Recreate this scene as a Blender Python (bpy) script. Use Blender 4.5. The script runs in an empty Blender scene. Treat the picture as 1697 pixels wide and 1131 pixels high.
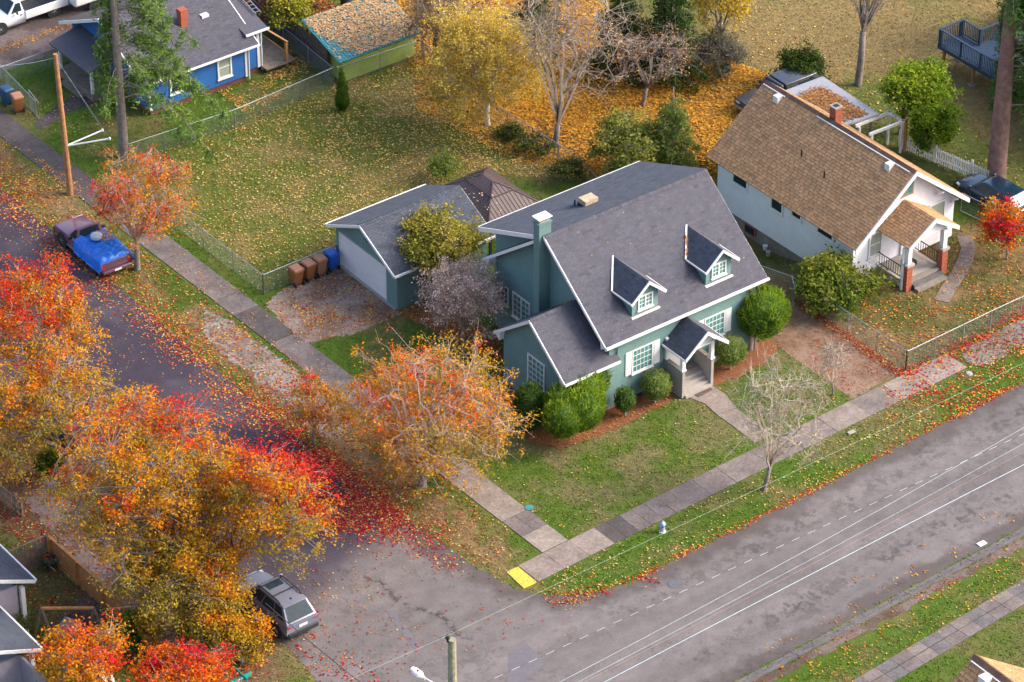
import bpy, bmesh, math, random
import numpy as np
from mathutils import Vector, Matrix
from math import sin, cos, pi, radians, sqrt
S = bpy.context.scene
COL = S.collection
# ------------------------------------------------------------------ camera, light, exposure
CAM = np.array([-83.83, -106.91, 105.28])
FPX, PITCH, HEAD, CX, CY = 6058.77, radians(34.656), radians(-36.984), 848.5, 565.5
cam = bpy.data.cameras.new('camera'); cam.lens = FPX / 1697 * 36; cam.sensor_width = 36
cam.clip_start = 1; cam.clip_end = 3000
camo = bpy.data.objects.new('camera', cam); COL.objects.link(camo)
camo.location = CAM; camo.rotation_euler = (pi / 2 - PITCH, 0, HEAD)
S.camera = camo
SUN_EL, SUN_AZ = 36, 122          # elevation, compass bearing from +Y clockwise (degrees)
W = bpy.data.worlds.new('World'); S.world = W; W.use_nodes = True
wn = W.node_tree.nodes; wl = W.node_tree.links
sky = wn.new('ShaderNodeTexSky'); sky.sky_type = 'NISHITA'; sky.sun_disc = False
sky.sun_elevation = radians(SUN_EL); sky.sun_rotation = radians(SUN_AZ)
sky.air_density = .9; sky.dust_density = 4.5; sky.ozone_density = 1.0
bg = wn['Background']; bg.inputs[1].default_value = 0.15
wl.new(sky.outputs[0], bg.inputs[0])
sl = bpy.data.lights.new('sun', 'SUN'); sl.energy = 0.95; sl.angle = radians(20); sl.color = (1, 0.93, 0.82)
so = bpy.data.objects.new('sun', sl); COL.objects.link(so)
so.rotation_euler = (radians(90 - SUN_EL), 0, radians(180 - SUN_AZ))
S.view_settings.view_transform = 'Standard'; S.view_settings.look = 'None'
S.view_settings.exposure = 1.5; S.view_settings.gamma = 1; S.view_settings.use_curve_mapping = False
S.cycles.max_bounces = 6; S.cycles.transparent_max_bounces = 12

rnd = random.Random(7)
NR = np.random.default_rng(11)
# ------------------------------------------------------------------ from a pixel of the survey photo to a point of the place
def _ray(px, py):
    r = np.array([cos(HEAD), sin(HEAD), 0.])
    f = np.array([-sin(HEAD) * cos(PITCH), cos(HEAD) * cos(PITCH), -sin(PITCH)])
    return r * (px - CX) / FPX - np.cross(r, f) * (py - CY) / FPX + f
def at(px, py, z=0.):
    d = _ray(px, py); return CAM + d * ((z - CAM[2]) / d[2])
def at_y(px, py, y):
    d = _ray(px, py); return CAM + d * ((y - CAM[1]) / d[1])
def pxm(p):
    f = np.array([-sin(HEAD) * cos(PITCH), cos(HEAD) * cos(PITCH), -sin(PITCH)])
    return FPX / float((np.array(p) - CAM) @ f)
def smooth(t): t = np.clip(t, 0, 1); return t * t * (3 - 2 * t)
def terrain(x, y):
    x = np.asarray(x, float); y = np.asarray(y, float)
    return -1.25 * smooth((x - 18.2) / 2.5) * smooth((27.5 - x) / 2) * smooth((y - 8.6) / 6.5) * smooth((25 - y) / 4)

# ------------------------------------------------------------------ object bookkeeping
OFF = {}
def mark(o, label=None, cat=None, group=None, kind=None):
    if label: o['label'] = label
    if cat: o['category'] = cat
    if group: o['group'] = group
    if kind: o['kind'] = kind
    return o
def thing(name, label, cat, loc=(0, 0, 0), rot=0., group=None):
    o = bpy.data.objects.new(name, None); COL.objects.link(o)
    o.location = loc; o.rotation_euler = (0, 0, rot); o.empty_display_size = .2
    OFF[o.name] = Vector(loc) if rot == 0 else None
    return mark(o, label, cat, group)
def link(name, me, parent=None):
    o = bpy.data.objects.new(name, me); COL.objects.link(o)
    if parent is not None:
        o.parent = parent
        OFF[o.name] = OFF.get(parent.name)
    return o
def copy_tree(root, loc, rot=0., label=None, group=None):
    r = root.copy(); COL.objects.link(r); r.location = loc; r.rotation_euler = (0, 0, rot)
    if label: r['label'] = label
    if group: r['group'] = group
    def rec(a, b):
        for ch in KIDS.get(a.name, []):
            c = ch.copy(); COL.objects.link(c); c.parent = b
            rec(ch, c)
    rec(root, r)
    return r
KIDS = {}
def scan_kids():
    KIDS.clear()
    for o in COL.objects:
        if o.parent: KIDS.setdefault(o.parent.name, []).append(o)
# ------------------------------------------------------------------ mesh builder
class MB:
    def __init__(s, T=None): s.v = []; s.f = []; s.c = []; s.col = None; s.T = T
    def add(s, vs, fs):
        n = len(s.v)
        for p in vs: s.v.append((p[0], p[1], p[2])); s.c.append(s.col)
        for f in fs: s.f.append(tuple(i + n for i in f))
        return s
    def box(s, x0, x1, y0, y1, z0, z1):
        return s.add([(x0, y0, z0), (x1, y0, z0), (x1, y1, z0), (x0, y1, z0), (x0, y0, z1), (x1, y0, z1), (x1, y1, z1), (x0, y1, z1)],
                     [(3, 2, 1, 0), (4, 5, 6, 7), (0, 1, 5, 4), (1, 2, 6, 5), (2, 3, 7, 6), (3, 0, 4, 7)])
    def beam(s, a, b, w, h=None, up=(0, 0, 1)):
        h = h or w; a = Vector(a); b = Vector(b); d = (b - a).normalized(); up = Vector(up)
        if abs(d.dot(up)) > .98: up = Vector((1, 0, 0))
        x = d.cross(up).normalized() * (w / 2); y = x.cross(d).normalized() * (h / 2)
        vs = [a - x - y, a + x - y, a + x + y, a - x + y, b - x - y, b + x - y, b + x + y, b - x + y]
        return s.add(vs, [(0, 1, 2, 3), (7, 6, 5, 4), (1, 0, 4, 5), (2, 1, 5, 6), (3, 2, 6, 7), (0, 3, 7, 4)])
    def prism(s, poly, d):
        """poly: list of 3d points (planar), d: extrusion vector"""
        n = len(poly); d = Vector(d); vs = [Vector(p) for p in poly]; vs = vs + [p + d for p in vs]
        return s.add(vs, [tuple(range(n - 1, -1, -1)), tuple(range(n, 2 * n))] + [(i, (i + 1) % n, n + (i + 1) % n, n + i) for i in range(n)])
    def flat(s, poly, z0, z1):
        a = sum(poly[i][0] * poly[(i + 1) % len(poly)][1] - poly[(i + 1) % len(poly)][0] * poly[i][1] for i in range(len(poly)))
        if a < 0: poly = poly[::-1]
        return s.prism([(p[0], p[1], z0) for p in poly], (0, 0, z1 - z0))
    def quad(s, a, b, c, d): return s.add([a, b, c, d], [(0, 1, 2, 3)])
    def tube(s, pts, rs, n=6, cap=True):
        pts = [Vector(p) for p in pts]
        if not hasattr(rs, '__len__'): rs = [rs] * len(pts)
        rings = []; vs = []; fs = []
        for i, p in enumerate(pts):
            d = (pts[min(i + 1, len(pts) - 1)] - pts[max(i - 1, 0)]).normalized()
            up = Vector((0, 0, 1)) if abs(d.z) < .9 else Vector((1, 0, 0))
            x = d.cross(up).normalized(); y = x.cross(d)
            for k in range(n):
                a = 2 * pi * k / n; vs.append(p + (x * cos(a) + y * sin(a)) * rs[i])
        for i in range(len(pts) - 1):
            for k in range(n):
                fs.append((i * n + k, i * n + (k + 1) % n, (i + 1) * n + (k + 1) % n, (i + 1) * n + k))
        if cap: fs.append(tuple(range(n - 1, -1, -1))); m = (len(pts) - 1) * n; fs.append(tuple(m + k for k in range(n)))
        return s.add(vs, fs)
    def lathe(s, prof, c, n=12, axis='z'):
        vs = []; fs = []; c = Vector(c)
        for r, h in prof:
            for k in range(n):
                a = 2 * pi * k / n
                q = {'z': (r * cos(a), r * sin(a), h), 'x': (h, r * cos(a), r * sin(a)), 'y': (r * sin(a), h, r * cos(a))}[axis]
                vs.append(c + Vector(q))
        for i in range(len(prof) - 1):
            for k in range(n): fs.append((i * n + k, i * n + (k + 1) % n, (i + 1) * n + (k + 1) % n, (i + 1) * n + k))
        fs.append(tuple(range(n - 1, -1, -1))); m = (len(prof) - 1) * n; fs.append(tuple(m + k for k in range(n)))
        return s.add(vs, fs)
    def build(s, name, m, parent=None, kind=None, smooth=False, label=None):
        me = bpy.data.meshes.new(name)
        v = s.v
        if s.T is not None: v = [s.T @ Vector(p) for p in v]
        off = OFF.get(parent.name) if parent is not None else None
        if off is not None: v = [(p[0] - off[0], p[1] - off[1], p[2] - off[2]) for p in v]
        me.from_pydata(v, [], s.f)
        if smooth: me.polygons.foreach_set('use_smooth', [True] * len(me.polygons))
        if any(c is not None for c in s.c) or m.get('attr'):
            at_ = me.attributes.new('Col', 'FLOAT_COLOR', 'POINT')
            at_.data.foreach_set('color', np.array([(*(c or (1, 1, 1)), 1) for c in s.c], np.float32).ravel())
        me.materials.append(m); me.update()
        o = link(name, me, parent)
        if kind: o['kind'] = kind
        if label: o['label'] = label
        return o
def quads(name, V, m, C=None, parent=None, kind=None):
    """V (n,4,3) quads, C (n,3) colours: one mesh"""
    V = np.asarray(V, np.float32); n = len(V)
    off = OFF.get(parent.name) if parent is not None else None
    if off is not None: V = V - np.array(off, np.float32)
    me = bpy.data.meshes.new(name)
    me.vertices.add(4 * n); me.loops.add(4 * n); me.polygons.add(n)
    me.vertices.foreach_set('co', V.ravel())
    me.loops.foreach_set('vertex_index', np.arange(4 * n, dtype=np.int32))
    me.polygons.foreach_set('loop_start', np.arange(0, 4 * n, 4, dtype=np.int32))
    if C is not None:
        a = me.attributes.new('Col', 'FLOAT_COLOR', 'POINT')
        C4 = np.ones((n, 4, 4), np.float32); C4[:, :, :3] = np.asarray(C, np.float32)[:, None, :]
        a.data.foreach_set('color', C4.ravel())
    me.materials.append(m); me.update(calc_edges=True)
    o = link(name, me, parent)
    if kind: o['kind'] = kind
    return o
# ------------------------------------------------------------------ materials
def mat(name, col, rough=.75, var=.25, scale=3., col2=None, bump=0., bscale=40., metal=0., attr=False, transl=0., coat=0., spec=.5, mix=.5, detail=6.):
    """procedural material: colour broken up by two noises, optional fine relief; attr: multiplied by the mesh's colour attribute"""
    m = bpy.data.materials.new(name); m.use_nodes = True
    if attr: m['attr'] = 1
    N = m.node_tree.nodes; L = m.node_tree.links; b = N['Principled BSDF']
    b.inputs['Roughness'].default_value = rough; b.inputs['Metallic'].default_value = metal
    b.inputs['Specular IOR Level'].default_value = spec
    if coat: b.inputs['Coat Weight'].default_value = coat; b.inputs['Coat Roughness'].default_value = .08
    g = N.new('ShaderNodeNewGeometry')
    n1 = N.new('ShaderNodeTexNoise'); n1.inputs['Scale'].default_value = scale; n1.inputs['Detail'].default_value = detail; n1.inputs['Roughness'].default_value = .62
    L.new(g.outputs['Position'], n1.inputs['Vector'])
    r = N.new('ShaderNodeValToRGB'); e = r.color_ramp.elements
    c2 = col2 or tuple(c * (1 + var) for c in col); c1 = tuple(c * (1 - var) for c in col) if col2 is None else col
    e[0].position = .5 - .3 * (1 - mix) - .05; e[1].position = .5 + .3 * (1 - mix) + .05
    e[0].color = (*c1, 1); e[1].color = (*c2, 1)
    L.new(n1.outputs[0], r.inputs[0])
    n2 = N.new('ShaderNodeTexNoise'); n2.inputs['Scale'].default_value = scale * 7; n2.inputs['Detail'].default_value = 3
    L.new(g.outputs['Position'], n2.inputs['Vector'])
    mr = N.new('ShaderNodeMapRange'); mr.inputs[1].default_value = .3; mr.inputs[2].default_value = .7
    mr.inputs[3].default_value = 1 - var * .7; mr.inputs[4].default_value = 1 + var * .7
    L.new(n2.outputs[0], mr.inputs[0])
    mx = N.new('ShaderNodeVectorMath'); mx.operation = 'SCALE'
    L.new(r.outputs[0], mx.inputs[0]); L.new(mr.outputs[0], mx.inputs[3])
    out = mx.outputs[0]
    if attr:
        a = N.new('ShaderNodeAttribute'); a.attribute_name = 'Col'
        mu = N.new('ShaderNodeVectorMath'); mu.operation = 'MULTIPLY'
        L.new(out, mu.inputs[0]); L.new(a.outputs['Color'], mu.inputs[1]); out = mu.outputs[0]
    L.new(out, b.inputs['Base Color'])
    if bump:
        n3 = N.new('ShaderNodeTexNoise'); n3.inputs['Scale'].default_value = bscale; n3.inputs['Detail'].default_value = 4
        L.new(g.outputs['Position'], n3.inputs['Vector'])
        bp = N.new('ShaderNodeBump'); bp.inputs['Strength'].default_value = bump; bp.inputs['Distance'].default_value = .05
        L.new(n3.outputs[0], bp.inputs['Height']); L.new(bp.outputs[0], b.inputs['Normal'])
    if transl:
        t = N.new('ShaderNodeBsdfTranslucent'); ms = N.new('ShaderNodeMixShader'); ms.inputs[0].default_value = transl
        L.new(out, t.inputs[0]); L.new(b.outputs[0], ms.inputs[1]); L.new(t.outputs[0], ms.inputs[2])
        L.new(ms.outputs[0], N['Material Output'].inputs[0])
    return m
M = {}
M['leaf'] = mat('leaf', (1, 1, 1), .8, .12, 2, attr=True, transl=.35, spec=.06)
M['litter'] = mat('litter', (1, 1, 1), .8, .15, 3, attr=True, spec=.05)
M['blade'] = mat('blade', (1, 1, 1), .8, .15, 1.5, attr=True, transl=.2, spec=.05)
M['bark'] = mat('bark', (.17, .13, .105), .95, .35, 4, bump=.6, bscale=14)
M['grey_bark'] = mat('grey_bark', (.20, .165, .14), .95, .3, 4, bump=.5, bscale=14)
M['pale_bark'] = mat('pale_bark', (.30, .235, .18), .9, .25, 5, bump=.3)
M['pink_bark'] = mat('pink_bark', (.36, .275, .235), .95, .25, 5)
M['red_bark'] = mat('red_bark', (.17, .10, .085), .95, .35, 3, bump=.6, bscale=10)
M['birch_bark'] = mat('birch_bark', (.55, .5, .43), .9, .35, 6)
M['asphalt'] = None
M['concrete'] = mat('concrete', (.22, .19, .165), .92, .22, 1.1, bump=.25, bscale=60)
M['old_concrete'] = mat('old_concrete', (.12, .108, .108), .92, .3, 1.2, bump=.3, bscale=60)
M['concrete_lt'] = mat('concrete_lt', (.33, .30, .27), .92, .12, 1.5, bump=.15, bscale=60)
M['teal'] = mat('teal', (.120, .212, .202), .7, .1, 1.2)
M['teal_trim'] = mat('teal_trim', (.12, .21, .2), .7, .1, 2)
M['white'] = mat('white', (.72, .71, .70), .55, .05, 2)
M['off_white'] = mat('off_white', (.70, .66, .62), .6, .1, 2)
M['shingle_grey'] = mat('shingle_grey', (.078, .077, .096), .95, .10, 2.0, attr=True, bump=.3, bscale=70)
M['shingle_dark_and_shaded'] = mat('shingle_dark_and_shaded', (.060, .069, .092), .95, .16, 2.0, attr=True, bump=.3, bscale=70)  # real dark roofs; on the teal house's left and rear slopes, painted-in shade
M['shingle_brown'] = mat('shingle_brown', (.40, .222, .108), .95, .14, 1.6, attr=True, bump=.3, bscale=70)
M['underlay'] = mat('underlay', (.05, .045, .045), .95, .2, 4)
M['metal_roof'] = mat('metal_roof', (.10, .072, .068), .45, .12, 1.5, metal=.2)
M['glass'] = mat('glass', (.09, .25, .235), .08, .3, 1.2, spec=.5)
M['dark_glass'] = mat('dark_glass', (.02, .035, .045), .12, .2, 1, spec=.22)
M['brick'] = mat('brick', (.33, .085, .045), .9, .25, 9, bump=.3)
M['mortar'] = mat('mortar', (.32, .27, .23), .95, .2, 8)
M['steel'] = mat('steel', (.36, .38, .40), .4, .12, 5, metal=.7)
M['wire'] = mat('wire', (.20, .26, .22), .6, .1, 5)
M['black_iron'] = mat('black_iron', (.02, .02, .022), .5, .2, 5)
M['cedar'] = mat('cedar', (.50, .22, .075), .8, .25, 5, bump=.2)
M['old_wood'] = mat('old_wood', (.20, .155, .115), .9, .3, 4, bump=.3)
M['pole_wood'] = mat('pole_wood', (.33, .155, .065), .9, .3, 3, bump=.4)
M['grey_wood'] = mat('grey_wood', (.27, .255, .17), .9, .35, 5, bump=.4)
M['plastic_brown'] = mat('plastic_brown', (.30, .115, .042), .5, .1, 3)
M['lid_brown'] = mat('lid_brown', (.36, .16, .085), .5, .1, 3)
M['plastic_blue'] = mat('plastic_blue', (.012, .10, .46), .4, .1, 3)
M['rubber'] = mat('rubber', (.018, .018, .02), .8, .2, 6)
M['rim'] = mat('rim', (.35, .35, .37), .35, .1, 6, metal=.7)
M['blue_siding'] = mat('blue_siding', (.010, .105, .33), .65, .12, 1.5)
M['navy'] = mat('navy', (.018, .045, .09), .65, .12, 1.5)
M['lime'] = mat('lime', (.32, .42, .09), .8, .12, 1.2)
M['teal_metal'] = mat('teal_metal', (.03, .22, .26), .5, .15, 1.5, metal=.1)
M['white_siding'] = mat('white_siding', (.70, .69, .72), .7, .05, 1.5)
M['tarp'] = mat('tarp', (.012, .16, .66), .4, .15, 3, bump=.5, bscale=6)
M['yellow'] = mat('yellow', (.62, .43, .06), .7, .12, 4)
M['mulch'] = mat('mulch', (.17, .055, .022), .95, .45, 9, col2=(.26, .10, .035), bump=.9, bscale=40)
M['orange_wood'] = mat('orange_wood', (.42, .2, .075), .8, .2, 5)
def plain(name, *a, **k): M[name] = mat(name, *a, **k); return M[name]
# ------------------------------------------------------------------ numeric helpers
def noise2(x, y, s, seed=0):
    g = np.random.default_rng(seed).random((257, 257)); x = np.asarray(x) / s + 1000.3; y = np.asarray(y) / s + 1000.7
    xi = np.floor(x).astype(int); yi = np.floor(y).astype(int); fx = smooth(x - xi); fy = smooth(y - yi); q = lambda a, b: g[a % 256, b % 256]
    return (q(xi, yi) * (1 - fx) + q(xi + 1, yi) * fx) * (1 - fy) + (q(xi, yi + 1) * (1 - fx) + q(xi + 1, yi + 1) * fx) * fy
def fbm(x, y, s, seed=0): return noise2(x, y, s, seed) * .5 + noise2(x, y, s / 2.3, seed + 1) * .3 + noise2(x, y, s / 5.1, seed + 2) * .2
def inside(x, y, poly):
    x = np.asarray(x); y = np.asarray(y); r = np.zeros(x.shape, bool); n = len(poly)
    for i in range(n):
        x1, y1 = poly[i]; x2, y2 = poly[(i + 1) % n]
        c = ((y1 > y) != (y2 > y)) & (x < (x2 - x1) * (y - y1) / (y2 - y1 + 1e-12) + x1); r ^= c
    return r
def P2(*px): return [tuple(at(*p)[:2]) for p in px]
def near(x, y, poly, d):
    """soft mask: 1 inside, fading over d metres of ragged border"""
    m = np.zeros(np.shape(x)); k = 0
    for dx in (-d, 0, d):
        for dy in (-d, 0, d): m = m + inside(x + dx, y + dy, poly); k += 1
    return m / k
def cells(name, poly, z, m, res=.14, colf=None, kind='structure', ragged=.25):
    """a sheet of ground material with a ragged edge that follows the terrain"""
    a = np.array(poly); xs = np.arange(a[:, 0].min() - .5, a[:, 0].max() + .5, res); ys = np.arange(a[:, 1].min() - .5, a[:, 1].max() + .5, res)
    X, Y = np.meshgrid(xs, ys); X = X.ravel(); Y = Y.ravel()
    wx = (fbm(X, Y, .9, 71) - .5) * ragged * 2; wy = (fbm(X, Y, .9, 91) - .5) * ragged * 2
    k = inside(X + wx, Y + wy, poly); X = X[k]; Y = Y[k]; h = res / 2
    V = np.stack([np.stack([X + sx * h, Y + sy * h, terrain(X + sx * h, Y + sy * h) + z], -1) for sx, sy in ((-1, -1), (1, -1), (1, 1), (-1, 1))], 1)
    C = colf(X, Y) if colf else None
    return quads(name, V, m, C, kind=kind)
def grid(name, xs, ys, zf, colf, m, kind='structure'):
    X, Y = np.meshgrid(xs, ys); Z = zf(X, Y); nx = len(xs); ny = len(ys)
    me = bpy.data.meshes.new(name); idx = np.arange(nx * ny).reshape(ny, nx)
    F = np.stack([idx[:-1, :-1], idx[:-1, 1:], idx[1:, 1:], idx[1:, :-1]], -1).reshape(-1, 4)
    me.vertices.add(nx * ny); me.loops.add(F.size); me.polygons.add(len(F))
    me.vertices.foreach_set('co', np.stack([X, Y, Z], -1).astype(np.float32).ravel())
    me.loops.foreach_set('vertex_index', F.astype(np.int32).ravel()); me.polygons.foreach_set('loop_start', np.arange(0, F.size, 4, dtype=np.int32))
    a = me.attributes.new('Col', 'FLOAT_COLOR', 'POINT'); c = np.ones((nx * ny, 4), np.float32); c[:, :3] = colf(X.ravel(), Y.ravel())
    a.data.foreach_set('color', c.ravel()); me.polygons.foreach_set('use_smooth', np.ones(len(F), bool))
    me.materials.append(m); me.update(calc_edges=True)
    o = link(name, me); o['kind'] = kind
    return o
def lerp(a, b, t): return np.asarray(a) * (1 - t[:, None]) + np.asarray(b) * t[:, None]
# ------------------------------------------------------------------ ground
FRONT_LAWN = P2((850, 690), (800, 790), (942, 895), (1270, 735), (1415, 660), (1275, 562), (1180, 640), (1120, 660), (930, 745))
BACK_LAWN = P2((290, 375), (437, 487), (560, 440), (560, 380), (800, 290), (1000, 300), (880, 235), (690, 100), (555, 140), (215, 268))
WOODS = P2((690, 105), (880, 235), (1000, 300), (1180, 290), (1290, 130), (1100, 60), (900, -40), (660, -40), (640, 95))
FIELD = P2((1180, 150), (1380, 190), (1500, 330), (1800, 330), (1800, -200), (1150, -200))
BETWEEN = P2((1180, 300), (1280, 440), (1430, 480), (1500, 600), (1470, 600), (1240, 470), (1180, 380))
RYARD = P2((1280, 440), (1505, 613), (1760, 500), (1700, 330), (1420, 440))
VERGE = P2((-60, 190), (60, 290), (330, 480), (540, 640), (700, 790), (890, 940), (885, 975), (790, 920), (600, 790), (380, 600), (230, 470), (60, 330), (-60, 260))
LEFT = P2((-60, 560), (120, 560), (240, 760), (440, 1000), (470, 1140), (300, 1140), (60, 900), (-60, 860))
def ground_col(x, y):
    n = fbm(x, y, 5., 3); n2 = fbm(x, y, 1.3, 9); n3 = fbm(x, y, 12, 21)
    t = smooth((n * .6 + n2 * .4 - .36) / .28)
    c = lerp((.060, .105, .012), (.125, .112, .040), t)
    f = near(x, y, FRONT_LAWN, .3)[:, None]; c = c * (1 - f) + lerp((.068, .108, .014), (.135, .122, .050), smooth((n * .45 + n2 * .55 - .40) / .22)) * f
    b = near(x, y, BACK_LAWN, .6)[:, None]; c = c * (1 - b) + lerp((.088, .108, .018), (.165, .132, .048), smooth((n * .7 + n2 * .3 - .34) / .25)) * b
    b = near(x, y, WOODS, .9)[:, None]; c = c * (1 - b) + lerp((.17, .085, .025), (.34, .18, .035), smooth((n2 - .3) / .4)) * b
    b = near(x, y, FIELD, 1.)[:, None]; c = c * (1 - b) + lerp((.105, .122, .030), (.205, .15, .062), smooth((n * .5 + n3 * .5 - .38) / .2)) * b
    b = near(x, y, BETWEEN, .5)[:, None]; c = c * (1 - b) + lerp((.125, .070, .045), (.19, .105, .065), n2) * b
    b = near(x, y, RYARD, .5)[:, None]; c = c * (1 - b) + lerp((.075, .085, .022), (.17, .115, .05), smooth((n * .5 + n2 * .5 - .36) / .25)) * b
    b = near(x, y, VERGE, .3)[:, None]; d = smooth((n * .6 + n2 * .4 - .36) / .2); c = c * (1 - b) + lerp((.062, .095, .014), (.19, .125, .062), d) * b
    b = near(x, y, LEFT, .6)[:, None]; c = c * (1 - b) + lerp((.085, .075, .028), (.15, .085, .06), n2) * b
    return c
M['ground'] = mat('ground', (1, 1, 1), .97, .28, 2.2, attr=True, bump=.9, bscale=11, spec=.15)
fx = np.arange(-40, 60.01, .3); fy = np.arange(-32, 76.01, .3)
o_ = [-700, -350, -180, -110, -70]
xs = np.concatenate([o_, fx, [80, 120, 200, 400, 800]]); ys = np.concatenate([[-500, -250, -130, -80, -50], fy, [90, 130, 220, 420, 900]])
grid('ground', xs, ys, lambda X, Y: terrain(X, Y), ground_col, M['ground'])
# ------------------------------------------------------------------ roads
tr = lambda x: .026 * x
EDGE_UP = [(-24, -4.6), (-15.5, -4.6), (-14.95, 1.0), (-15.2, 8), (-15.6, 56), (-5.4, 56), (-5.6, 17), (-5.1, 5.4), (-4.7, 1.2), (-4.2, -1.3), (-3.3, -2.75), (-1.8, -3.75), (0.3, -4.2), (10, -4.02), (26, -3.5), (38, -3.1)]
ROAD = EDGE_UP + [(38, -11.5), (20, -12.0), (0, -12.55), (-24, -13.3)]
M['road'] = mat('road', (1, 1, 1), .88, .13, 1.3, attr=True, bump=.25, bscale=70, spec=.3)
def seg_dist(x, y, pts):
    d = np.full(np.shape(x), 1e9)
    for (x1, y1), (x2, y2) in zip(pts[:-1], pts[1:]):
        dx, dy = x2 - x1, y2 - y1; t = np.clip(((x - x1) * dx + (y - y1) * dy) / (dx * dx + dy * dy), 0, 1)
        d = np.minimum(d, np.hypot(x - x1 - t * dx, y - y1 - t * dy))
    return d
def road_col(x, y):
    side = smooth((y - 3.2 - .45 * (x + 10) + 1.2 * (fbm(x, y, 2., 33) - .5)) / 2.2)
    n = fbm(x, y, 3., 41); n2 = fbm(x, y, .8, 43)
    c = lerp((.128, .113, .112), (.160, .142, .139), n)
    c = c * (1 - side[:, None]) + lerp((.040, .032, .048), (.066, .055, .070), smooth((n - .35) / .3)) * side[:, None]
    st = fbm(x * .22, y, 1.1, 141); c = c * (1 + (.55 * (st - .45) * (1 - side))[:, None]); e = seg_dist(x, y, EDGE_UP[2:]); l = np.abs(y + 12.55 - .027 * x)
    dirt = np.maximum(smooth((.7 + 1.3 * n2 - e) / 1.0), smooth((.6 + 1.1 * n2 - l) / .7)) * (1 - side) * smooth((e + 12) / 3)
    c = c * (1 - .55 * dirt[:, None]) + np.array((.05, .036, .028)) * .5 * dirt[:, None]
    # worn dark mottling along the wheel paths of the through street
    band = np.maximum(np.exp(-((y + 10.3 - .03 * x) / .55) ** 2), .8 * np.exp(-((y + 5.9 - .03 * x) / .6) ** 2)) * smooth((x + 4) / 5)
    fine = noise2(x, y, .3, 51) * .45 + noise2(x, y, .13, 53) * .55
    band = band * smooth((n2 * .40 + n * .2 + fine * .55 - .55) / .10)
    spot = smooth((fbm(x * .6, y, 1.6, 151) * .5 + fine * .5 - .60) / .05) * (1 - side); c = c * (1 - (.30 * band + .16 * spot)[:, None])
    crack = np.exp(-((x + 9.0 + .22 * (y - 2) + .25 * np.sin(y * 1.7)) / .16) ** 2) * smooth((y + 4) / 2) * smooth((5 - y) / 2) * smooth((fine - .42) / .1)
    return c * (1 - .6 * crack[:, None])
cells('road', ROAD, .006, M['road'], res=.10, colf=road_col, ragged=.12)
# patches of newer asphalt near the crossing, concrete kerb of the far side
m_patch = mat('patch_asphalt', (.125, .115, .130), .9, .12, 2, bump=.2, bscale=70)
for pl in (P2((842, 1082), (868, 1062), (905, 1098), (866, 1131), (842, 1131)), P2((640, 1015), (650, 1010), (700, 1075), (690, 1080))):
    b = MB(); b.flat(pl, .001, .012); o = b.build('asphalt_patch', m_patch, kind='structure')
kerb_pts = [(-4, -12.72), (3, -12.55), (10, -12.35), (18, -12.12), (30, -11.75), (60, -10.9)]
b = MB()
for (x0, y0), (x1, y1) in zip(kerb_pts[:-1], kerb_pts[1:]):
    n = max(1, int((x1 - x0) / 3)); 
    for i in range(n):
        a0 = i / n; a1 = (i + 1) / n - .004
        p = lambda t, o, z: (x0 + (x1 - x0) * t, y0 + (y1 - y0) * t + o, z)
        b.prism([p(a0, .0, .0), p(a0, .0, .02), p(a0, -.30, .03), p(a0, -.34, .11), p(a0, -.48, .12), p(a0, -.48, 0)], (Vector(p(a1, 0, 0)) - Vector(p(a0, 0, 0))))
b.build('kerb', M['old_concrete'], kind='structure')
# gravel strip behind the kerb and across the verge
M['gravel'] = mat('gravel', (1, 1, 1), .97, .28, 5, attr=True, bump=1., bscale=30, spec=.2)
def gravel_col(a, b_): return lambda x, y: lerp(a, b_, smooth((fbm(x, y, 1.4, 61) - .3) / .35))
cells('gravel_strip', [(-4, -13.2), (12, -12.8), (34, -12.1), (34, -12.55), (12, -13.35), (-4, -13.75)], .008, M['gravel'], colf=gravel_col((.10, .07, .05), (.17, .13, .11)))
cells('gravel_driveway', P2((440, 505), (470, 480), (562, 441), (642, 500), (668, 520), (600, 548), (510, 570), (475, 545)), .008, M['gravel'], colf=gravel_col((.17, .115, .09), (.27, .22, .19)))
cells('gravel_apron', P2((338, 515), (385, 532), (470, 600), (560, 672), (590, 705), (560, 735), (480, 690), (410, 620), (340, 560)), .008, M['gravel'], colf=gravel_col((.16, .125, .10), (.29, .25, .225)))
cells('gravel_parking', P2((1232, 480), (1262, 452), (1345, 517), (1502, 614), (1412, 661), (1290, 575)), .008, M['gravel'], colf=gravel_col((.17, .10, .06), (.255, .165, .118)), ragged=.15)
cells('gravel_walk', P2((1585, 580), (1720, 515), (1720, 562), (1632, 603), (1605, 606)), .012, M['gravel'], colf=gravel_col((.16, .115, .10), (.24, .19, .175)))
cells('mulch_bed', P2((842, 640), (856, 705), (880, 735), (925, 745), (985, 727), (1060, 690), (1130, 655), (1100, 636), (1040, 640), (950, 660), (870, 600)), .02, M['mulch'], res=.12)
cells('mulch_bed', P2((1175, 640), (1195, 636), (1250, 612), (1290, 580), (1280, 560), (1225, 580), (1170, 620)), .02, M['mulch'], res=.12)
cells('mulch_bed', P2((648, 510), (700, 480), (760, 520), (830, 560), (840, 610), (740, 560)), .016, M['mulch'], res=.15)
cells('garden_path', P2((80, 1045), (130, 990), (200, 1010), (205, 1040), (110, 1085)), .01, M['gravel'], colf=gravel_col((.10, .075, .07), (.17, .13, .12)))
cells('dirt_path', P2((30, 830), (75, 800), (240, 950), (300, 1080), (280, 1100), (120, 920)), .012, M['gravel'], colf=gravel_col((.11, .085, .08), (.20, .165, .16)), ragged=.4)
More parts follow.
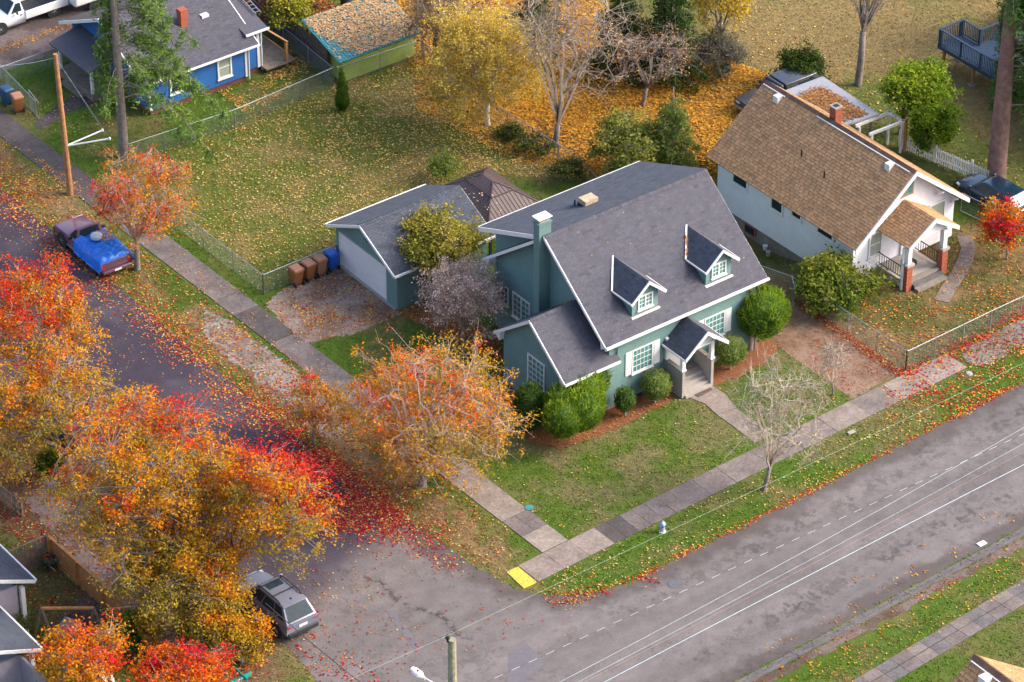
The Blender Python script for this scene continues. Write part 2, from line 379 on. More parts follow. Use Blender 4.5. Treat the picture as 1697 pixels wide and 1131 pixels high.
cells('dark_driveway', [(.8, 53.6), (16, 53.6), (16, 61), (-1, 61), (-1, 53.6)], .008, M['gravel'], colf=gravel_col((.085, .065, .06), (.15, .12, .115)))
cells('wet_path', P2((55, 205), (110, 165), (160, 130), (175, 165), (120, 185), (70, 215)), .012, M['gravel'], colf=gravel_col((.055, .045, .05), (.085, .072, .075)), ragged=.08)
# ------------------------------------------------------------------ pavements of separate slabs
def slab(parent, q, z=.03, m=None, gap=.012):
    c = np.mean(q, 0); q = [c + (np.array(p) - c) * (1 - gap / max(.2, np.linalg.norm(np.array(p) - c))) for p in q]
    dz = rnd.uniform(-.008, .008); tx = rnd.uniform(-.006, .006); b = MB()
    top = [(p[0], p[1], z + dz + tx * (p[0] - c[0])) for p in q]; lo = [(p[0], p[1], -.02) for p in q]
    b.add(lo + top, [(4, 5, 6, 7), (0, 1, 5, 4), (1, 2, 6, 5), (2, 3, 7, 6), (3, 0, 4, 7)])
    b.build('slab', m, parent)
conc = [mat('slab_' + n, c, .92, .3, .9, bump=.25, bscale=60) for n, c in (('sand', (.215, .175, .15)), ('grey', (.165, .135, .122)), ('pale', (.24, .20, .17)), ('dark', (.072, .060, .058)), ('mauve', (.14, .115, .108)))]
def walk(name, p0, p1, side, width, step, pick, split=None, z=.03):
    p0 = np.array(p0); p1 = np.array(p1); L = np.linalg.norm(p1 - p0); u = (p1 - p0) / L; n = np.array((-u[1], u[0])) * side
    base = MB(); base.flat([tuple(p0), tuple(p1), tuple(p1 + n * width), tuple(p0 + n * width)], -.02, .012)
    o = base.build(name, M['underlay'], kind='structure'); t = 0; i = 0
    while t < L - .05:
        s = min(step(i), L - t); q = lambda a, b_: p0 + u * (t + a * s) + n * width * b_
        if split and split(i):
            for a in (0, .5):
                for b_ in (0, .5): slab(o, [q(a, b_), q(a + .5, b_), q(a + .5, b_ + .5), q(a, b_ + .5)], z, pick(i))
        else: slab(o, [q(0, 0), q(1, 0), q(1, 1), q(0, 1)], z, pick(i))
        t += s; i += 1
    return o
walk('sidewalk', (0, .02), (-1.45, 54), 1, 1.56, lambda i: [1.55, 1.5, 2.9, 3.0][i] if i < 4 else 1.62,
     lambda i: conc[2] if i in (0,) else conc[4] if i == 1 else conc[0] if i < 6 else (conc[1], conc[4])[i % 2] if i < 9 else conc[3] if i in (12, 13) else conc[4] if i < 22 else conc[3] if i < 40 else M['old_concrete'], lambda i: i == 1)
walk('sidewalk', (-3.05, -.10), (24.6, .68), -1, 1.54, lambda i: 1.53 if i < 4 else (1.5, 1.55)[i % 2] if i < 8 else 2.2,
     lambda i: conc[0] if i < 3 else conc[3] if i == 3 else conc[4] if i < 7 else conc[0] if i > 10 and i % 3 else conc[1], lambda i: i in (3, 4, 5))
walk('sidewalk', (1.5, -15.86), (20.5, -14.65), -1, 1.28, lambda i: .95, lambda i: (conc[1], M['old_concrete'], conc[4])[i % 3], None)
# halves of the small paving on the far side: a groove strip down the middle
b = MB(); b.beam((1.5, -16.49, .033), (20.5, -15.28, .033), .03, .012); b.build('paving_joint', M['underlay'], kind='structure')
b = MB(); b.flat(P2((839.5, 949), (858, 940), (889.5, 966), (868, 976)), .0, .036)
yr = b.build('ramp_panel', M['yellow']); mark(yr, 'yellow tactile warning panel at the kerb corner end of the sidewalk', 'ramp panel')
b = MB(); q0, q1, q2, q3 = [at(*p) for p in ((839.5, 949), (858, 940), (889.5, 966), (868, 976))]
for i in range(1, 6):
    for j in range(1, 12):
        p = (q0 + (q1 - q0) * i / 6) * (1 - j / 12) + (q3 + (q2 - q3) * i / 6) * j / 12
        b.lathe([(.03, .036), (.022, .045)], (p[0], p[1], 0), 5)
dm = b.build('dome', M['yellow'], yr, kind='stuff')
# front walk of the teal house, curved path next door
def ribbon(name, pts, w, z, m, step=1.2):
    P = [np.array(p[:2]) for p in pts]; base = MB()
    L = []
    for i in range(len(P)):
        d = P[min(i + 1, len(P) - 1)] - P[max(i - 1, 0)]; d = d / np.linalg.norm(d); n = np.array((-d[1], d[0])); ww = w[i] if hasattr(w, '__len__') else w
        L.append((P[i] + n * ww / 2, P[i] - n * ww / 2))
    for (a, c), (d, e) in zip(L[:-1], L[1:]): base.flat([tuple(a), tuple(c), tuple(e), tuple(d)], -.02, .008)
    o = base.build(name, M['underlay'], kind='structure')
    for (a, c), (d, e) in zip(L[:-1], L[1:]): slab(o, [c, e, d, a], z, m)
    return o
ribbon('front_walk', [at(1158, 648), at(1185, 662), at(1205, 683), at(1235, 705), at(1265, 728)], [1.6, 1.35, 1.15, 1.1, 1.1], .03, conc[0])
ribbon('curved_path', [at(1560, 500), at(1572, 478), at(1588, 455), at(1600, 430), at(1605, 412), at(1598, 392)], .8, .03, conc[1])
b = MB(); b.flat(P2((1147, 651), (1172, 640), (1181, 647), (1157, 660)), .03, .05); dm = b.build('door_mat', plain('mat_brown', (.10, .07, .055), .95, .2, 8)); mark(dm, 'brown door mat at the foot of the teal house porch steps', 'door mat')
# ------------------------------------------------------------------ building helpers
def clip_z(poly, z0, z1):
    for zc, keep in ((z0, 1), (z1, -1)):
        out = []
        for i in range(len(poly)):
            a, b_ = poly[i - 1], poly[i]; ia = (a[1] - zc) * keep >= 0; ib = (b_[1] - zc) * keep >= 0
            if ia != ib: t = (zc - a[1]) / (b_[1] - a[1]); out.append((a[0] + (b_[0] - a[0]) * t, zc))
            if ib: out.append(b_)
        poly = out
        if len(poly) < 3: return []
    return poly
def siding(mb, O, U, N, poly, lap=.125, dep=.028, body=.12):
    """lapped boards on a wall: poly is (u, z) in the wall plane through O, N the outward normal; a solid wall behind"""
    O = Vector(O); U = Vector(U).normalized(); N = Vector(N).normalized(); Zv = Vector((0, 0, 1))
    mb.prism([O + U * u + Zv * z - N * .004 for u, z in poly], -N * body)
    z0 = min(p[1] for p in poly); z1 = max(p[1] for p in poly); k = 0
    while z0 + k * lap < z1:
        a = z0 + k * lap; c = clip_z(poly, a, min(a + lap, z1))
        if c:
            f = lambda u, z: O + U * u + Zv * z + N * (dep * (1 - (z - a) / lap) + .001)
            mb.add([f(*p) for p in c], [tuple(range(len(c)))])
            lo = [p for p in c if abs(p[1] - a) < 1e-6]
            if len(lo) >= 2:
                ua = min(p[0] for p in lo); ub = max(p[0] for p in lo)
                mb.quad(O + U * ua + Zv * a, O + U * ub + Zv * a, f(ub, a), f(ua, a))
        k += 1
def shingles(roof, name, O, U, V, Wd, L, sw, ex, m, parts=0, clip=None, jit=.12, var=.095, th=.013, gap=.004):
    """courses of separate shingles over a roof slope; O the lower corner, U along the eave, V up the slope. The 'parts' ones nearest the camera are objects."""
    O = np.array(O, float); U = np.array(U, float); U /= np.linalg.norm(U); V = np.array(V, float); V /= np.linalg.norm(V); Nn = np.cross(U, V); Nn *= np.sign(Nn[2])
    R = []
    nr = int(round(L / ex)); exx = L / nr
    for r in range(nr):
        u = -(r % 2) * sw * .5 - rnd.random() * sw * .2
        while u < Wd:
            w = sw * rnd.uniform(1 - jit, 1 + jit) if not (sw > .4) else sw * rnd.uniform(.75, 1.2); a = max(u, 0); c = min(u + w, Wd); u += w
            if c - a < .03: continue
            if clip and not clip((a + c) / 2, (r + .5) * exx): continue
            R.append((a + gap, c - gap, r * exx, rnd.uniform(1 - var, 1 + var) * (.8 if rnd.random() < .06 else 1), rnd.uniform(-.03, .03)))
    R = np.array(R)
    up = np.array([r[2] for r in R]); P = lambda u, v, h: O + np.outer(u, U) + np.outer(v, V) + np.outer(h, Nn)
    a, c, v = R[:, 0], R[:, 1], R[:, 2]; jj = NR.normal(0, .004, len(R)); o1 = np.zeros(len(R)); hi = o1 + th + NR.random(len(R)) * .006; top = v + exx * 1.02
    Q1 = np.stack([P(a, v + jj, hi), P(c, v + jj, hi), P(c, top, o1 + .003), P(a, top, o1 + .003)], 1)
    Q2 = np.stack([P(a, v + jj, o1 - .002), P(c, v + jj, o1 - .002), P(c, v + jj, hi), P(a, v + jj, hi)], 1)
    Cc = np.stack([R[:, 3] * (1 + R[:, 4]), R[:, 3], R[:, 3] * (1 - R[:, 4])], -1)
    order = np.arange(len(R))
    if parts:
        cen = Q1.mean(1); loc = cen
        if roof is not None and OFF.get(roof.name) is None: # rotated thing: local coordinates, front is -y
            d = cen[:, 1] * 1. + cen[:, 0] * .5
        else: d = np.linalg.norm(cen - CAM, axis=1)
        order = np.argsort(d); near_ = order[:parts]; order = order[parts:]
        off = np.array(OFF.get(roof.name) or (0, 0, 0))
        for i in near_:
            vs = np.concatenate([Q1[i], Q2[i][:2]]) - off; me = bpy.data.meshes.new('shingle')
            me.from_pydata([tuple(p) for p in vs], [], [(0, 1, 2, 3), (4, 5, 1, 0), (5, 2, 1), (4, 0, 3)])
            at_ = me.attributes.new('Col', 'FLOAT_COLOR', 'POINT'); at_.data.foreach_set('color', np.tile(np.array([*Cc[i], 1], np.float32), 6))
            me.materials.append(m); o = link('shingle', me, roof)
    if len(order): quads('shingles', np.concatenate([Q1[order], Q2[order]]), m, np.concatenate([Cc[order], Cc[order]]), roof, 'stuff')
def ridge_caps(mb, a, b_, w, n, slope, th=.02):
    """folded caps overlapping along a ridge"""
    a = np.array(a, float); b_ = np.array(b_, float); d = (b_ - a) / n; h = np.array((-d[1], d[0], 0)); h = h / np.linalg.norm(h) * w; dz = np.array((0, 0, -w * slope))
    for i in range(n):
        p = a + d * i; q = a + d * (i + 1.05); k = np.array((0, 0, th)); k2 = np.array((0, 0, th * .3)); s = rnd.uniform(.75, 1.15); mb.col = (s, s, s)
        mb.quad(p + h + dz + k, p + k * 1.3, q + k2 * 1.3, q + h + dz + k2); mb.quad(p + k * 1.3, p - h + dz + k, q - h + dz + k2, q + k2 * 1.3)
        mb.quad(p + h + dz, p + dz * 0, p + k * 1.3, p + h + dz + k); mb.quad(p, p - h + dz, p - h + dz + k, p + k * 1.3)
    mb.col = None
def window(house, O, U, N, u0, u1, z0, z1, cols, rows, frame=.07, sashes=1, wm='white', gl='glass', sill=True, T=None, mun=.025):
    """a framed window: window (frame) > pane, muntin, sill"""
    O = Vector(O); U = Vector(U).normalized(); N = Vector(N).normalized(); Zv = Vector((0, 0, 1))
    def bar(mb, ua, ub, za, zb, d0, d1): mb.prism([O + U * ua + Zv * za + N * d0, O + U * ub + Zv * za + N * d0, O + U * ub + Zv * zb + N * d0, O + U * ua + Zv * zb + N * d0], N * (d1 - d0))
    b = MB(); bar(b, u0, u0 + frame, z0, z1, .0, .06); bar(b, u1 - frame, u1, z0, z1, .0, .06)
    bar(b, u0 + frame, u1 - frame, z1 - frame, z1, 0, .058); bar(b, u0 + frame, u1 - frame, z0, z0 + frame, 0, .058)
    for s in range(1, sashes): c = u0 + (u1 - u0) * s / sashes; bar(b, c - frame * .6, c + frame * .6, z0 + frame, z1 - frame, 0, .054)
    w = b.build('window', M[wm], house)
    for s in range(sashes):
        a = u0 + (u1 - u0) * s / sashes + frame * (1 if s == 0 else .6); c = u0 + (u1 - u0) * (s + 1) / sashes - frame * (1 if s == sashes - 1 else .6)
        p = MB(); bar(p, a, c, z0 + frame, z1 - frame, .004, .016); p.build('pane', M[gl], w)
        if cols * rows > 1:
            g = MB()
            for i in range(1, cols): x = a + (c - a) * i / cols; bar(g, x - mun / 2, x + mun / 2, z0 + frame, z1 - frame, .017, .034)
            for j in range(1, rows): z = z0 + frame + (z1 - z0 - 2 * frame) * j / rows; bar(g, a, c, z - mun / 2, z + mun / 2, .0175, .036)
            g.build('muntin', M[wm], w)
    if sill: b = MB(); bar(b, u0 - .04, u1 + .04, z0 - .06, z0 - .002, 0, .11); b.build('sill', M[wm], w)
    return w
def slope_slab(mb, O, U, V, Wd, L, th=.12):
    O = Vector(O); U = Vector(U).normalized() * Wd; V = Vector(V).normalized() * L; n = U.cross(V).normalized(); n = n if n.z > 0 else -n
    mb.prism([O - n * .004, O + U - n * .004, O + U + V - n * .004, O + V - n * .004], -n * th)
# ------------------------------------------------------------------ the teal house on the corner
H = thing('house', 'teal gabled house with two front dormers and a grey shingle roof on the corner lot', 'house', (7.5, 6.75, 0))
ze, zr, y0, yr_, y1, x0, x1 = 4.12, 7.98, 6.75, 11.75, 16.75, 7.5, 17.75
tanm = (zr - ze) / (yr_ - y0); wx0, wx1, wy0, wy1 = 7.95, 17.35, 7.1, 16.4
zt = lambda y: ze + min(y - y0, y1 - y) * tanm - .16
b = MB()
siding(b, (wx0, wy0, 0), (1, 0, 0), (0, -1, 0), [(0, .25), (wx1 - wx0, .25), (wx1 - wx0, zt(wy0)), (0, zt(wy0))])
siding(b, (wx0, 0, 0), (0, -1, 0), (-1, 0, 0), [(-wy1, .25), (-wy0, .25), (-wy0, zt(wy0)), (-yr_, zr - .2), (-wy1, zt(wy1))])
siding(b, (wx1, 0, 0), (0, 1, 0), (1, 0, 0), [(wy0, .25), (wy1, .25), (wy1, zt(wy1)), (yr_, zr - .2), (wy0, zt(wy0))])
siding(b, (wx1, wy1, 0), (-1, 0, 0), (0, 1, 0), [(0, .25), (wx1 - wx0, .25), (wx1 - wx0, zt(wy1)), (0, zt(wy1))])
# shed dormer behind: side walls and back wall
siding(b, (8.2, 0, 0), (0, -1, 0), (-1, 0, 0), [(-16.6, 4.0), (-12.2, 7.0), (-12.2, 7.62), (-16.6, 5.80)])
siding(b, (17.3, 0, 0), (0, 1, 0), (1, 0, 0), [(16.6, 4.0), (16.6, 5.80), (12.2, 7.62), (12.2, 7.0)])
siding(b, (17.3, 16.62, 0), (-1, 0, 0), (0, 1, 0), [(0, 3.9), (9.1, 3.9), (9.1, 5.8), (0, 5.8)])
b.build('wall', M['teal'], H)
b = MB(); b.box(wx0 + .03, wx1 - .03, wy0 + .03, wy1 - .03, -1.3, .25); b.box(5.33, wx0 + .02, 7.14, 12.06, -.1, .25); b.build('foundation', M['concrete'], H)
b = MB(); sl_ = Vector((0, yr_ - y0, zr - ze)); slope_slab(b, (x0, y0, ze), (1, 0, 0), sl_, x1 - x0, sl_.length)
rf = b.build('front_roof', M['underlay'], H)
def no_dormer(u, v):
    X = x0 + u; 
    for c in (10.44, 15.1):
        if abs(X - c) < .78 and .95 < v < 1.9: return False
    return True
shingles(rf, 'shingles', (x0, y0, ze), (1, 0, 0), sl_, x1 - x0, sl_.length, .30, .135, M['shingle_grey'], 300, no_dormer)
b = MB(); ridge_caps(b, (x0, yr_, zr + .02), (x1, yr_, zr + .02), .16, 58, .6); b.build('ridge_cap', M['shingle_grey'], rf)
b = MB(); sr_ = Vector((0, yr_ - y1, zr - ze)); slope_slab(b, (x0, y1, ze), (1, 0, 0), sr_, x1 - x0, sr_.length - .02)
rr = b.build('rear_roof', M['underlay'], H); shingles(rr, 'shingles', (x0, y1, ze), (1, 0, 0), sr_, .75, sr_.length - .5, .30, .135, M['shingle_dark_and_shaded'])  # shade of the rear slope painted in: darker copy of the front shingles
sd0, sdz = 17.02, 5.84; ss = Vector((0, yr_ + .02 - sd0, zr + .03 - sdz)); b = MB(); slope_slab(b, (x0 - .03, sd0, sdz), (1, 0, 0), ss, x1 - x0 + .05, ss.length, .14)
rs = b.build('shed_roof', M['underlay'], H); shingles(rs, 'shingles', (x0 - .03, sd0, sdz), (1, 0, 0), ss, x1 - x0 + .05, ss.length, .30, .14, M['shingle_dark_and_shaded'], var=.12)  # rear slope coloured darker, standing in for its shade
b = MB(); e_ = .10
b.box(x0 - .04, x1 + .05, y0 - .11, y0 - .005, ze - .11, ze + .005)                                    # gutter along the front eave
b.box(x0 - .06, x1 + .05, sd0, sd0 + .1, sdz - .16, sdz - .02)
b.build('gutter', M['white'], H)
b = MB()
def rake(mb, x, ya, za, yb, zb, h=.2, t=.05): mb.prism([(x, ya, za), (x, yb, zb), (x, yb, zb - h), (x, ya, za - h)], (-t, 0, 0))
rake(b, x0 - .003, y0, ze + .0, yr_, zr, .2); rake(b, x0 - .003, y1, ze, yr_ + .3, zr - .23, .2); rake(b, x0 - .036, sd0, sdz - .0, yr_ + .25, zr - .07, .24)
rake(b, x1 + .035, y0, ze - .05, yr_, zr - .05, .16); rake(b, x1 + .035, y1, ze - .05, yr_ + .3, zr - .28, .16)
b.prism([(x0 - .002, y0, ze - .02), (x0 - .002, y0 + .5, ze + .2), (x0 - .002, y0 + .42, ze - .34)], (.45, 0, 0))   # boxed eave return
b.prism([(x0 - .002, y1, ze - .02), (x0 - .002, y1 - .5, ze + .2), (x0 - .002, y1 - .42, ze - .34)], (.45, 0, 0))
b.build('rake_board', M['white'], H)
b = MB(); b.box(x0 + .05, x1 - .05, y0, wy0, ze - .14, ze - .1); b.build('soffit', M['off_white'], H)
b = MB(); b.tube([(8.42, 6.7, 4.0), (8.42, 7.0, 3.75), (8.42, 7.03, 3.1)], .04, 6); b.tube([(17.3, 6.7, 4.0), (17.3, 7.0, 3.7), (17.3, 7.03, .2)], .04, 6); b.build('downspout', M['teal_trim'], H)
# side wing with its own gable
gx0, gy0, gyr, gy1, gze, gzr = 5.0, 6.75, 9.62, 12.5, 3.02, 5.23
b = MB(); tw = (gzr - gze) / (gyr - gy0); zw = lambda y: gze + min(y - gy0, gy1 - y) * tw - .14
siding(b, (5.3, 0, 0), (0, -1, 0), (-1, 0, 0), [(-12.1, .25), (-7.1, .25), (-7.1, zw(7.1)), (-gyr, gzr - .17), (-12.1, zw(12.1))])
siding(b, (5.3, 7.1, 0), (1, 0, 0), (0, -1, 0), [(0, .25), (2.66, .25), (2.66, zw(7.1)), (0, zw(7.1))]); siding(b, (wx0 + .01, 12.1, 0), (-1, 0, 0), (0, 1, 0), [(0, .25), (2.66, .25), (2.66, zw(12.1)), (0, zw(12.1))])
b.build('wing_wall', M['teal'], H)
for ya, vy, nm, kk in ((gy0, 1, 'shingle_grey', 120), (gy1, -1, 'shingle_dark_and_shaded', 0)):  # rear slope takes the darker shingles as painted shade
    v_ = Vector((0, vy * (gyr - gy0), gzr - gze)); b = MB(); slope_slab(b, (gx0, ya, gze), (1, 0, 0), v_, wx0 - gx0 + .1, v_.length)
    w_ = b.build('wing_roof', M['underlay'], H); shingles(w_, 'shingles', (gx0, ya, gze), (1, 0, 0), v_, wx0 - gx0 + .1, v_.length, .30, .135, M[nm], kk)
    if vy == 1:
        b = MB(); ridge_caps(b, (gx0, gyr, gzr + .02), (wx0, gyr, gzr + .02), .15, 17, .6); b.build('ridge_cap', M['shingle_grey'], w_)
b = MB(); slope_slab(b, (wx0 + .1, gy0, gze), (1, 0, 0), (0, .33, .254), .37, .42); b.build('wing_roof', M['shingle_grey'], H)
b = MB(); b.box(gx0 - .05, 8.37, gy0 - .1, gy0 - .004, gze - .1, gze + .005); b.build('gutter', M['white'], H)
b = MB(); rake(b, gx0 - .003, gy0, gze, gyr, gzr, .2); rake(b, gx0 - .004, gy1, gze, gyr, gzr, .2)
for yy, s in ((gy0, 1), (gy1, -1)): b.prism([(gx0 - .002, yy, gze - .02), (gx0 - .002, yy + s * .5, gze + .24), (gx0 - .002, yy + s * .42, gze - .36)], (.3, 0, 0))
b.build('rake_board', M['white'], H)
# chimney on the gable end
b = MB(); b.box(7.25, 7.98, 11.82, 12.28, -.05, 8.62); b.box(7.2, 8.02, 11.77, 12.33, 8.62, 8.70); ch = b.build('chimney', M['teal_trim'], H)
b = MB(); b.box(7.32, 7.9, 11.88, 12.22, 8.70, 8.80)
for xx in (7.35, 7.82):
    for yy in (11.9, 12.17): b.box(xx, xx + .04, yy, yy + .03, 8.80, 8.95)
b.build('flue', M['concrete_lt'], ch); b = MB(); b.box(7.2, 8.02, 11.75, 12.35, 8.95, 8.975); b.build('cap', M['white'], ch)
# windows of the house
window(H, (0, wy0 - .016, 0), (1, 0, 0), (0, -1, 0), 9.37, 10.68, 1.60, 3.0, 5, 4)
window(H, (0, wy0 - .016, 0), (1, 0, 0), (0, -1, 0), 13.97, 15.29, 1.60, 3.0, 5, 4)
for ua, ub in ((8.97, 9.34), (10.72, 11.12), (13.56, 13.93), (15.33, 15.70)):
    b = MB(); b.box(ua, ub, wy0 - .06, wy0 - .012, 1.62, 3.0)
    for k in range(2): b.box(ua + .05, ub - .05, wy0 - .07, wy0 - .061, 1.68 + k * .66, 2.28 + k * .66)
    b.build('shutter', M['white'], H)
window(H, (5.3 - .016, 0, 0), (0, -1, 0), (-1, 0, 0), -10.1, -8.72, 1.2, 2.93, 4, 5)
window(H, (wx0 - .016, 0, 0), (0, -1, 0), (-1, 0, 0), -14.85, -13.4, 1.5, 2.95, 2, 4, sashes=2)
window(H, (wx0 - .016, 0, 0), (0, -1, 0), (-1, 0, 0), -15.9, -15.2, 4.0 - 2.2, 2.9, 2, 3)
b = MB(); b.box(9.3, 10.3, wy0 - .05, wy0 + .0, .03, .24); b.build('basement_window', M['dark_glass'], H)
# front door and porch
px0, px1, py0 = 11.46, 13.46, 5.64
b = MB(); b.box(11.78, 12.62, wy0 - .08, wy0 - .01, .76, 2.78); d = b.build('door', M['white'], H)
b = MB(); b.box(11.92, 12.06, wy0 - .095, wy0 - .081, 2.05, 2.4); b.build('door_light', M['dark_glass'], d); b = MB(); b.lathe([(.03, -.14), (.03, -.09)], (12.55, wy0 + .01, 1.75), 8, 'y'); b.build('handle', M['black_iron'], d)
b = MB(); b.box(11.68, 11.77, wy0 - .1, wy0 - .0, .76, 2.88); b.box(12.63, 12.72, wy0 - .1, wy0, .76, 2.88); b.box(11.68, 12.72, wy0 - .1, wy0, 2.79, 2.885); b.build('door_frame', M['white'], H)
b = MB(); b.box(11.47, 11.64, wy0 - .16, wy0 - .02, 1.62, 2.9); b.box(13.3, 13.45, wy0 - .16, wy0 - .02, 1.62, 2.75); b.build('pilaster', M['white'], H)
b = MB(); b.box(px0, px0 + .16, py0, wy0 - .02, -.05, 1.58); b.box(px1 - .16, px1, py0, wy0 - .02, -.05, 1.58); pw = b.build('porch_wall', M['concrete_lt'], H)
b = MB(); b.box(px0 - .04, px0 + .2, py0 - .04, wy0 - .02, 1.58, 1.64); b.box(px1 - .2, px1 + .04, py0 - .04, wy0 - .02, 1.58, 1.64); b.build('coping', M['concrete'], pw)
b = MB(); b.box(px0 + .165, px1 - .165, 6.5, wy0 - .02, -.05, .76); b.build('porch_floor', M['concrete'], H)
for i in range(4):
    b = MB(); b.box(px0 + .165, px1 - .165, 5.52 + i * .25, 6.51, -.05 if i == 0 else .02 + i * .155 - .01, .155 + i * .16); b.build('step', M['concrete_lt'], H)
b = MB()
for xx in (px0 - .02, px1 - .2): b.box(xx, xx + .2, py0, py0 + .2, 1.64, 2.75); b.box(xx - .04, xx + .24, py0 - .04, py0 + .24, 1.64, 1.72)
b.build('porch_post', M['white'], H)
pc, pe0, pe1, pze, pzr, pyf = 12.67, 11.30, 14.04, 2.62, 3.75, 5.28
for xe, dx in ((pe0, pc - pe0), (pe1, pc - pe1)):
    v_ = Vector((dx, 0, pzr - pze)); b = MB(); slope_slab(b, (xe, pyf, pze), (0, 1, 0), v_, wy0 - pyf, v_.length, .09); q_ = b.build('porch_roof', M['underlay'], H)
    shingles(q_, 's', (xe, pyf, pze), (0, 1, 0), v_, wy0 - pyf, v_.length, .30, .135, M['shingle_dark_and_shaded' if dx > 0 else 'shingle_grey'], var=.12)  # left slope coloured darker to stand for its shade
b = MB()
for xe in (pe0, pe1): b.prism([(xe, pyf, pze + .02), (pc, pyf, pzr + .02), (pc, pyf, pzr - .2), (xe, pyf, pze - .17)], (0, -.05, 0))
b.box(pe0 - .05, pe0 - .004, pyf, wy0 - .02, pze - .11, pze + .0); b.box(pe1 + .004, pe1 + .05, pyf, wy0 - .02, pze - .11, pze); b.build('fascia', M['white'], H)
b = MB(); b.prism([(px0 + .0, py0 + .06, 2.75), (px1, py0 + .06, 2.75), (pc - .2, py0 + .06, 3.55)], (0, .06, 0)); b.box(px0, px1, py0 + .02, py0 + .16, 2.62, 2.76); b.build('porch_gable', M['white'], H)
mark(thing('doormat', 'dark door mat lying in front of the white front door on the porch', 'door mat', (12.2, 6.75, .765)))
b = MB(); b.box(11.85, 12.55, 6.6, 6.95, .762, .785); b.build('mat', M['black_iron'], COL.objects['doormat'])
# dormers
for c in (10.44, 15.1):
    yf, zb, zde, zdr, hw = 7.48, 4.6, 5.72, 6.60, .80
    b = MB(); siding(b, (c, yf, 0), (1, 0, 0), (0, -1, 0), [(-hw, zb), (hw, zb), (hw, zde - .0), (0, zdr - .14), (-hw, zde)], lap=.11, body=.1)
    siding(b, (c - hw, 0, 0), (0, -1, 0), (-1, 0, 0), [(-yf, zb), (-yf, zde + .02), (-8.9, zde + .02)][::-1], lap=.11, body=.08); siding(b, (c + hw, 0, 0), (0, 1, 0), (1, 0, 0), [(yf, zb), (8.9, zde + .02), (yf, zde + .02)], lap=.11, body=.08)
    D = b.build('dormer', M['teal'], H)
    for s in (-1, 1):
        xe = c + s * 1.06; v_ = Vector((-s * 1.06, 0, zdr - zde + .05)); b = MB()
        yb = lambda z: y0 + (z - ze) / tanm
        pts = [(xe, 7.18, zde - .05), (c, 7.18, zdr), (c, yb(zdr), zdr), (xe, yb(zde - .05), zde - .05)]
        b.prism(pts, (0, 0, -.09)); b.build('dormer_roof', M['underlay'], D)
        yl = lambda u, v: u < yb(zde - .05 + v / v_.length * (zdr - zde + .05)) - 7.18
        shingles(D, 's', (xe, 7.18, zde - .05 + .006), (0, 1, 0), v_, 2.8, v_.length, .30, .135, M['shingle_dark_and_shaded' if s < 0 else 'shingle_grey'], clip=yl, var=.12)  # left side, turned from the sun, has its shade put into the shingle colour
    b = MB()
    for s in (-1, 1):
        xe = c + s * 1.06; b.prism([(xe, 7.18, zde - .03), (c, 7.18, zdr + .02), (c, 7.18, zdr - .16), (xe, 7.18, zde - .2)], (0, -.05, 0))
        b.box(xe + (s - 1) * .025 + .004 * s, xe + (s + 1) * .025 + .004 * s, 7.14, yb(zde - .05), zde - .13, zde - .04)
    b.build('fascia', M['white'], D)
    window(H, (c, yf - .016, 0), (1, 0, 0), (0, -1, 0), -.46, .46, 4.93, 5.72, 2, 3, sashes=2, frame=.07)
    b = MB(); b.box(c - hw - .08, c + hw + .08, yf - .14, yf - .0, 4.585, 4.67); b.build('flashing', M['off_white'], D)
    # metal valley flashing up each side
    b = MB(); b.quad((c - 1.06, yb(zde - .05) - .1, zde - .01), (c - 1.18, yb(zde - .05) - .1, zde - .01), (c - .1, yb(zdr) - .0, zdr + .06), (c, yb(zdr) - .0, zdr + .06)); b.build('valley', M['off_white'], D)
# vents on the rear slope
zs = lambda y: sdz + (sd0 - y) * (zr - sdz) / (sd0 - yr_)
b = MB(); b.lathe([(.05, zs(14.2) - .1), (.05, zs(14.2) + .42)], (11.3, 14.2, 0), 8); b.box(11.15, 11.45, 14.05, 14.35, zs(14.2) - .05, zs(14.2) + .06); b.build('vent_pipe', M['navy'], H)
vp = at(974, 336, 7.2); b = MB(); b.box(vp[0] - .42, vp[0] + .42, vp[1] - .3, vp[1] + .3, zs(vp[1]) - .2, zs(vp[1]) + .12); vb = b.build('roof_vent', M['black_iron'], H); b = MB(); b.box(vp[0] - .4, vp[0] + .4, vp[1] - .33, vp[1] + .25, zs(vp[1]) + .12, zs(vp[1]) + .4); b.build('vent_hood', plain('vent_hood', (.42, .33, .22), .8, .3, 6), vb)
# ------------------------------------------------------------------ the garage
Gt = thing('garage', 'small teal detached garage with a white overhead door and dark shingle roof', 'garage', (4.8, 20.5, 0))
ax0, ax1, ay0, ay1, ayr, aze, azr = 4.42, 10.75, 20.15, 26.25, 23.2, 2.42, 3.92; ta = (azr - aze) / (ayr - ay0); za = lambda y: aze + min(y - ay0, ay1 - y) * ta - .12
b = MB(); siding(b, (4.8, 0, 0), (0, -1, 0), (-1, 0, 0), [(-25.95, 0), (-25.66, 0), (-25.66, 2.13), (-25.95, 2.13)][::1]); siding(b, (4.8, 0, 0), (0, -1, 0), (-1, 0, 0), [(-21.48, 0), (-20.5, 0), (-20.5, 2.13), (-21.48, 2.13)]); siding(b, (4.8, 0, 0), (0, -1, 0), (-1, 0, 0), [(-25.95, 2.13), (-20.5, 2.13), (-20.5, za(20.5)), (-ayr, azr - .14), (-25.95, za(25.95))])
siding(b, (4.8, 20.5, 0), (1, 0, 0), (0, -1, 0), [(0, 0), (5.7, 0), (5.7, za(20.5)), (0, za(20.5))]); siding(b, (10.5, 25.95, 0), (-1, 0, 0), (0, 1, 0), [(0, 0), (5.7, 0), (5.7, za(20.5)), (0, za(20.5))])
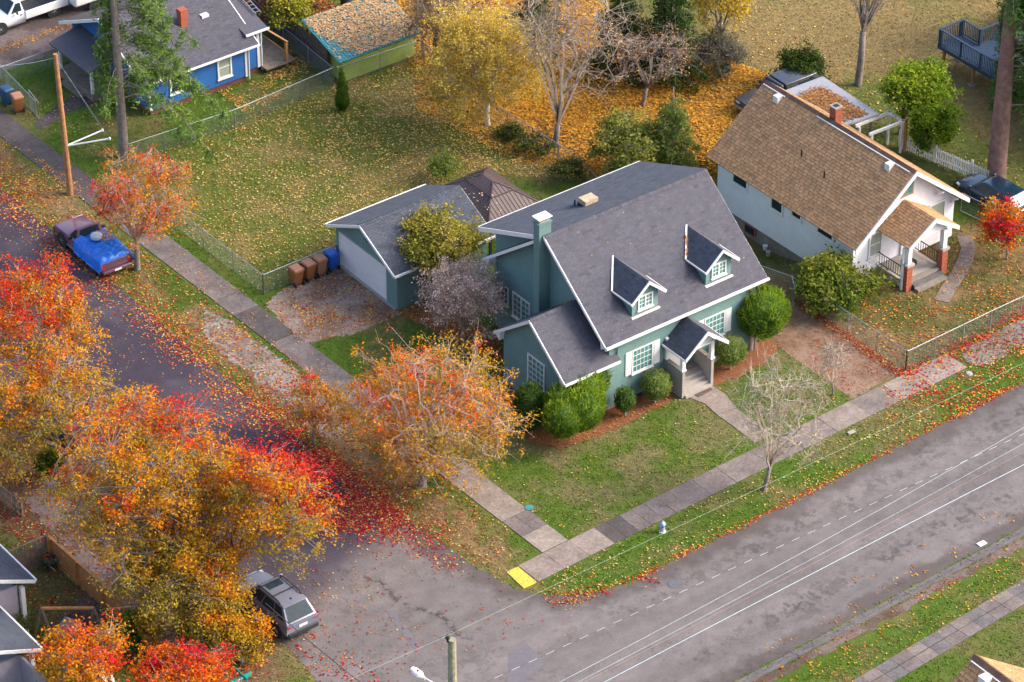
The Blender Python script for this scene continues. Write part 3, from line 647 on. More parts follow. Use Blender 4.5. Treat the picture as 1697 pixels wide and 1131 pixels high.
siding(b, (10.5, 0, 0), (0, 1, 0), (1, 0, 0), [(20.5, 0), (25.95, 0), (25.95, za(25.95)), (ayr, azr - .14), (20.5, za(20.5))]); b.build('wall', M['teal'], Gt)
b = MB(); b.box(4.66, 4.84, 20.6, 25.9, -.05, .06); b.build('threshold', M['concrete_lt'], Gt)
b = MB(); b.box(4.78, 4.83, 21.44, 21.54, 0, 2.18); b.box(4.78, 4.83, 25.6, 25.7, 0, 2.18); b.box(4.78, 4.83, 21.54, 25.6, 2.1, 2.18); b.build('door_frame', M['white'], Gt)
for k in range(4): b = MB(); b.box(4.82, 4.87, 21.54, 25.6, .06 + k * .51, .06 + k * .51 + .502); [b.box(4.812, 4.82, 21.56, 25.58, .09 + k * .51 + j * .16, .2 + k * .51 + j * .16) for j in range(3)]; b.build('door_panel', M['white'], Gt)
for ya, s, nm, kk in ((ay0, 1, 'shingle_dark_and_shaded', 250), (ay1, -1, 'shingle_dark_and_shaded', 0)):
    v_ = Vector((0, s * (ayr - ay0), azr - aze)); b = MB(); slope_slab(b, (ax0, ya, aze), (1, 0, 0), v_, ax1 - ax0, v_.length); q_ = b.build('roof', M['underlay'], Gt)
    shingles(q_, 's', (ax0, ya, aze), (1, 0, 0), v_, ax1 - ax0, v_.length, .30, .14, M[nm], kk, var=.15)
    if s == 1: b = MB(); ridge_caps(b, (ax0, ayr, azr + .015), (ax1, ayr, azr + .015), .15, 36, .45); b.build('ridge_cap', M['shingle_dark_and_shaded'], q_)
b = MB(); rake(b, ax0 - .003, ay0, aze, ayr, azr, .17); rake(b, ax0 - .003, ay1, aze, ayr, azr, .17); rake(b, ax1 + .035, ay0, aze - .04, ayr, azr - .04, .15); rake(b, ax1 + .035, ay1, aze - .04, ayr, azr - .04, .15); b.build('rake_board', M['white'], Gt)
b = MB(); b.box(ax0 - .05, ax1 + .05, ay0 - .1, ay0 - .005, aze - .1, aze + .01); b.box(ax0 - .05, ax1 + .05, ay1 + .005, ay1 + .1, aze - .1, aze + .01); b.build('gutter', M['white'], Gt)
b = MB(); b.box(4.6, 4.78, 22.95, 23.1, 3.05, 3.3); b.lathe([(.05, 3.1), (.09, 3.0)], (4.62, 22.9, 0), 8); b.lathe([(.05, 3.1), (.09, 3.0)], (4.62, 23.15, 0), 8); b.build('flood_light', M['teal_trim'], Gt)
# ------------------------------------------------------------------ metal-roofed gazebo behind the garage
Z = thing('gazebo', 'gazebo with two-tier brown metal hip roof between the garage and the teal house', 'gazebo', (12.95, 23.6, 0))
def hip(b, ribs, xa, xb, ya, yb, z, cx, cy, zc, hx, hy, sp):
    """frustum hip roof from eave rectangle to an upper rectangle of half sizes hx, hy, with standing seams"""
    lo = [(xa, ya, z), (xb, ya, z), (xb, yb, z), (xa, yb, z)]; hi = [(cx - hx, cy - hy, zc), (cx + hx, cy - hy, zc), (cx + hx, cy + hy, zc), (cx - hx, cy + hy, zc)]
    b.add(lo + hi + [(p[0], p[1], p[2] - .07) for p in lo], [(0, 1, 5, 4), (1, 2, 6, 5), (2, 3, 7, 6), (3, 0, 4, 7), (4, 5, 6, 7), (8, 9, 1, 0), (9, 10, 2, 1), (10, 11, 3, 2), (11, 8, 0, 3), (11, 10, 9, 8)])
    for i in range(4):
        A, B = Vector(lo[i]), Vector(lo[(i + 1) % 4]); C, D_ = Vector(hi[i]), Vector(hi[(i + 1) % 4]); n = int((B - A).length / sp); e = (B - A).normalized()
        for k in range(1, n):
            p = A + (B - A) * k / n; t = (p - A).dot(e); tc = (C - A).dot(e); td = (D_ - A).dot(e); up = (C - A) - e * tc
            f = 1 if tc <= t <= td else (t / tc if t < tc else ((B - A).length - t) / max(1e-6, (B - A).length - td))
            q = p + up * f
            if f > .06: ribs.beam(p + Vector((0, 0, .012)), q + Vector((0, 0, .012)), .025, .03)
        ribs.beam(A + Vector((0, 0, .015)), C + Vector((0, 0, .015)), .06, .04)
b = MB(); r_ = MB(); hip(b, r_, 11.35, 14.6, 21.45, 25.85, 2.30, 12.95, 23.65, 3.02, .55, .95, .22); zr1 = b.build('roof', M['metal_roof'], Z); r_.build('seam', M['metal_roof'], zr1)
b = MB(); r_ = MB(); hip(b, r_, 12.25, 13.65, 22.45, 24.85, 2.96, 12.95, 23.65, 3.32, .03, .45, .22); zr2 = b.build('upper_roof', M['metal_roof'], Z); r_.build('seam', M['metal_roof'], zr2)
for xx in (11.6, 14.3):
    for yy in (21.7, 25.6): b = MB(); b.box(xx, xx + .12, yy, yy + .12, 0, 2.28); b.build('post', M['black_iron'], Z)
# ------------------------------------------------------------------ white house next door (its own frame, turned 1.3 degrees)
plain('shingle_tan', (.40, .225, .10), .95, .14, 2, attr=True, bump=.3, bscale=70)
N_ = thing('house', 'white house with steep brown shingle roof and a brick-pillared porch, right of the teal house', 'house', (24.55, 7.75, 0), radians(1.3))
bz, rz_, hw_, ln = 2.52, 5.75, 4.05, 11.7
zq = lambda x: bz + min(x, 2 * hw_ - x) * (rz_ - bz) / hw_ - .16
b = MB()
siding(b, (.45, 0, 0), (0, -1, 0), (-1, 0, 0), [(-11.2, -.35), (-.6, -.35), (-.6, zq(.45)), (-11.2, zq(.45))], lap=.17)
siding(b, (0, .6, 0), (1, 0, 0), (0, -1, 0), [(.45, .1), (7.6, .1), (7.6, zq(7.6)), (hw_, rz_ - .2), (.45, zq(.45))], lap=.15)
siding(b, (7.6, 0, 0), (0, 1, 0), (1, 0, 0), [(.6, .1), (11.2, .1), (11.2, zq(7.6)), (.6, zq(7.6))]); siding(b, (8.05, 11.2, 0), (-1, 0, 0), (0, 1, 0), [(.45, -.3), (7.6, -.3), (7.6, zq(7.6)), (hw_, rz_ - .2), (.45, zq(.45))])
b.build('wall', M['white_siding'], N_)
b = MB(); b.box(.49, 7.56, .64, 11.16, -1.7, .12); b.build('foundation', M['concrete'], N_)
b = MB(); b.box(.40, .46, 5.6 - 4.0 + 6.42, 5.6 - 4.0 + 7.3, -.95, -.42); bw = b.build('basement_window', M['brick'], N_); b = MB(); b.box(.385, .399, 8.1, 8.82, -.88, -.48); b.build('pane', M['dark_glass'], bw)
for xe, s, nm, kk in ((0, 1, 'shingle_brown', 300), (2 * hw_, -1, 'shingle_tan', 0)):
    v_ = Vector((s * hw_, 0, rz_ - bz)); b = MB(); slope_slab(b, (xe, 0, bz), (0, 1, 0), v_, ln, v_.length, .14); q_ = b.build('roof', M['underlay'], N_)
    shingles(q_, 's', (xe, 0, bz), (0, 1, 0), v_, ln, v_.length, .36, .175, M[nm], kk, var=.17, th=.02, gap=.012)
    if s == 1: b = MB(); ridge_caps(b, (hw_, 0, rz_ + .02), (hw_, ln, rz_ + .02), .17, 40, .75); b.build('ridge_cap', plain('cap_brown', (.13, .07, .05), .95, .2, 3, attr=True), q_)
b = MB(); b.beam((hw_ - .2, .3, rz_ - .12), (hw_ - .2, 7.4, rz_ - .12), .07, .02); b.beam((hw_ - .2, 9.9, rz_ - .12), (hw_ - .2, 11.6, rz_ - .12), .07, .02); b.build('ridge_flashing', M['white'], N_)
for yy in (1.55, 10.2): b = MB(); b.box(hw_ - .62, hw_ - .25, yy - .18, yy + .18, rz_ - .5, rz_ - .1); b.build('roof_vent', M['off_white'], N_)
for yy, xx in ((6.55, .6), (4.5, .35)): zz = bz + xx * (rz_ - bz) / hw_ + 1.2; xx += 1.5; b = MB(); b.lathe([(.045, zz - .2), (.045, zz + .4)], (xx, yy, 0), 8); b.build('vent_pipe', M['black_iron'], N_)
b = MB()
for s, xe in ((1, 0), (-1, 2 * hw_)): b.prism([(xe, 0, bz + .01), (hw_, 0, rz_ + .01), (hw_, 0, rz_ - .25), (xe, 0, bz - .26)], (0, -.06, 0))
b.build('rake_board', M['white'], N_)
b = MB()
for xx, zz in ((hw_, rz_ - .45), (6.2, 3.6), (7.3, 2.75)): b.beam((xx, .6, zz), (xx, .05, zz), .1); b.beam((xx, .6, zz - .45), (xx, .15, zz - .05), .08)
b.build('bracket', M['white'], N_)
b = MB()   # chimney of brick courses
for k in range(10): b.box(4.16 + (k % 2) * .008, 4.62, 6.3 + (k % 2) * .008, 6.76, 5.3 + k * .11, 5.3 + k * .11 + .1)
c_ = b.build('chimney', M['brick'], N_); b = MB(); b.box(4.18, 4.6, 6.32, 6.74, 5.2, 6.39); b.box(4.12, 4.66, 6.26, 6.8, 6.4, 6.47); b.build('crown', M['mortar'], c_); b = MB(); b.box(4.25, 4.53, 6.4, 6.66, 6.471, 6.49); b.build('flue', M['black_iron'], c_)
for a, c, z0 in ((8.75, 10.0, 1.6), (5.95, 6.95, 1.48), (4.5, 5.35, 1.8), (2.05, 3.35, 1.78)): window(N_, (.45 - .02, 0, 0), (0, -1, 0), (-1, 0, 0), -c, -a, z0, 2.72, 1, 1, frame=.1, gl='dark_glass')
M['curtain_glass'] = mat('curtain_glass', (.33, .36, .30), .12, .15, 1, spec=.8)
window(N_, (0, .6 - .02, 0), (1, 0, 0), (0, -1, 0), 1.5, 2.45, 1.1, 2.62, 1, 2, frame=.1, gl='curtain_glass', mun=.05)
window(N_, (0, .6 - .02, 0), (1, 0, 0), (0, -1, 0), 5.75, 6.95, 1.55, 2.72, 1, 1, frame=.11, gl='curtain_glass')
b = MB(); O_ = Vector((0, .58, 0)); b.prism([(3.5, .57, 4.0), (4.45, .57, 4.0), (4.45, .57, 5.05)], (0, -.05, 0)); gwf = b.build('gable_window', M['orange_wood'], N_); b = MB(); b.prism([(3.75, .515, 4.1), (4.36, .515, 4.1), (4.36, .515, 4.78)], (0, -.01, 0)); b.build('pane', M['glass'], gwf)
# porch
b = MB(); b.box(2.2, 4.75, -1.35, .58, -.1, .45); b.build('porch_floor', M['concrete_lt'], N_)
for k in range(3): b = MB(); b.box(2.55, 4.62, -2.2 + k * .29, -1.34, -.1, .15 + k * .145); b.build('step', M['concrete' if k != 1 else 'old_concrete'], N_)
b = MB(); b.box(3.9, 4.72, .5, .57, .46, 2.5); dd = b.build('door', M['off_white'], N_); b = MB(); b.box(3.8, 3.9, .48, .57, .46, 2.62); b.box(4.72, 4.82, .48, .57, .46, 2.62); b.box(3.8, 4.82, .48, .57, 2.5, 2.62); b.build('door_frame', M['white'], N_)
for xx in (2.1, 4.6):
    b = MB()
    for k in range(14):
        o = (k % 2) * .01
        for j in range(2): b.box(xx + o + j * .2, xx + o + j * .2 + .19, -1.76 + o, -1.38 - o, k * .108, k * .108 + .098)
    p_ = b.build('brick_pillar', M['brick'], N_); b = MB(); b.box(xx + .012, xx + .375, -1.745, -1.395, -.05, 1.51); b.build('mortar_core', M['mortar'], p_)
    b = MB(); b.box(xx - .06, xx + .45, -1.83, -1.31, 1.512, 1.64); b.build('capstone', M['concrete_lt'], p_)
    b = MB(); b.box(xx + .06, xx + .33, -1.7, -1.43, 1.64, 2.75); b.build('porch_post', M['white'], N_)
for xx in (2.24, 4.68):
    b = MB(); b.beam((xx, -1.35, 1.25), (xx, .56, 1.25), .04); b.beam((xx, -1.35, .62), (xx, .56, .62), .035); rl = b.build('railing', M['black_iron'], N_)
    for k in range(11): b = MB(); y = -1.28 + k * .172; b.beam((xx, y, .62), (xx, y, 1.25), .022); b.build('baluster', M['black_iron'], rl)
b = MB(); b.box(2.0, 2.1, -1.5, -1.4, .0, 2.6); b.build('downspout', M['white'], N_)
pk = 3.85; pa, pb_, pz, pp, pf = 2.05, 5.6, 2.72, 3.85, -1.8
for xe, s in ((pa, 1), (pb_, -1)):
    v_ = Vector((pk - xe, 0, pp - pz)); b = MB(); slope_slab(b, (xe, pf, pz), (0, 1, 0), v_, .55 - pf, v_.length, .1); q_ = b.build('porch_roof', M['underlay'], N_)
    shingles(q_, 's', (xe, pf, pz), (0, 1, 0), v_, .55 - pf, v_.length, .36, .165, M['shingle_brown' if s > 0 else 'shingle_tan'], 0, var=.16, th=.018, gap=.012)
b = MB()
for xe in (pa, pb_): b.prism([(xe, pf, pz + .02), (pk, pf, pp + .02), (pk, pf, pp - .24), (xe, pf, pz - .22)], (0, -.06, 0))
b.build('fascia', M['white'], N_)
b = MB(); b.prism([(pa + .3, -1.55, 2.76), (pb_ - .3, -1.55, 2.76), (pk, -1.55, 3.68)], (0, .06, 0)); b.build('porch_gable', M['white_siding'], N_)
mark(thing('door_mat', 'round dark mat on the porch floor of the white house', 'door mat', (28.2, 7.6, .452)))
b = MB(); b.lathe([(.42, .452), (.42, .475)], (28.25, 7.55, 0), 20); b.build('mat', M['rubber'], COL.objects['door_mat.001'])
b = MB(); b.lathe([(.11, 1.25), (.11, 1.5), (.03, 1.56)], (29.55, 6.3, .1), 10); po = b.build('porch_lamp', M['white']); mark(po, 'small white globe lamp on the right brick pillar of the white house porch', 'lamp')
# ------------------------------------------------------------------ carport and pergola behind the white house
Cp = thing('carport', 'flat grey carport roof heaped with brown leaves behind the white house', 'carport', (33.4, 20, 0))
b = MB(); b.flat([(32.3, 22.5), (35.1, 22.4), (34.9, 17.5), (31.5, 17.9)], 2.12, 2.24); b.build('roof', plain('sheet_roof', (.30, .31, .35), .55, .15, 1.2, col2=(.36, .36, .39), metal=.2), Cp)
for p in ((32.5, 22.2), (34.8, 22.1), (34.6, 17.8)): b = MB(); b.box(p[0], p[0] + .1, p[1], p[1] + .1, 0, 2.11); b.build('post', M['old_wood'], Cp)
Pg = thing('pergola', 'white timber pergola frame beside the picket fence', 'pergola', (34.5, 17, 0))
for a, c in (((33.3, 17.6), (35.8, 17.55)), ((33.3, 16.5), (35.75, 16.4)), ((35.65, 16.3), (35.7, 17.7))): b = MB(); b.beam((*a, 2.0), (*c, 2.0), .1, .16); b.build('beam', M['off_white'], Pg)
for p in ((35.66, 17.5), (35.66, 16.45), (33.5, 17.5), (33.5, 16.5)): b = MB(); b.box(p[0] - .06, p[0] + .06, p[1] - .06, p[1] + .06, 0, 1.92); b.build('post', M['off_white'], Pg)
b = MB(); b.box(35.82, 35.95, 16.3, 16.43, 0, 2.1); b.build('post', M['cedar'], Pg, label='orange timber post of the pergola')
# ------------------------------------------------------------------ white picket fence
def picket_fence(name, label, a, c, h, m, sp=.15, w=.085, group=None, rails=(.3, .8)):
    a = np.array(a); c = np.array(c); L = np.linalg.norm(c - a); u = (c - a) / L; F = thing(name, label, 'fence', (a[0], a[1], 0), 0, group); n = np.array((-u[1], u[0])) * .03
    for r in rails: b = MB(); b.beam((*(a + n), r * h), (*(c + n), r * h), .04, .09); b.build('rail', m, F)
    for k in range(int(L / 2.4) + 2):
        p = a + u * min(L, k * 2.4) + n * 2; b = MB(); b.box(p[0] - .05, p[0] + .05, p[1] - .05, p[1] + .05, 0, h + .12); b.build('post', m, F)
    src = None
    for k in range(int(L / sp)):
        p = a + u * (k + .5) * sp - n; d = u * w / 2
        if src is None:
            b = MB(); q = [(-d[0], -d[1], .06), (d[0], d[1], .06), (d[0], d[1], h - .06), (0, 0, h), (-d[0], -d[1], h - .06)]; b.prism(q, (n[0] * .7, n[1] * .7, 0))
            OFF[F.name] = None; src = b.build('picket', m, F).data; OFF[F.name] = Vector((a[0], a[1], 0)); o = [x for x in COL.objects if x.data == src][0]
        else: o = link('picket', src, F)
        o.location = (p[0] - a[0], p[1] - a[1], rnd.uniform(-.02, .02)); o.rotation_euler = (rnd.uniform(-.02, .02), 0, 0)
    return F
picket_fence('picket_fence', 'white picket fence running behind the white house to the tall trunk', (35.95, 16.9), (37.25, 10.9), 1.0, M['white'])
picket_fence('picket_fence', 'weathered grey picket fence by the leafy path at the left edge', at(-60, 770)[:2], at(36, 857)[:2], .95, M['old_wood'])
# ------------------------------------------------------------------ chain link fences
def chain_fence(label, pts, h=1.2, sp=2.4, group='chain link fences', top=True):
    P = [np.array(p[:2], float) for p in pts]; F = thing('chain_link_fence', label, 'fence', (P[0][0], P[0][1], 0), 0, group); V = []
    for i, (a, c) in enumerate(zip(P[:-1], P[1:])):
        L = np.linalg.norm(c - a); u = (c - a) / L; n = max(1, int(round(L / sp)))
        if top:
            b = MB(); ps = [(*(a + u * L * k / n), h + float(terrain(*(a + u * L * k / n)))) for k in range(n + 1)]; b.tube(ps, .022, 6); b.build('top_rail', M['steel'], F)
        for k in range(n + (i == len(P) - 2)):
            p = a + u * L * k / n; z = float(terrain(*p)); b = MB(); r = .04 if k in (0, n) else .028; b.lathe([(r, z - .1), (r, z + h + .02), (.01, z + h + .07)], (p[0], p[1], 0), 7); b.build('post', M['steel'], F)
        # woven wire: two families of slanting wires
        s = .075; K = int((L + h) / s); t = .0026
        for k in range(K):
            for sg in (1, -1):
                u0 = k * s - h if sg == 1 else k * s; z0, z1 = 0., h; ua, ub = (u0, u0 + h) if sg == 1 else (u0, u0 - h)
                # clip to [0, L]
                def cl(ua, za, ub, zb):
                    q = []
                    t0, t1 = 0., 1.; d = ub - ua
                    for lim, s_ in ((0., 1), (L, -1)):
                        f0 = (ua - lim) * s_; f1 = (ub - lim) * s_
                        if f0 < 0 and f1 < 0: return None
                        if f0 < 0: t0 = max(t0, f0 / (f0 - f1))
                        elif f1 < 0: t1 = min(t1, f0 / (f0 - f1))
                    if t1 - t0 < .02: return None
                    return ua + d * t0, za + (zb - za) * t0, ua + d * t1, za + (zb - za) * t1
                r = cl(ua, z0, ub, z1)
                if r is None: continue
                pa = np.array((*(a + u * r[0]), r[1] + float(terrain(*(a + u * r[0]))))); pb = np.array((*(a + u * r[2]), r[3] + float(terrain(*(a + u * r[2])))))
                d = pb - pa; d = d / np.linalg.norm(d); nn = np.array((-u[1], u[0], 0)); e = np.cross(d, nn)
                for w in (nn * t, e * t): V.append([pa - w, pb - w, pb + w, pa + w])
    quads('wire_mesh', np.array(V), M['wire'], None, F, 'stuff')
    return F
chain_fence('chain link fence along the side street beside the leafy lot', [at(437, 488), at(290, 376), at(215, 270)])
chain_fence('short chain link fence behind the row of bins up to the garage', [at(437, 488), (4.75, 25.9)])
chain_fence('long chain link fence between the leafy lot and the blue house', [at(215, 270), at(390, 213), at(553, 143)])
chain_fence('chain link fence in front of the lime green shed', [at(560, 142), at(700, 96)])
chain_fence('chain link fence with a gate between the gravel parking and the white house', [(21.6, 19.2), (21.75, 12.0), (21.8, 9.4), (21.94, .78)])
chain_fence('chain link fence along the front sidewalk of the white house yard', [(21.94, .78), at(1595, 570), at(1640, 548), at(1790, 478)])
chain_fence('chain link fence beside the white truck driveway', [at(-25, 152), at(130, 98)])
chain_fence('low chain link fence ending at the front path of the blue house', [at(-20, 110), at(60, 193)], h=1.0)
chain_fence('chain link fence at the back of the leafy lot under the birch', [at(702, 95), at(800, 185), at(925, 265), at(1000, 318)], h=1.0)
chain_fence('chain link fence along the old plank fence by the blue house deck', [at(553, 143), at(470, 75), at(395, 5)])
# gates
for lab, p, q, bl in (('open chain link gate with a blue sign plate on the parking side', (21.75, 9.4), (21.1, 8.35), 1), ('open chain link gate at the front corner of the white house', at(1592, 352)[:2], at(1640, 375)[:2], 0), ('narrow chain link gate at the front path of the blue house', at(50, 180)[:2], at(66, 200)[:2], 0)):
    p = np.array(p); q = np.array(q); g = thing('chain_link_gate', lab, 'gate', (p[0], p[1], 0)); b = MB(); b.tube([(*p, .1), (*p, 1.2), (*q, 1.2), (*q, .1), (*p, .1)], .022, 6); b.build('gate_frame', M['steel'], g)
    V = []; u = (q - p); L = np.linalg.norm(u); u = u / L; k = 0.
    while k < L:
        a3 = np.array((*(p + u * k), .1)); 
        for sg in (1, -1):
            e = np.clip(k + sg * 1.1, 0, L); zt_ = .1 + abs(e - k); c3 = np.array((*(p + u * e), zt_)); w = np.array((u[0], u[1], 0)) * .003; V.append([a3 - w, c3 - w, c3 + w, a3 + w])
        k += .08
    quads('wire_mesh', np.array(V), M['wire'], None, g, 'stuff')
    if bl: b = MB(); c = p * .35 + q * .65; b.beam((*(c - u * .12), .95), (*(c + u * .12), .95), .02, .32); b.build('sign_plate', plain('sign_blue', (.01, .22, .5), .5, .1, 3), g)
# ------------------------------------------------------------------ plank fences
def plank_fence(label, a, c, h, m, horizontal=False, w=.15, post_m=None, group=None, lattice=False):
    a = np.array(a[:2], float); c = np.array(c[:2], float); L = np.linalg.norm(c - a); u = (c - a) / L; n = np.array((-u[1], u[0])); F = thing('plank_fence', label, 'fence', (a[0], a[1], 0), 0, group); pm = post_m or m
    for k in range(int(L / 2.2) + 2):
        p = a + u * min(L, k * 2.2); b = MB(); b.beam((*p, -.1), (*p, h + .05), .11, .11); b.build('post', pm, F)
    if horizontal:
        nb = int(h / (w + .01))
        for k in range(int(L / 2.2) + 1):
            s0 = k * 2.2; s1 = min(L, s0 + 2.19)
            if s1 - s0 < .1: continue
            for j in range(nb): z = .04 + j * (w + .012) + w / 2; b = MB(); o = n * (.065 + rnd.uniform(-.004, .004)); b.beam((*(a + u * s0 + o), z), (*(a + u * s1 + o), z + rnd.uniform(-.006, .006)), .022, w); b.build('plank', m, F)
        b = MB(); b.beam((*a, h + .06), (*c, h + .06), .16, .04); b.build('cap_rail', M['orange_wood'], F)
    else:
        for k in range(int(L / (w + .008))):
            p = a + u * (k + .5) * (w + .008) + n * (.06 + rnd.uniform(-.006, .006)); b = MB(); b.beam((*p, .03), (*(p + u * rnd.uniform(-.015, .015)), h - (0.3 if lattice else 0) + rnd.uniform(-.03, .03)), w, .02, up=(n[0], n[1], 0)); b.build('plank', m, F)
        for z in (.3, h - .35): b = MB(); b.beam((*a, z), (*c, z), .05, .09); b.build('rail', pm, F)
        if lattice:
            b = MB(); b.beam((*a, h), (*c, h), .1, .05); b.build('cap_rail', M['old_wood'], F); b = MB()
            for k in range(int(L / .13)): p = a + u * (k + .5) * .13; b.beam((*p, h - .3), (*p, h), .05, .03)
            b.build('lattice', M['old_wood'], F, kind='stuff')
    return F
plank_fence('new orange cedar fence of level boards beside the left path', at(85, 931), at(262, 1090), 1.45, M['cedar'], True, .2)
plank_fence('weathered plank fence with a lattice top behind the wheelbarrow', (-20.35, 13.35), (-27.5, 13.2), 1.5, M['old_wood'], False, .14, None, None, True)
plank_fence('old dark plank fence between the blue house deck and the lime shed', (15.35, 42.1), (16.3, 56), 1.9, plain('dark_plank', (.105, .078, .062), .95, .35, 4, bump=.3), False, .2)
# ------------------------------------------------------------------ blue house at the top left
B = thing('house', 'bright blue house with white trim and dark roof behind the tall conifer', 'house', (5, 44.4, 0))
b = MB()
siding(b, (5, 44.4, 0), (1, 0, 0), (0, -1, 0), [(0, .35), (6.4, .35), (6.4, 2.45), (0, 2.45)], lap=.13)
siding(b, (5, 0, 0), (0, -1, 0), (-1, 0, 0), [(-52.5, .35), (-44.4, .35), (-44.4, 2.45), (-48.4, 4.5), (-52.5, 2.45)], lap=.13)
siding(b, (11.4, 0, 0), (0, 1, 0), (1, 0, 0), [(44.4, .35), (52.5, .35), (52.5, 2.45), (48.4, 4.5), (44.4, 2.45)], lap=.13); siding(b, (11.42, 44.85, 0), (1, 0, 0), (0, -1, 0), [(0, .35), (1.15, .35), (1.15, 2.8), (0, 2.8)], lap=.13)
siding(b, (12.57, 0, 0), (0, 1, 0), (1, 0, 0), [(44.85, .35), (52, .35), (52, 2.9), (44.85, 2.8)], lap=.13); b.build('wall', M['blue_siding'], B)
b = MB()
for k in range(4): b.box(5.03, 11.37, 44.43 + (k % 2) * .01, 52.4, -.05 + k * .105, -.05 + k * .105 + .1)
b.box(11.3, 12.5, 44.9, 52, -.05, .36); b.build('foundation', plain('brick_dark', (.16, .055, .04), .95, .3, 6), B)
for y0_, s in ((43.95, 1), (52.9, -1)):
    v_ = Vector((0, s * 4.47, 2.2)); b = MB(); slope_slab(b, (4.4, y0_, 2.38), (1, 0, 0), v_, 7.6, v_.length); q_ = b.build('roof', M['underlay'], B)
    if s == 1: shingles(q_, 's', (4.4, y0_, 2.38), (1, 0, 0), v_, 7.6, v_.length, .3, .14, M['shingle_grey'], 0, var=.12)
b = MB(); v_ = Vector((0, 6.5, 1.5)); slope_slab(b, (11.5, 44.5, 2.86), (1, 0, 0), v_, 1.5, v_.length); b.build('roof', M['shingle_grey'], B)
b = MB(); b.box(4.3, 12.05, 43.86, 43.94, 2.28, 2.38); b.box(11.5, 13.05, 44.4, 44.48, 2.76, 2.88); b.build('gutter', M['white'], B)
b = MB(); rake(b, 4.39, 43.95, 2.38, 48.42, 4.58, .2); rake(b, 4.39, 52.9, 2.38, 48.42, 4.58, .2); rake(b, 12.06, 43.95, 2.38, 48.42, 4.58, .2); b.build('rake_board', M['white'], B)
b = MB(); b.box(4.95, 5.1, 44.34, 44.4, .3, 2.4); b.box(11.3, 11.44, 44.34, 44.4, .3, 2.4); b.box(12.42, 12.6, 44.79, 44.85, .3, 2.8); b.tube([(11.55, 44.0, 2.3), (11.52, 44.3, 2.1), (11.52, 44.32, .1)], .045, 6); b.tube([(12.75, 44.45, 2.8), (12.68, 44.75, 2.55), (12.68, 44.78, .1)], .045, 6); b.build('trim', M['white'], B)
window(B, (0, 44.38, 0), (1, 0, 0), (0, -1, 0), 9.45, 10.4, .75, 2.12, 1, 2, frame=.1, gl='curtain_glass', mun=.05)
window(B, (0, 44.38, 0), (1, 0, 0), (0, -1, 0), 6.3, 7.1, .9, 2.1, 1, 2, frame=.1, gl='dark_glass', mun=.05)
window(B, (4.98, 0, 0), (0, -1, 0), (-1, 0, 0), -46.4, -45.2, .85, 2.1, 1, 2, frame=.12, gl='curtain_glass', mun=.05)
window(B, (4.98, 0, 0), (0, -1, 0), (-1, 0, 0), -49.5, -48.4, .85, 2.1, 1, 2, frame=.12, gl='curtain_glass', mun=.05)
b = MB(); b.box(8.45, 8.9, 46.3, 46.75, 3.3, 4.6); c_ = b.build('chimney', M['brick'], B); b = MB(); b.box(9.9, 10.35, 46.4, 46.8, 3.5, 3.75); b.build('skylight', M['white'], B)
b = MB(); b.box(3.2, 5, 47.6, 51.4, 0, .45); b.box(2.8, 3.2, 48.4, 50.4, 0, .2); b.build('porch_floor', M['old_wood'], B)
b = MB(); slope_slab(b, (2.9, 47.4, 2.1), (0, 1, 0), (2.1, 0, .5), 4.2, 2.16, .1); b.build('porch_roof', M['shingle_grey'], B)
for yy in (47.7, 51.1): b = MB(); b.box(3.25, 3.4, yy, yy + .15, .45, 2.08); b.build('porch_post', M['white'], B)
for k in range(4): b = MB(); b.box(12.62 + k * .5, 13.11 + k * .5, 44.2, 47.5, .28, .36); b.build('deck_board', M['old_wood'], B)
b = MB(); b.box(14.05, 14.2, 44.35, 44.5, 0, 1.55); b.build('deck_post', M['cedar'], B); b = MB(); b.beam((14.15, 44.3, 1.6), (13.2, 47.8, 2.2), .12, .06); b.beam((14.1, 44.5, .9), (14.1, 47.4, .9), .05, .09); b.build('deck_rail', M['orange_wood'], B)
Ld = thing('ladder', 'metal ladder lying along the roof edge of the blue house', 'ladder', (13.05, 46.6, 3.0))
b = MB(); b.beam((12.95, 45.6, 3.22), (12.95, 48.4, 3.9), .04, .06); b.beam((13.3, 45.6, 3.2), (13.3, 48.4, 3.88), .04, .06); b.build('stile', M['steel'], Ld)
for k in range(9): y = 45.75 + k * .3; z = 3.22 + (y - 45.6) * .24; b = MB(); b.beam((12.95, y, z), (13.3, y, z), .035); b.build('rung', M['steel'], Ld)
# ------------------------------------------------------------------ lime shed
L_ = thing('shed', 'lime green shed with leaf-strewn teal metal roof behind the chain link fence', 'shed', (15.6, 41, 0))
b = MB(); b.prism([(15.6, 41.0, -.1), (15.6, 44.1, -.1), (15.6, 44.1, 2.5), (15.6, 41.0, 1.32)], (.08, 0, 0)); b.prism([(20.6, 41.0, -.1), (20.6, 44.1, -.1), (20.6, 44.1, 2.5), (20.6, 41.0, 1.32)], (-.08, 0, 0)); b.box(15.68, 20.52, 41.0, 41.08, -.1, 1.25); b.box(15.68, 20.52, 44.02, 44.1, -.1, 2.45); b.build('wall', M['lime'], L_)
b = MB(); b.box(15.7, 20.5, 41.03, 41.07, 1.25, 1.6); b.build('clerestory', M['dark_glass'], L_)
for k in range(9): b = MB(); b.box(15.66 + k * .6, 15.7 + k * .6, 40.98, 41.02, 1.25, 1.58); b.build('mullion', M['old_wood'], L_)
v_ = Vector((0, 3.75, 1.06)); O_ = Vector((15.2, 40.65, 1.56)); b = MB(); slope_slab(b, O_, (1, 0, 0), v_, 5.75, v_.length, .05); lr = b.build('roof', M['teal_metal'], L_)
b = MB()
for k in range(30): x = 15.2 + .1 + k * .192; b.beam((x, 40.65, 1.575), (x, 44.4, 2.635), .05, .025)
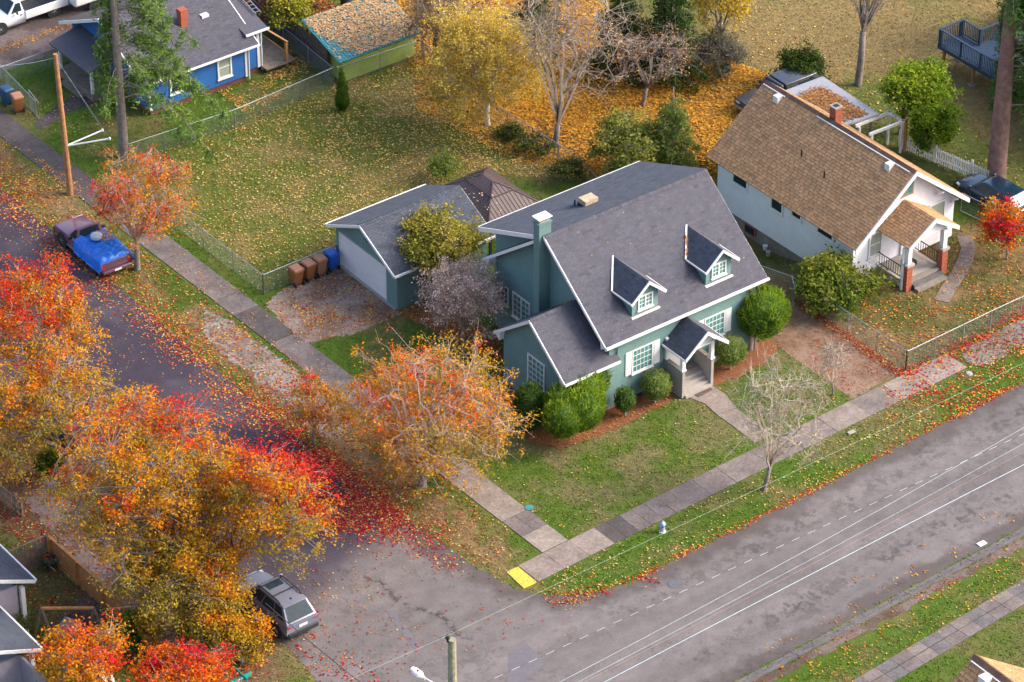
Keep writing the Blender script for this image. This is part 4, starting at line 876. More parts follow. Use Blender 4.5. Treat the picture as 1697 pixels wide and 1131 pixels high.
b.build('rib', M['teal_metal'], lr, kind='stuff')
# ------------------------------------------------------------------ navy house with a raised deck at the right edge
V_ = thing('house', 'navy blue house with raised wooden deck at the top right edge', 'house', (44, 15, 0))
b = MB(); siding(b, (43.9, 0, 0), (0, -1, 0), (-1, 0, 0), [(-17.0, .3), (-8, .3), (-8, 3.4), (-17.0, 3.4)]); siding(b, (52, 17.0, 0), (-1, 0, 0), (0, 1, 0), [(0, .3), (8.1, .3), (8.1, 3.4), (0, 3.4)]); siding(b, (43.9, 8, 0), (1, 0, 0), (0, -1, 0), [(0, .3), (8.1, .3), (8.1, 3.4), (0, 3.4)]); b.build('wall', M['navy'], V_)
b = MB(); b.box(43.95, 52, 8.05, 16.95, -.1, .32); b.build('foundation', M['brick'], V_)
b = MB(); slope_slab(b, (43.4, 7.6, 3.35), (0, 1, 0), (4.3, 0, 1.8), 9.9, 4.66); b.build('roof', M['shingle_grey'], V_)
window(V_, (43.88, 0, 0), (0, -1, 0), (-1, 0, 0), -14.6, -13.8, 1.5, 2.3, 1, 1, frame=.1, gl='curtain_glass')
Dk = thing('deck', 'raised dark blue deck on timber posts beside the navy house', 'deck', (44, 20, 0))
DF = 1.5
for k in range(24): b = MB(); x = 43.55 + k * .15; b.box(x, x + .14, 17.02 if x > 43.4 else 17.02, 22.1 if x < 45.4 else 20.6, DF - .04, DF); b.build('deck_board', M['navy'], Dk)
b = MB(); b.box(43.5, 45.4, 22.08, 22.14, DF - .25, DF - .042); b.box(43.48, 43.54, 17.02, 22.1, DF - .25, DF - .042); b.build('rim_joist', M['navy'], Dk)
pth = [(43.55, 17.1), (43.55, 22.05), (45.3, 22.05), (45.3, 20.6), (47.1, 20.6)]
for (xa, ya), (xb, yb_) in zip(pth[:-1], pth[1:]):
    b = MB(); b.beam((xa, ya, DF + .98), (xb, yb_, DF + .98), .12, .05); b.beam((xa, ya, DF + .1), (xb, yb_, DF + .1), .04, .06); r_ = b.build('railing', M['navy'], Dk); Ls = math.hypot(xb - xa, yb_ - ya); n = int(Ls / .13)
    for k in range(1, n): b = MB(); t = k / n; b.beam((xa + (xb - xa) * t, ya + (yb_ - ya) * t, DF + .1), (xa + (xb - xa) * t, ya + (yb_ - ya) * t, DF + .96), .035); b.build('baluster', M['navy'], r_)
    for k in range(int(Ls / 1.6) + 1): b = MB(); t = min(1, k * 1.6 / Ls); x = xa + (xb - xa) * t; y = ya + (yb_ - ya) * t; b.box(x - .055, x + .055, y - .055, y + .055, DF - .04, DF + .955); b.build('railing_post', M['navy'], Dk)
for p in ((43.75, 21.8), (45.1, 21.9), (43.75, 19.4), (43.75, 17.4), (45.6, 19.4)):
    b = MB(); b.box(p[0] - .07, p[0] + .07, p[1] - .07, p[1] + .07, .08, DF - .25); q = b.build('post', M['pole_wood'], Dk); b = MB(); b.box(p[0] - .22, p[0] + .22, p[1] - .22, p[1] + .22, -.05, .08); b.build('footing', M['concrete'], q)
# ------------------------------------------------------------------ houses at the lower corners
A = thing('house', 'grey roofed house with white gutters cut off by the lower left edge', 'house', (-25, 8, 0))
b = MB(); siding(b, (-24.1, 0, 0), (0, 1, 0), (1, 0, 0), [(9.4, 0), (15, 0), (15, 2.9), (9.4, 2.9)]); siding(b, (-30, 9.4, 0), (1, 0, 0), (0, -1, 0), [(0, 0), (5.9, 0), (5.9, 2.9), (0, 2.9)]); siding(b, (-26.2, 0, 0), (0, 1, 0), (1, 0, 0), [(1, 0), (9.4, 0), (9.4, 2.5), (1, 2.5)]); siding(b, (-32, 5.5, 0), (1, 0, 0), (0, -1, 0), [(0, 0), (5.8, 0), (5.8, 2.5), (0, 2.5)]); b.build('wall', plain('mauve_wall', (.30, .26, .30), .8, .1, 2), A)
for O_, v_, wd in (((-23.3, 9.1, 3.0), (-3.2, 0, 1.5), 6.5), ((-25.35, 5.2, 2.6), (-3.2, 0, 1.35), 3.85)):
    v_ = Vector(v_); b = MB(); slope_slab(b, O_, (0, 1, 0), v_, wd, v_.length); q_ = b.build('roof', M['underlay'], A); shingles(q_, 's', O_, (0, 1, 0), v_, wd, v_.length, .3, .14, M['shingle_dark_and_shaded'], 0)
    b = MB(); b.box(O_[0], O_[0] + .09, O_[1], O_[1] + wd, O_[2] - .1, O_[2] + .01); b.beam((O_[0], O_[1] - .03, O_[2] - .08), (O_[0] + v_.x, O_[1] - .03, O_[2] + v_.z - .08), .05, .16); b.build('gutter', M['white'], A)
for p in ((-23.9, 9.3), (-25.75, 5.4)): b = MB(); b.box(p[0] - .1, p[0] + .1, p[1] - .1, p[1] + .1, 0, 2.75 if p[0] > -25 else 2.45); b.build('porch_post', M['white'], A)
E_ = thing('house', 'brown shingle roof corner of a house at the lower right edge', 'house', (6, -25, 0))
rzz = 4.3; pr = at(1615, 1085, rzz); X0, Y0 = pr[0], pr[1]
b = MB(); siding(b, (X0 - 3.6, Y0 - .5, 0), (1, 0, 0), (0, 1, 0), [(0, 0), (7.2, 0), (7.2, 1.5), (3.6, 4.1), (0, 1.5)]); siding(b, (X0 - 3.6, 0, 0), (0, -1, 0), (-1, 0, 0), [(-Y0 + .5, 0), (-Y0 + 9, 0), (-Y0 + 9, 1.5), (-Y0 + .5, 1.5)]); b.build('wall', M['white_siding'], E_)
for s, lab in ((-1, 0), (1, 1)):
    v_ = Vector((-s * 4, 0, 3.0)); O_ = (X0 + s * 4, Y0 - 9, rzz - 3.0); b = MB(); slope_slab(b, O_, (0, 1, 0), v_, 9, v_.length); q_ = b.build('roof', M['underlay'], E_)
    shingles(q_, 's', O_, (0, 1, 0), v_, 9, v_.length, .55, .21, M['shingle_brown' if s < 0 else 'shingle_tan'], 300 if s < 0 else 0, var=.16, th=.02, gap=.012)
    if s < 0: b = MB(); ridge_caps(b, (X0, Y0 - 9, rzz + .02), (X0, Y0, rzz + .02), .2, 26, .7); b.build('ridge_cap', M['cap_brown'], q_)
b = MB(); b.beam((X0 - .26, Y0 - .1, rzz - .16), (X0 - .26, Y0 - 8, rzz - .16), .07, .02); b.build('ridge_flashing', M['white'], E_); b = MB(); b.box(X0 - .75, X0 - .35, Y0 - 1.5, Y0 - 1.05, rzz - .5, rzz - .12); b.build('roof_vent', M['off_white'], E_)
plain('straw_bark', (.36, .30, .23), .9, .25, 5)
# ------------------------------------------------------------------ vegetation
def leaf_quads(P, size, up=.5, jit=.35, wid=.62, out=None, hang=0.):
    """kite-shaped leaves at points P, facing partly up / along OUT"""
    n = len(P); nrm = NR.normal(size=(n, 3)); nrm /= np.linalg.norm(nrm, axis=1)[:, None]
    nrm[:, 2] = np.abs(nrm[:, 2]); nrm = nrm * (1 - up) + (np.array((0, 0, 1.)) if out is None else out) * up; nrm /= np.linalg.norm(nrm, axis=1)[:, None]
    t = NR.normal(size=(n, 3)); t[:, 2] -= hang; t -= (t * nrm).sum(1)[:, None] * nrm; t /= np.linalg.norm(t, axis=1)[:, None] + 1e-9; s = np.cross(nrm, t)
    L = (size * (1 + NR.uniform(-jit, jit, n)))[:, None] * .5; w = L * wid
    return np.stack([P - t * L, P + s * w + t * L * .1, P + t * L, P - s * w + t * L * .1], 1)
def tubes(name, A, B, ra, rb, m, parent, sides=3, kind=None):
    A = np.asarray(A, float); B = np.asarray(B, float); ra = np.asarray(ra, float); rb = np.asarray(rb, float); d = B - A; L = np.linalg.norm(d, axis=1)[:, None] + 1e-9; d = d / L
    h = np.where(np.abs(d[:, 2:3]) > .9, np.array((1., 0, 0)), np.array((0, 0, 1.))); x = np.cross(d, h); x /= np.linalg.norm(x, axis=1)[:, None] + 1e-9; y = np.cross(d, x); Q = []
    for k in range(sides):
        a0, a1 = 2 * pi * k / sides, 2 * pi * (k + 1) / sides; o0 = x * cos(a0) + y * sin(a0); o1 = x * cos(a1) + y * sin(a1)
        Q.append(np.stack([A + o0 * ra[:, None], A + o1 * ra[:, None], B + o1 * rb[:, None], B + o0 * rb[:, None]], 1))
    return quads(name, np.concatenate(Q), m, None, parent, kind)
def from_px(base, box):
    """ground point under BASE; centre and half sizes of a crown that fills the pixel box BOX, standing over that point"""
    g = at(*base); s = pxm(g); cx, cy = (box[0] + box[2]) / 2, (box[1] + box[3]) / 2
    r = np.array([cos(HEAD), sin(HEAD), 0.]); fwd = np.array([-sin(HEAD), cos(HEAD), 0.])
    R = (box[2] - box[0]) / 2 / s; hh = (box[3] - box[1]) / 2 / s; H = sqrt(max((hh * hh - (R * .9 * sin(PITCH)) ** 2), (.45 * R) ** 2 * .5)) / cos(PITCH)
    c = g + r * ((cx - base[0]) / s); c[2] = max((base[1] - cy) / s / cos(PITCH), H * .8)
    return g, c, R, H
AUT = np.array([(.25, .20, .032), (.40, .265, .025), (.62, .285, .013), (.68, .165, .009), (.62, .042, .013), (.50, .010, .040)])
def autumn(t):
    t = np.clip(t, 0, .999) * (len(AUT) - 1); i = t.astype(int); f = (t - i)[:, None]; return AUT[i] * (1 - f) + AUT[np.minimum(i + 1, len(AUT) - 1)] * f
def tree(name, label, base, c, R, H, tr=.18, nc=26, tips=14, leaves=16, size=.17, col=None, bark='grey_bark', group=None, fork=.35, spread=.26, twig=.014, sub=0, lean=None, flat=.55, seed=0, cat='tree', sig=.17, hang=.5, part='crown', ttwig=None, stem_top=None, core=.25):
    rg = np.random.default_rng(100 + seed); base = np.array(base, float); c = np.array(c, float)
    T = thing(name, label, cat, tuple(base), 0, group)
    # clump centres spread over the upper shell of the crown
    C = []; tries = 0; LB = rg.normal(size=(9, 3)); LB /= np.linalg.norm(LB, axis=1)[:, None]; LA = rg.uniform(-.34, .26, 9)
    while len(C) < nc and tries < 5000:
        tries += 1; d = rg.normal(size=3); d /= np.linalg.norm(d)
        if d[2] < -flat: continue
        r = rg.uniform(core, 1) ** .5 * rg.uniform(.72, 1.02) * (1 - spread * .55); r *= 1.0 + (LA * np.clip(LB @ d - .35, 0, 1) * 1.6).sum(); p = c + d * np.array((R, R, H)) * r * 1.15
        if all(np.linalg.norm((p - q) / np.array((R, R, H))) > .17 for q in C): C.append(p)
    C = np.array(C); fk = base + (c - base) * fork; fk[2] = base[2] + max(.6, (c[2] - base[2]) * fork)
    if lean is not None: fk = fk + np.array(lean)
    top = c + np.array((0, 0, H * .45))
    b = MB(); mid = base * .5 + fk * .5 + np.array((rg.normal(0, .05), rg.normal(0, .05), 0)); b.tube([base - (0, 0, .15), base + (0, 0, .12), mid, fk], [tr * 1.5, tr * 1.1, tr, tr * .85], 9)
    b.build('trunk', M[bark], T, smooth=True)
    A, B, ra, rb = [], [], [], []
    def path(p, q, r0, r1, n, wob):
        pts = [p]; L = np.linalg.norm(q - p)
        for i in range(1, n): t = i / n; pts.append(p + (q - p) * t + rg.normal(0, wob * L, 3) + np.array((0, 0, .10 * L * sin(pi * t))))
        pts.append(q)
        for i in range(n): A.append(pts[i]); B.append(pts[i + 1]); ra.append(r0 + (r1 - r0) * i / n); rb.append(r0 + (r1 - r0) * (i + 1) / n)
        return pts
    nl = max(4, nc // 5); ang = rg.uniform(0, 2 * pi); limbs = []
    for i in range(nl):
        a = ang + 2 * pi * i / nl + rg.normal(0, .2); q = c + np.array((cos(a) * R * .48, sin(a) * R * .48, H * rg.uniform(-.2, .45)))
        if i == 0: q = top
        limbs.append(path(fk, q, tr * .62, tr * .22, 4, .035))
    nodes = np.array([p for l in limbs for p in l[1:]])
    for p in C:
        j = np.argmin(np.linalg.norm(nodes - p, axis=1) + 0 * p[0]); path(nodes[j], p, tr * .2, max(twig * 1.6, tr * .08), 3, .05)
    tip = []; cid = []
    for k, p in enumerate(C):
        n = int(tips * rg.uniform(.6, 1.4)); sp = spread * rg.uniform(.75, 1.25)
        q = p + rg.normal(size=(n, 3)) * np.array((R, R, H)) * sp * .55 * np.array((1, 1, .8)); tip.append(q); cid += [k] * n
        for t in q:
            m_ = (p + t) / 2 + rg.normal(0, .06, 3) + (0, 0, .06); A += [p, m_]; B += [m_, t]; ra += [twig * 1.3, twig]; rb += [twig, twig * .6]
            for _ in range(sub):
                e = t + rg.normal(0, .28, 3) + (0, 0, .05); s0 = m_ + (t - m_) * rg.uniform(.2, 1); A.append(s0); B.append(e); ra.append(twig * .75); rb.append(twig * .45)
    tip = np.concatenate(tip); cid = np.array(cid)
    tubes('branches', A, B, ra, rb, M[ttwig or bark], T, 3 if leaves else 3)
    if leaves:
        k = rg.integers(0, len(tip), int(len(tip) * leaves)); P = tip[k] + rg.normal(size=(len(k), 3)) * sig * np.array((1, 1, .8)); hn = (P[:, 2] - c[2]) / H
        cc = rg.normal(size=len(C)); Cl = col(P, hn, cc[cid[k]], rg, c, R)
        Cl = Cl * (1 + rg.uniform(-.38, .25, len(P)))[:, None]
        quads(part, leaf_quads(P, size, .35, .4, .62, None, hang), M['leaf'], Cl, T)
    return T
def c_autumn(b0=.45, kh=.2, kn=.16, kd=.16, dirv=(.6, .8), jit=.09, olive=0.):
    def f(P, hn, cl, rg, c, R):
        d = ((P[:, 0] - c[0]) * dirv[0] + (P[:, 1] - c[1]) * dirv[1]) / R
        n = noise2(P[:, 0] + P[:, 2], P[:, 1], 1.1, 77) - .5
        return autumn(b0 + kh * hn + kn * cl + kd * d + .5 * n + rg.normal(0, jit, len(P)) - olive)
    return f
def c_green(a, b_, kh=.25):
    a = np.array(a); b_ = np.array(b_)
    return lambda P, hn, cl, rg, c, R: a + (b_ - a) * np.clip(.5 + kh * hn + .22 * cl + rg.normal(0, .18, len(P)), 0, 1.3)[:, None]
def T_px(name, label, base, box, **k):
    g, c, R, H = from_px(base, box); return tree(name, label, g, c, R, H, **k)
street = 'autumn street trees on the left side of the side street'
T_px('maple_tree', 'orange and red street tree at the left edge below the truck with the blue tarp', (62, 700), (-20, 425, 185, 640), nc=46, tips=15, leaves=25.5, size=.122, col=c_autumn(.54, .26, .15, .15), seed=1, group=street, tr=.2)
T_px('maple_tree', 'amber and olive street tree over the parked blue car at the left edge', (118, 800), (-50, 545, 268, 800), nc=56, tips=15, leaves=27, size=.122, col=c_autumn(.33, .10, .12, .14), seed=2, group=street, tr=.2)
T_px('maple_tree', 'biggest amber and orange street tree with a crimson top in the lower left', (285, 985), (95, 655, 440, 950), nc=90, tips=15, leaves=27, size=.122, col=c_autumn(.36, .28, .15, .24), seed=3, group=street, tr=.24)
T_px('maple_tree', 'orange street tree with a crimson right flank hanging over the silver car', (350, 1000), (330, 705, 555, 962), nc=60, tips=15, leaves=25.5, size=.122, col=c_autumn(.50, .18, .14, .42, (.9, .4)), seed=4, group=street, tr=.2)
T_px('maple_tree', 'olive yellow street tree in front of the cedar fence in the lower left', (318, 1050), (205, 850, 425, 1055), nc=62, tips=15, leaves=25.5, size=.128, col=c_autumn(.18, .14, .11, .10), seed=5, group=street, tr=.18, fork=.3)
T_px('maple_tree', 'bright yellow bushy tree beside the silver car at the bottom edge', (400, 1098), (325, 1000, 436, 1104), nc=32, tips=13, leaves=25.5, size=.128, col=c_autumn(.30, .03, .08, .03), seed=6, tr=.1, fork=.3)
T_px('maple_tree', 'orange tree with a red right side at the bottom edge beside the play frame', (215, 1190), (50, 1010, 250, 1170), nc=40, tips=14, leaves=19.5, size=.128, col=c_autumn(.52, .15, .13, .05), seed=7, tr=.15)
T_px('maple_tree', 'red and orange tree at the bottom edge next to the street name sign', (330, 1215), (215, 1058, 408, 1180), nc=40, tips=14, leaves=22.5, size=.128, col=c_autumn(.68, .12, .14, .14, (1, .2)), seed=8, tr=.15)
T_px('maple_tree', 'half bare orange street tree in front of the wing of the teal house', (700, 806), (550, 522, 866, 842), nc=90, tips=15, leaves=19.5, size=.125, col=c_autumn(.37, .13, .14, -.16, (.8, -.6)), seed=9, flat=1., tr=.19, fork=.42, sub=2, twig=.010, ttwig='pink_bark', bark='grey_bark')
T_px('maple_tree', 'thin half bare orange tree over the leafy verge left of the centre street tree', (520, 735), (460, 612, 590, 722), nc=22, tips=14, leaves=15, size=.122, col=c_autumn(.36, .10, .12, 0), seed=10, flat=1., tr=.09, sub=2, ttwig='pink_bark', twig=.010)
T_px('maple_tree', 'half bare orange street tree behind the truck with the blue tarp', (228, 447), (128, 245, 335, 430), nc=50, tips=14, leaves=14.25, size=.125, col=c_autumn(.45, .08, .2, -.14, (.8, -.6)), seed=11, flat=.9, tr=.15, fork=.4, sub=2, twig=.010, ttwig='pink_bark')
T_px('maple_tree', 'young red and orange tree on the lawn of the white house at the right edge', (1668, 430), (1612, 325, 1720, 425), nc=26, tips=14, leaves=13, size=.14, col=c_autumn(.70, .05, .13, 0), seed=12, tr=.06)
T_px('birch_tree', 'tall golden birch with a white trunk at the back of the leafy lot', (808, 208), (715, 5, 905, 215), nc=84, tips=16, leaves=26, size=.12, col=c_green((.50, .35, .05), (.80, .58, .11)), bark='birch_bark', seed=13, tr=.14, hang=1.2, ttwig='straw_bark', twig=.008)
T_px('birch_tree', 'reddish twigged birch behind the golden birch at the top edge', (770, 110), (680, -80, 860, 80), nc=46, tips=16, leaves=8, size=.12, col=c_green((.34, .17, .06), (.52, .30, .09)), bark='grey_bark', seed=14, tr=.14, sub=3, ttwig='pink_bark', twig=.013)
T_px('bare_tree', 'large bare grey tree with forked trunk over the orange leaves behind the gazebo', (920, 244), (805, -60, 1075, 215), nc=64, tips=9, leaves=1.6, size=.13, col=c_green((.38, .24, .12), (.52, .34, .17)), bark='grey_bark', seed=15, tr=.17, sub=3, ttwig='pale_bark', twig=.012, fork=.22, core=.1, spread=.3)
T_px('bare_tree', 'mossy bare grey tree beside the lime green shed', (742, 163), (672, -70, 770, 120), nc=36, tips=11, leaves=5, size=.12, col=c_green((.16, .13, .06), (.30, .24, .12)), bark='old_wood', seed=16, tr=.2, sub=3, twig=.011)
T_px('bare_tree', 'spreading bare tree with a few brown leaves in front of the dark evergreens', (1065, 175), (985, 30, 1180, 160), nc=40, tips=8, leaves=3.5, size=.13, col=c_green((.38, .2, .09), (.48, .27, .12)), bark='grey_bark', seed=17, tr=.12, sub=2, twig=.011, spread=.32)
T_px('bare_tree', 'bare tree with a dark trunk in the brown field behind the carport', (1422, 141), (1345, -110, 1510, 60), nc=40, tips=11, leaves=2, size=.13, col=c_green((.4, .22, .05), (.55, .3, .06)), bark='grey_bark', seed=18, tr=.2, sub=2, twig=.012, fork=.5, spread=.34)
T_px('cherry_tree', 'bare pale twigged tree on the verge in front of the teal house', (1266, 812), (1196, 585, 1388, 795), nc=50, tips=9, leaves=.4, size=.11, col=c_green((.5, .16, .04), (.55, .3, .1)), bark='grey_bark', seed=19, tr=.11, sub=4, twig=.0095, fork=.3, core=.05, ttwig='straw_bark', flat=.8, spread=.3)
T_px('cherry_tree', 'small bare sapling beside the gravel parking', (1380, 655), (1330, 555, 1420, 645), nc=14, tips=8, leaves=0, bark='grey_bark', seed=20, tr=.05, sub=3, twig=.0095, ttwig='straw_bark', flat=.1)
T_px('plum_tree', 'olive green leafy tree standing against the garage', (742, 480), (648, 332, 816, 475), nc=56, tips=15, leaves=22, size=.14, col=c_green((.20, .22, .025), (.44, .36, .06)), bark='bark', seed=21, tr=.12, fork=.3)
T_px('bare_bush', 'pinkish grey bare bush between the garage and the gable of the teal house', (768, 565), (682, 425, 852, 560), nc=60, tips=15, leaves=14, size=.09, col=c_green((.56, .39, .29), (.86, .64, .52)), bark='pink_bark', seed=22, tr=.08, sub=3, twig=.010, cat='bush', fork=.12, sig=.13)
T_px('beech_tree', 'bright yellow leaved tree standing at the top edge beyond the evergreens', (1192, 92), (1140, -70, 1250, 75), nc=40, tips=14, leaves=14, size=.14, col=c_green((.5, .33, .03), (.66, .46, .05)), bark='grey_bark', seed=23, tr=.12, hang=1)
T_px('beech_tree', 'russet bush behind the lime green shed at the top edge', (505, 40), (425, -50, 560, 55), nc=30, tips=14, leaves=16, size=.14, col=c_green((.22, .05, .02), (.42, .2, .06)), bark='bark', seed=24, tr=.08, cat='bush')
T_px('rhododendron', 'leafy yellow green shrub along the left wall of the white house', (1388, 500), (1320, 425, 1444, 506), nc=48, tips=15, leaves=18, size=.17, col=c_green((.08, .14, .015), (.26, .27, .035)), bark='bark', seed=25, tr=.06, cat='bush', fork=.1)
T_px('hazel_bush', 'pale lime green shrub behind the roof of the teal house', (1040, 292), (985, 195, 1105, 292), nc=44, tips=14, leaves=19, size=.16, col=c_green((.14, .18, .03), (.32, .32, .07)), bark='bark', seed=26, tr=.06, cat='bush', fork=.1)
T_px('willow', 'bright green round leafy tree beside the pergola', (1490, 222), (1440, 108, 1568, 195), nc=50, tips=15, leaves=22, size=.15, col=c_green((.10, .21, .012), (.28, .36, .025)), bark='bark', seed=27, tr=.09, fork=.3)
T_px('laurel', 'bright green bush growing behind the white picket fence', (1550, 262), (1510, 176, 1590, 258), nc=36, tips=15, leaves=24, size=.14, col=c_green((.07, .16, .01), (.19, .27, .015)), bark='bark', seed=28, tr=.06, cat='bush', fork=.15)
T_px('laurel', 'dark green round bush behind the carport', (1322, 146), (1283, 80, 1362, 145), nc=36, tips=15, leaves=22, size=.14, col=c_green((.03, .065, .012), (.09, .13, .02)), bark='bark', seed=29, tr=.06, cat='bush', fork=.15)
T_px('bramble', 'tangled grey green hedge along the back of the orange leaves', (1190, 118), (1140, 55, 1240, 122), nc=40, tips=14, leaves=12, size=.12, col=c_green((.06, .09, .03), (.22, .20, .11)), bark='grey_bark', seed=30, tr=.05, sub=3, cat='bush', fork=.1, twig=.013)
T_px('fern', 'soft green sapling on the leafy lawn', (732, 300), (708, 250, 760, 302), nc=14, tips=12, leaves=14, size=.11, col=c_green((.10, .17, .02), (.18, .24, .03)), bark='bark', seed=31, tr=.03, cat='sapling', fork=.2)
T_px('laurel', 'round green bush in front of the cedar fence beside the play frame', (210, 1080), (192, 1012, 236, 1078), nc=20, tips=14, leaves=18, size=.15, col=c_green((.03, .11, .02), (.09, .20, .03)), bark='bark', seed=32, tr=.04, cat='bush', fork=.15)
T_px('laurel', 'pale green clipped bush between the two grey roofs at the lower left', (30, 1050), (15, 1005, 52, 1055), nc=16, tips=14, leaves=18, size=.11, col=c_green((.10, .13, .03), (.22, .24, .07)), bark='bark', seed=33, tr=.04, cat='bush', fork=.15)
T_px('dry_grass_bush', 'dry feathery brown shrub between the cedar fence and the bottom trees', (320, 1105), (265, 1025, 385, 1100), nc=34, tips=14, leaves=8, size=.10, col=c_green((.20, .14, .08), (.32, .22, .12)), bark='pale_bark', seed=34, tr=.03, sub=4, cat='bush', fork=.05, twig=.009)
T_px('vine_bush', 'yellow green vine climbing over the old plank fence', (480, 70), (440, -30, 522, 62), nc=26, tips=14, leaves=13, size=.16, col=c_green((.18, .24, .02), (.52, .42, .05)), bark='bark', seed=35, tr=.04, cat='vine')
T_px('laurel', 'dark bush under the street trees beside the left path', (98, 790), (62, 745, 105, 790), nc=14, tips=12, leaves=16, size=.14, col=c_green((.07, .12, .015), (.16, .18, .02)), bark='bark', seed=36, tr=.03, cat='bush', fork=.15)
for i, (bx, by, w, h, lab) in enumerate(((945, 300, 26, 40, 'low green scrub behind the roof of the teal house'), (885, 252, 34, 30, 'dark low scrub along the back fence below the bare tree'), (845, 225, 22, 18, 'small dark shrub at the foot of the golden birch'), (1590, 320, 20, 18, 'green weeds beside the dark blue car'), (760, 150, 30, 50, 'dark scrub beside the mossy bare tree'))):
    T_px('scrub', lab, (bx, by), (bx - w, by - h, bx + w, by), nc=14, tips=11, leaves=12, size=.12, col=c_green((.04, .07, .015), (.13, .15, .03)), bark='bark', seed=40 + i, tr=.03, cat='bush', fork=.1)
# ---- clipped and dense evergreens: leaves packed over a lobed surface
def evergreen(name, label, base, box, colr, lobes=7, size=.11, n=5200, trunk=.1, bark='pale_bark', group=None, seed=0, cat='bush', lobe=.45, floor=False, up=.0, cols=None, spray=0.):
    mx_, my_ = (box[0] + box[2]) / 2, (box[1] + box[3]) / 2; box = (mx_ + (box[0] - mx_) * 1.12, my_ + (box[1] - my_) * 1.15, mx_ + (box[2] - mx_) * 1.12, my_ + (box[3] - my_) * 1.1); g, c, R, H = from_px(base, box); rg = np.random.default_rng(500 + seed); T = thing(name, label, cat, tuple(g), 0, group)
    if floor: c[2] = H * .96
    S_ = np.array((R, R, H)); L = [(c, S_ * .88)]
    for k in range(lobes):
        d = rg.normal(size=3); d /= np.linalg.norm(d); d[2] = abs(d[2]) * .9 - .25; r = lobe * rg.uniform(.7, 1.1); L.append((c + d * S_ * (.98 - r), S_ * r))
    if cols: L = [(c + np.array((x * R, y * R, z * H)), S_ * np.array(q)) for x, y, z, q in cols]
    b = MB(); b.tube([g - (0, 0, .1), g + (0, 0, .1), (g[0], g[1], c[2])], [trunk * 1.3, trunk, trunk * .8], 8); b.tube([g + (trunk * .9, -trunk * .6, -.05), (g[0] + .25 * R, g[1], c[2])], [trunk * .7, trunk * .5], 7); b.build('trunk', M[bark], T, smooth=True)
    P = []; O = []; area = np.array([l[1][0] * l[1][2] for l in L]); cnt = (n * area / area.sum()).astype(int)
    for (lc, ls), k in zip(L, cnt):
        d = rg.normal(size=(k, 3)); d /= np.linalg.norm(d, axis=1)[:, None]; bump = 1 + .05 * np.sin(d[:, 0] * 9 + lc[0]) * np.sin(d[:, 1] * 8) + .04 * np.sin(d[:, 2] * 11); p = lc + d * ls * (bump * rg.uniform(.86, 1.03, k))[:, None]
        keep = np.ones(k, bool)
        for lc2, ls2 in L: keep &= (((p - lc2) / (ls2 * .86)) ** 2).sum(1) > 1 
        keep &= p[:, 2] > .04
        P.append(p[keep]); o = d / ls; O.append((o / np.linalg.norm(o, axis=1)[:, None])[keep])
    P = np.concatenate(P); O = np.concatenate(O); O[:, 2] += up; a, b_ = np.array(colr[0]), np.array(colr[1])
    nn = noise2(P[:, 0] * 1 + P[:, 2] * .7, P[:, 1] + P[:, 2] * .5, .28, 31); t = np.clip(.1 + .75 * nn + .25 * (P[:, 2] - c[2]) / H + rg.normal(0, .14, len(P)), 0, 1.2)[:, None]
    O2 = O + rg.normal(0, .35, O.shape); O2 /= np.linalg.norm(O2, axis=1)[:, None]
    LQ = leaf_quads(P, size, .62, .4, .5, O2, 0)
    if spray:
        tg = O * .55 + np.array((0, 0, spray)) + rg.normal(0, .3, O.shape); tg /= np.linalg.norm(tg, axis=1)[:, None]; sd = np.cross(tg, rg.normal(size=O.shape)); sd /= np.linalg.norm(sd, axis=1)[:, None]; ln = (size * 1.35 * rg.uniform(.6, 1.3, len(P)))[:, None]
        LQ = np.stack([P - sd * ln * .18, P + sd * ln * .18, P + tg * ln + sd * ln * .05, P + tg * ln - sd * ln * .05], 1)
        LQ = np.concatenate([LQ, leaf_quads(P, size, .62, .4, .5, O2, 0)]); t = np.concatenate([np.clip(t * 1.15, 0, 1.3), t * .85])
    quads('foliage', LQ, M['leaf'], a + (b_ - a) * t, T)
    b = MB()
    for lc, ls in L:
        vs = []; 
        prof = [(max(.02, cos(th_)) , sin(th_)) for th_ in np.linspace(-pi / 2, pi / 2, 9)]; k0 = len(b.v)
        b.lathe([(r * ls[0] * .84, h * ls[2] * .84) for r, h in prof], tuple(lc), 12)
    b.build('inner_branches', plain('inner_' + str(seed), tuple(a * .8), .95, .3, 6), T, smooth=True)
    return T
arb = ((.06, .13, .010), (.24, .34, .025)); box_ = ((.07, .12, .02), (.25, .29, .06)); dk = ((.03, .07, .012), (.10, .17, .025))
evergreen('arborvitae', 'large lobed green arborvitae in the mulch bed under the wing of the teal house', (948, 716), (884, 616, 1030, 710), arb, 12, .13, 9000, .1, seed=1, lobe=.42, spray=.9, cols=[(-.58, -.28, -.08, (.42, .42, .86)), (-.12, -.32, -.04, (.42, .42, .92)), (.22, .12, .10, (.44, .44, .92)), (.62, .42, .06, (.40, .40, .92)), (.05, -.05, -.1, (.5, .5, .8)), (-.35, .1, .05, (.34, .34, .8))])
evergreen('arborvitae', 'upright dark green oval shrub at the corner of the wing', (880, 716), (852, 634, 904, 716), dk, 4, .11, 3600, .06, seed=2, floor=True, spray=.5)
evergreen('boxwood', 'small dark green ball shrub beside the large arborvitae', (1036, 690), (1016, 640, 1053, 684), dk, 3, .10, 2200, .05, seed=3)
evergreen('boxwood', 'clipped pale green ball shrub left of the porch steps', (1085, 668), (1060, 611, 1113, 664), box_, 4, .09, 3600, .06, seed=4, lobe=.35)
evergreen('boxwood', 'clipped pale green ball shrub right of the porch steps', (1210, 613), (1183, 554, 1236, 608), box_, 4, .09, 3600, .06, seed=5, lobe=.35)
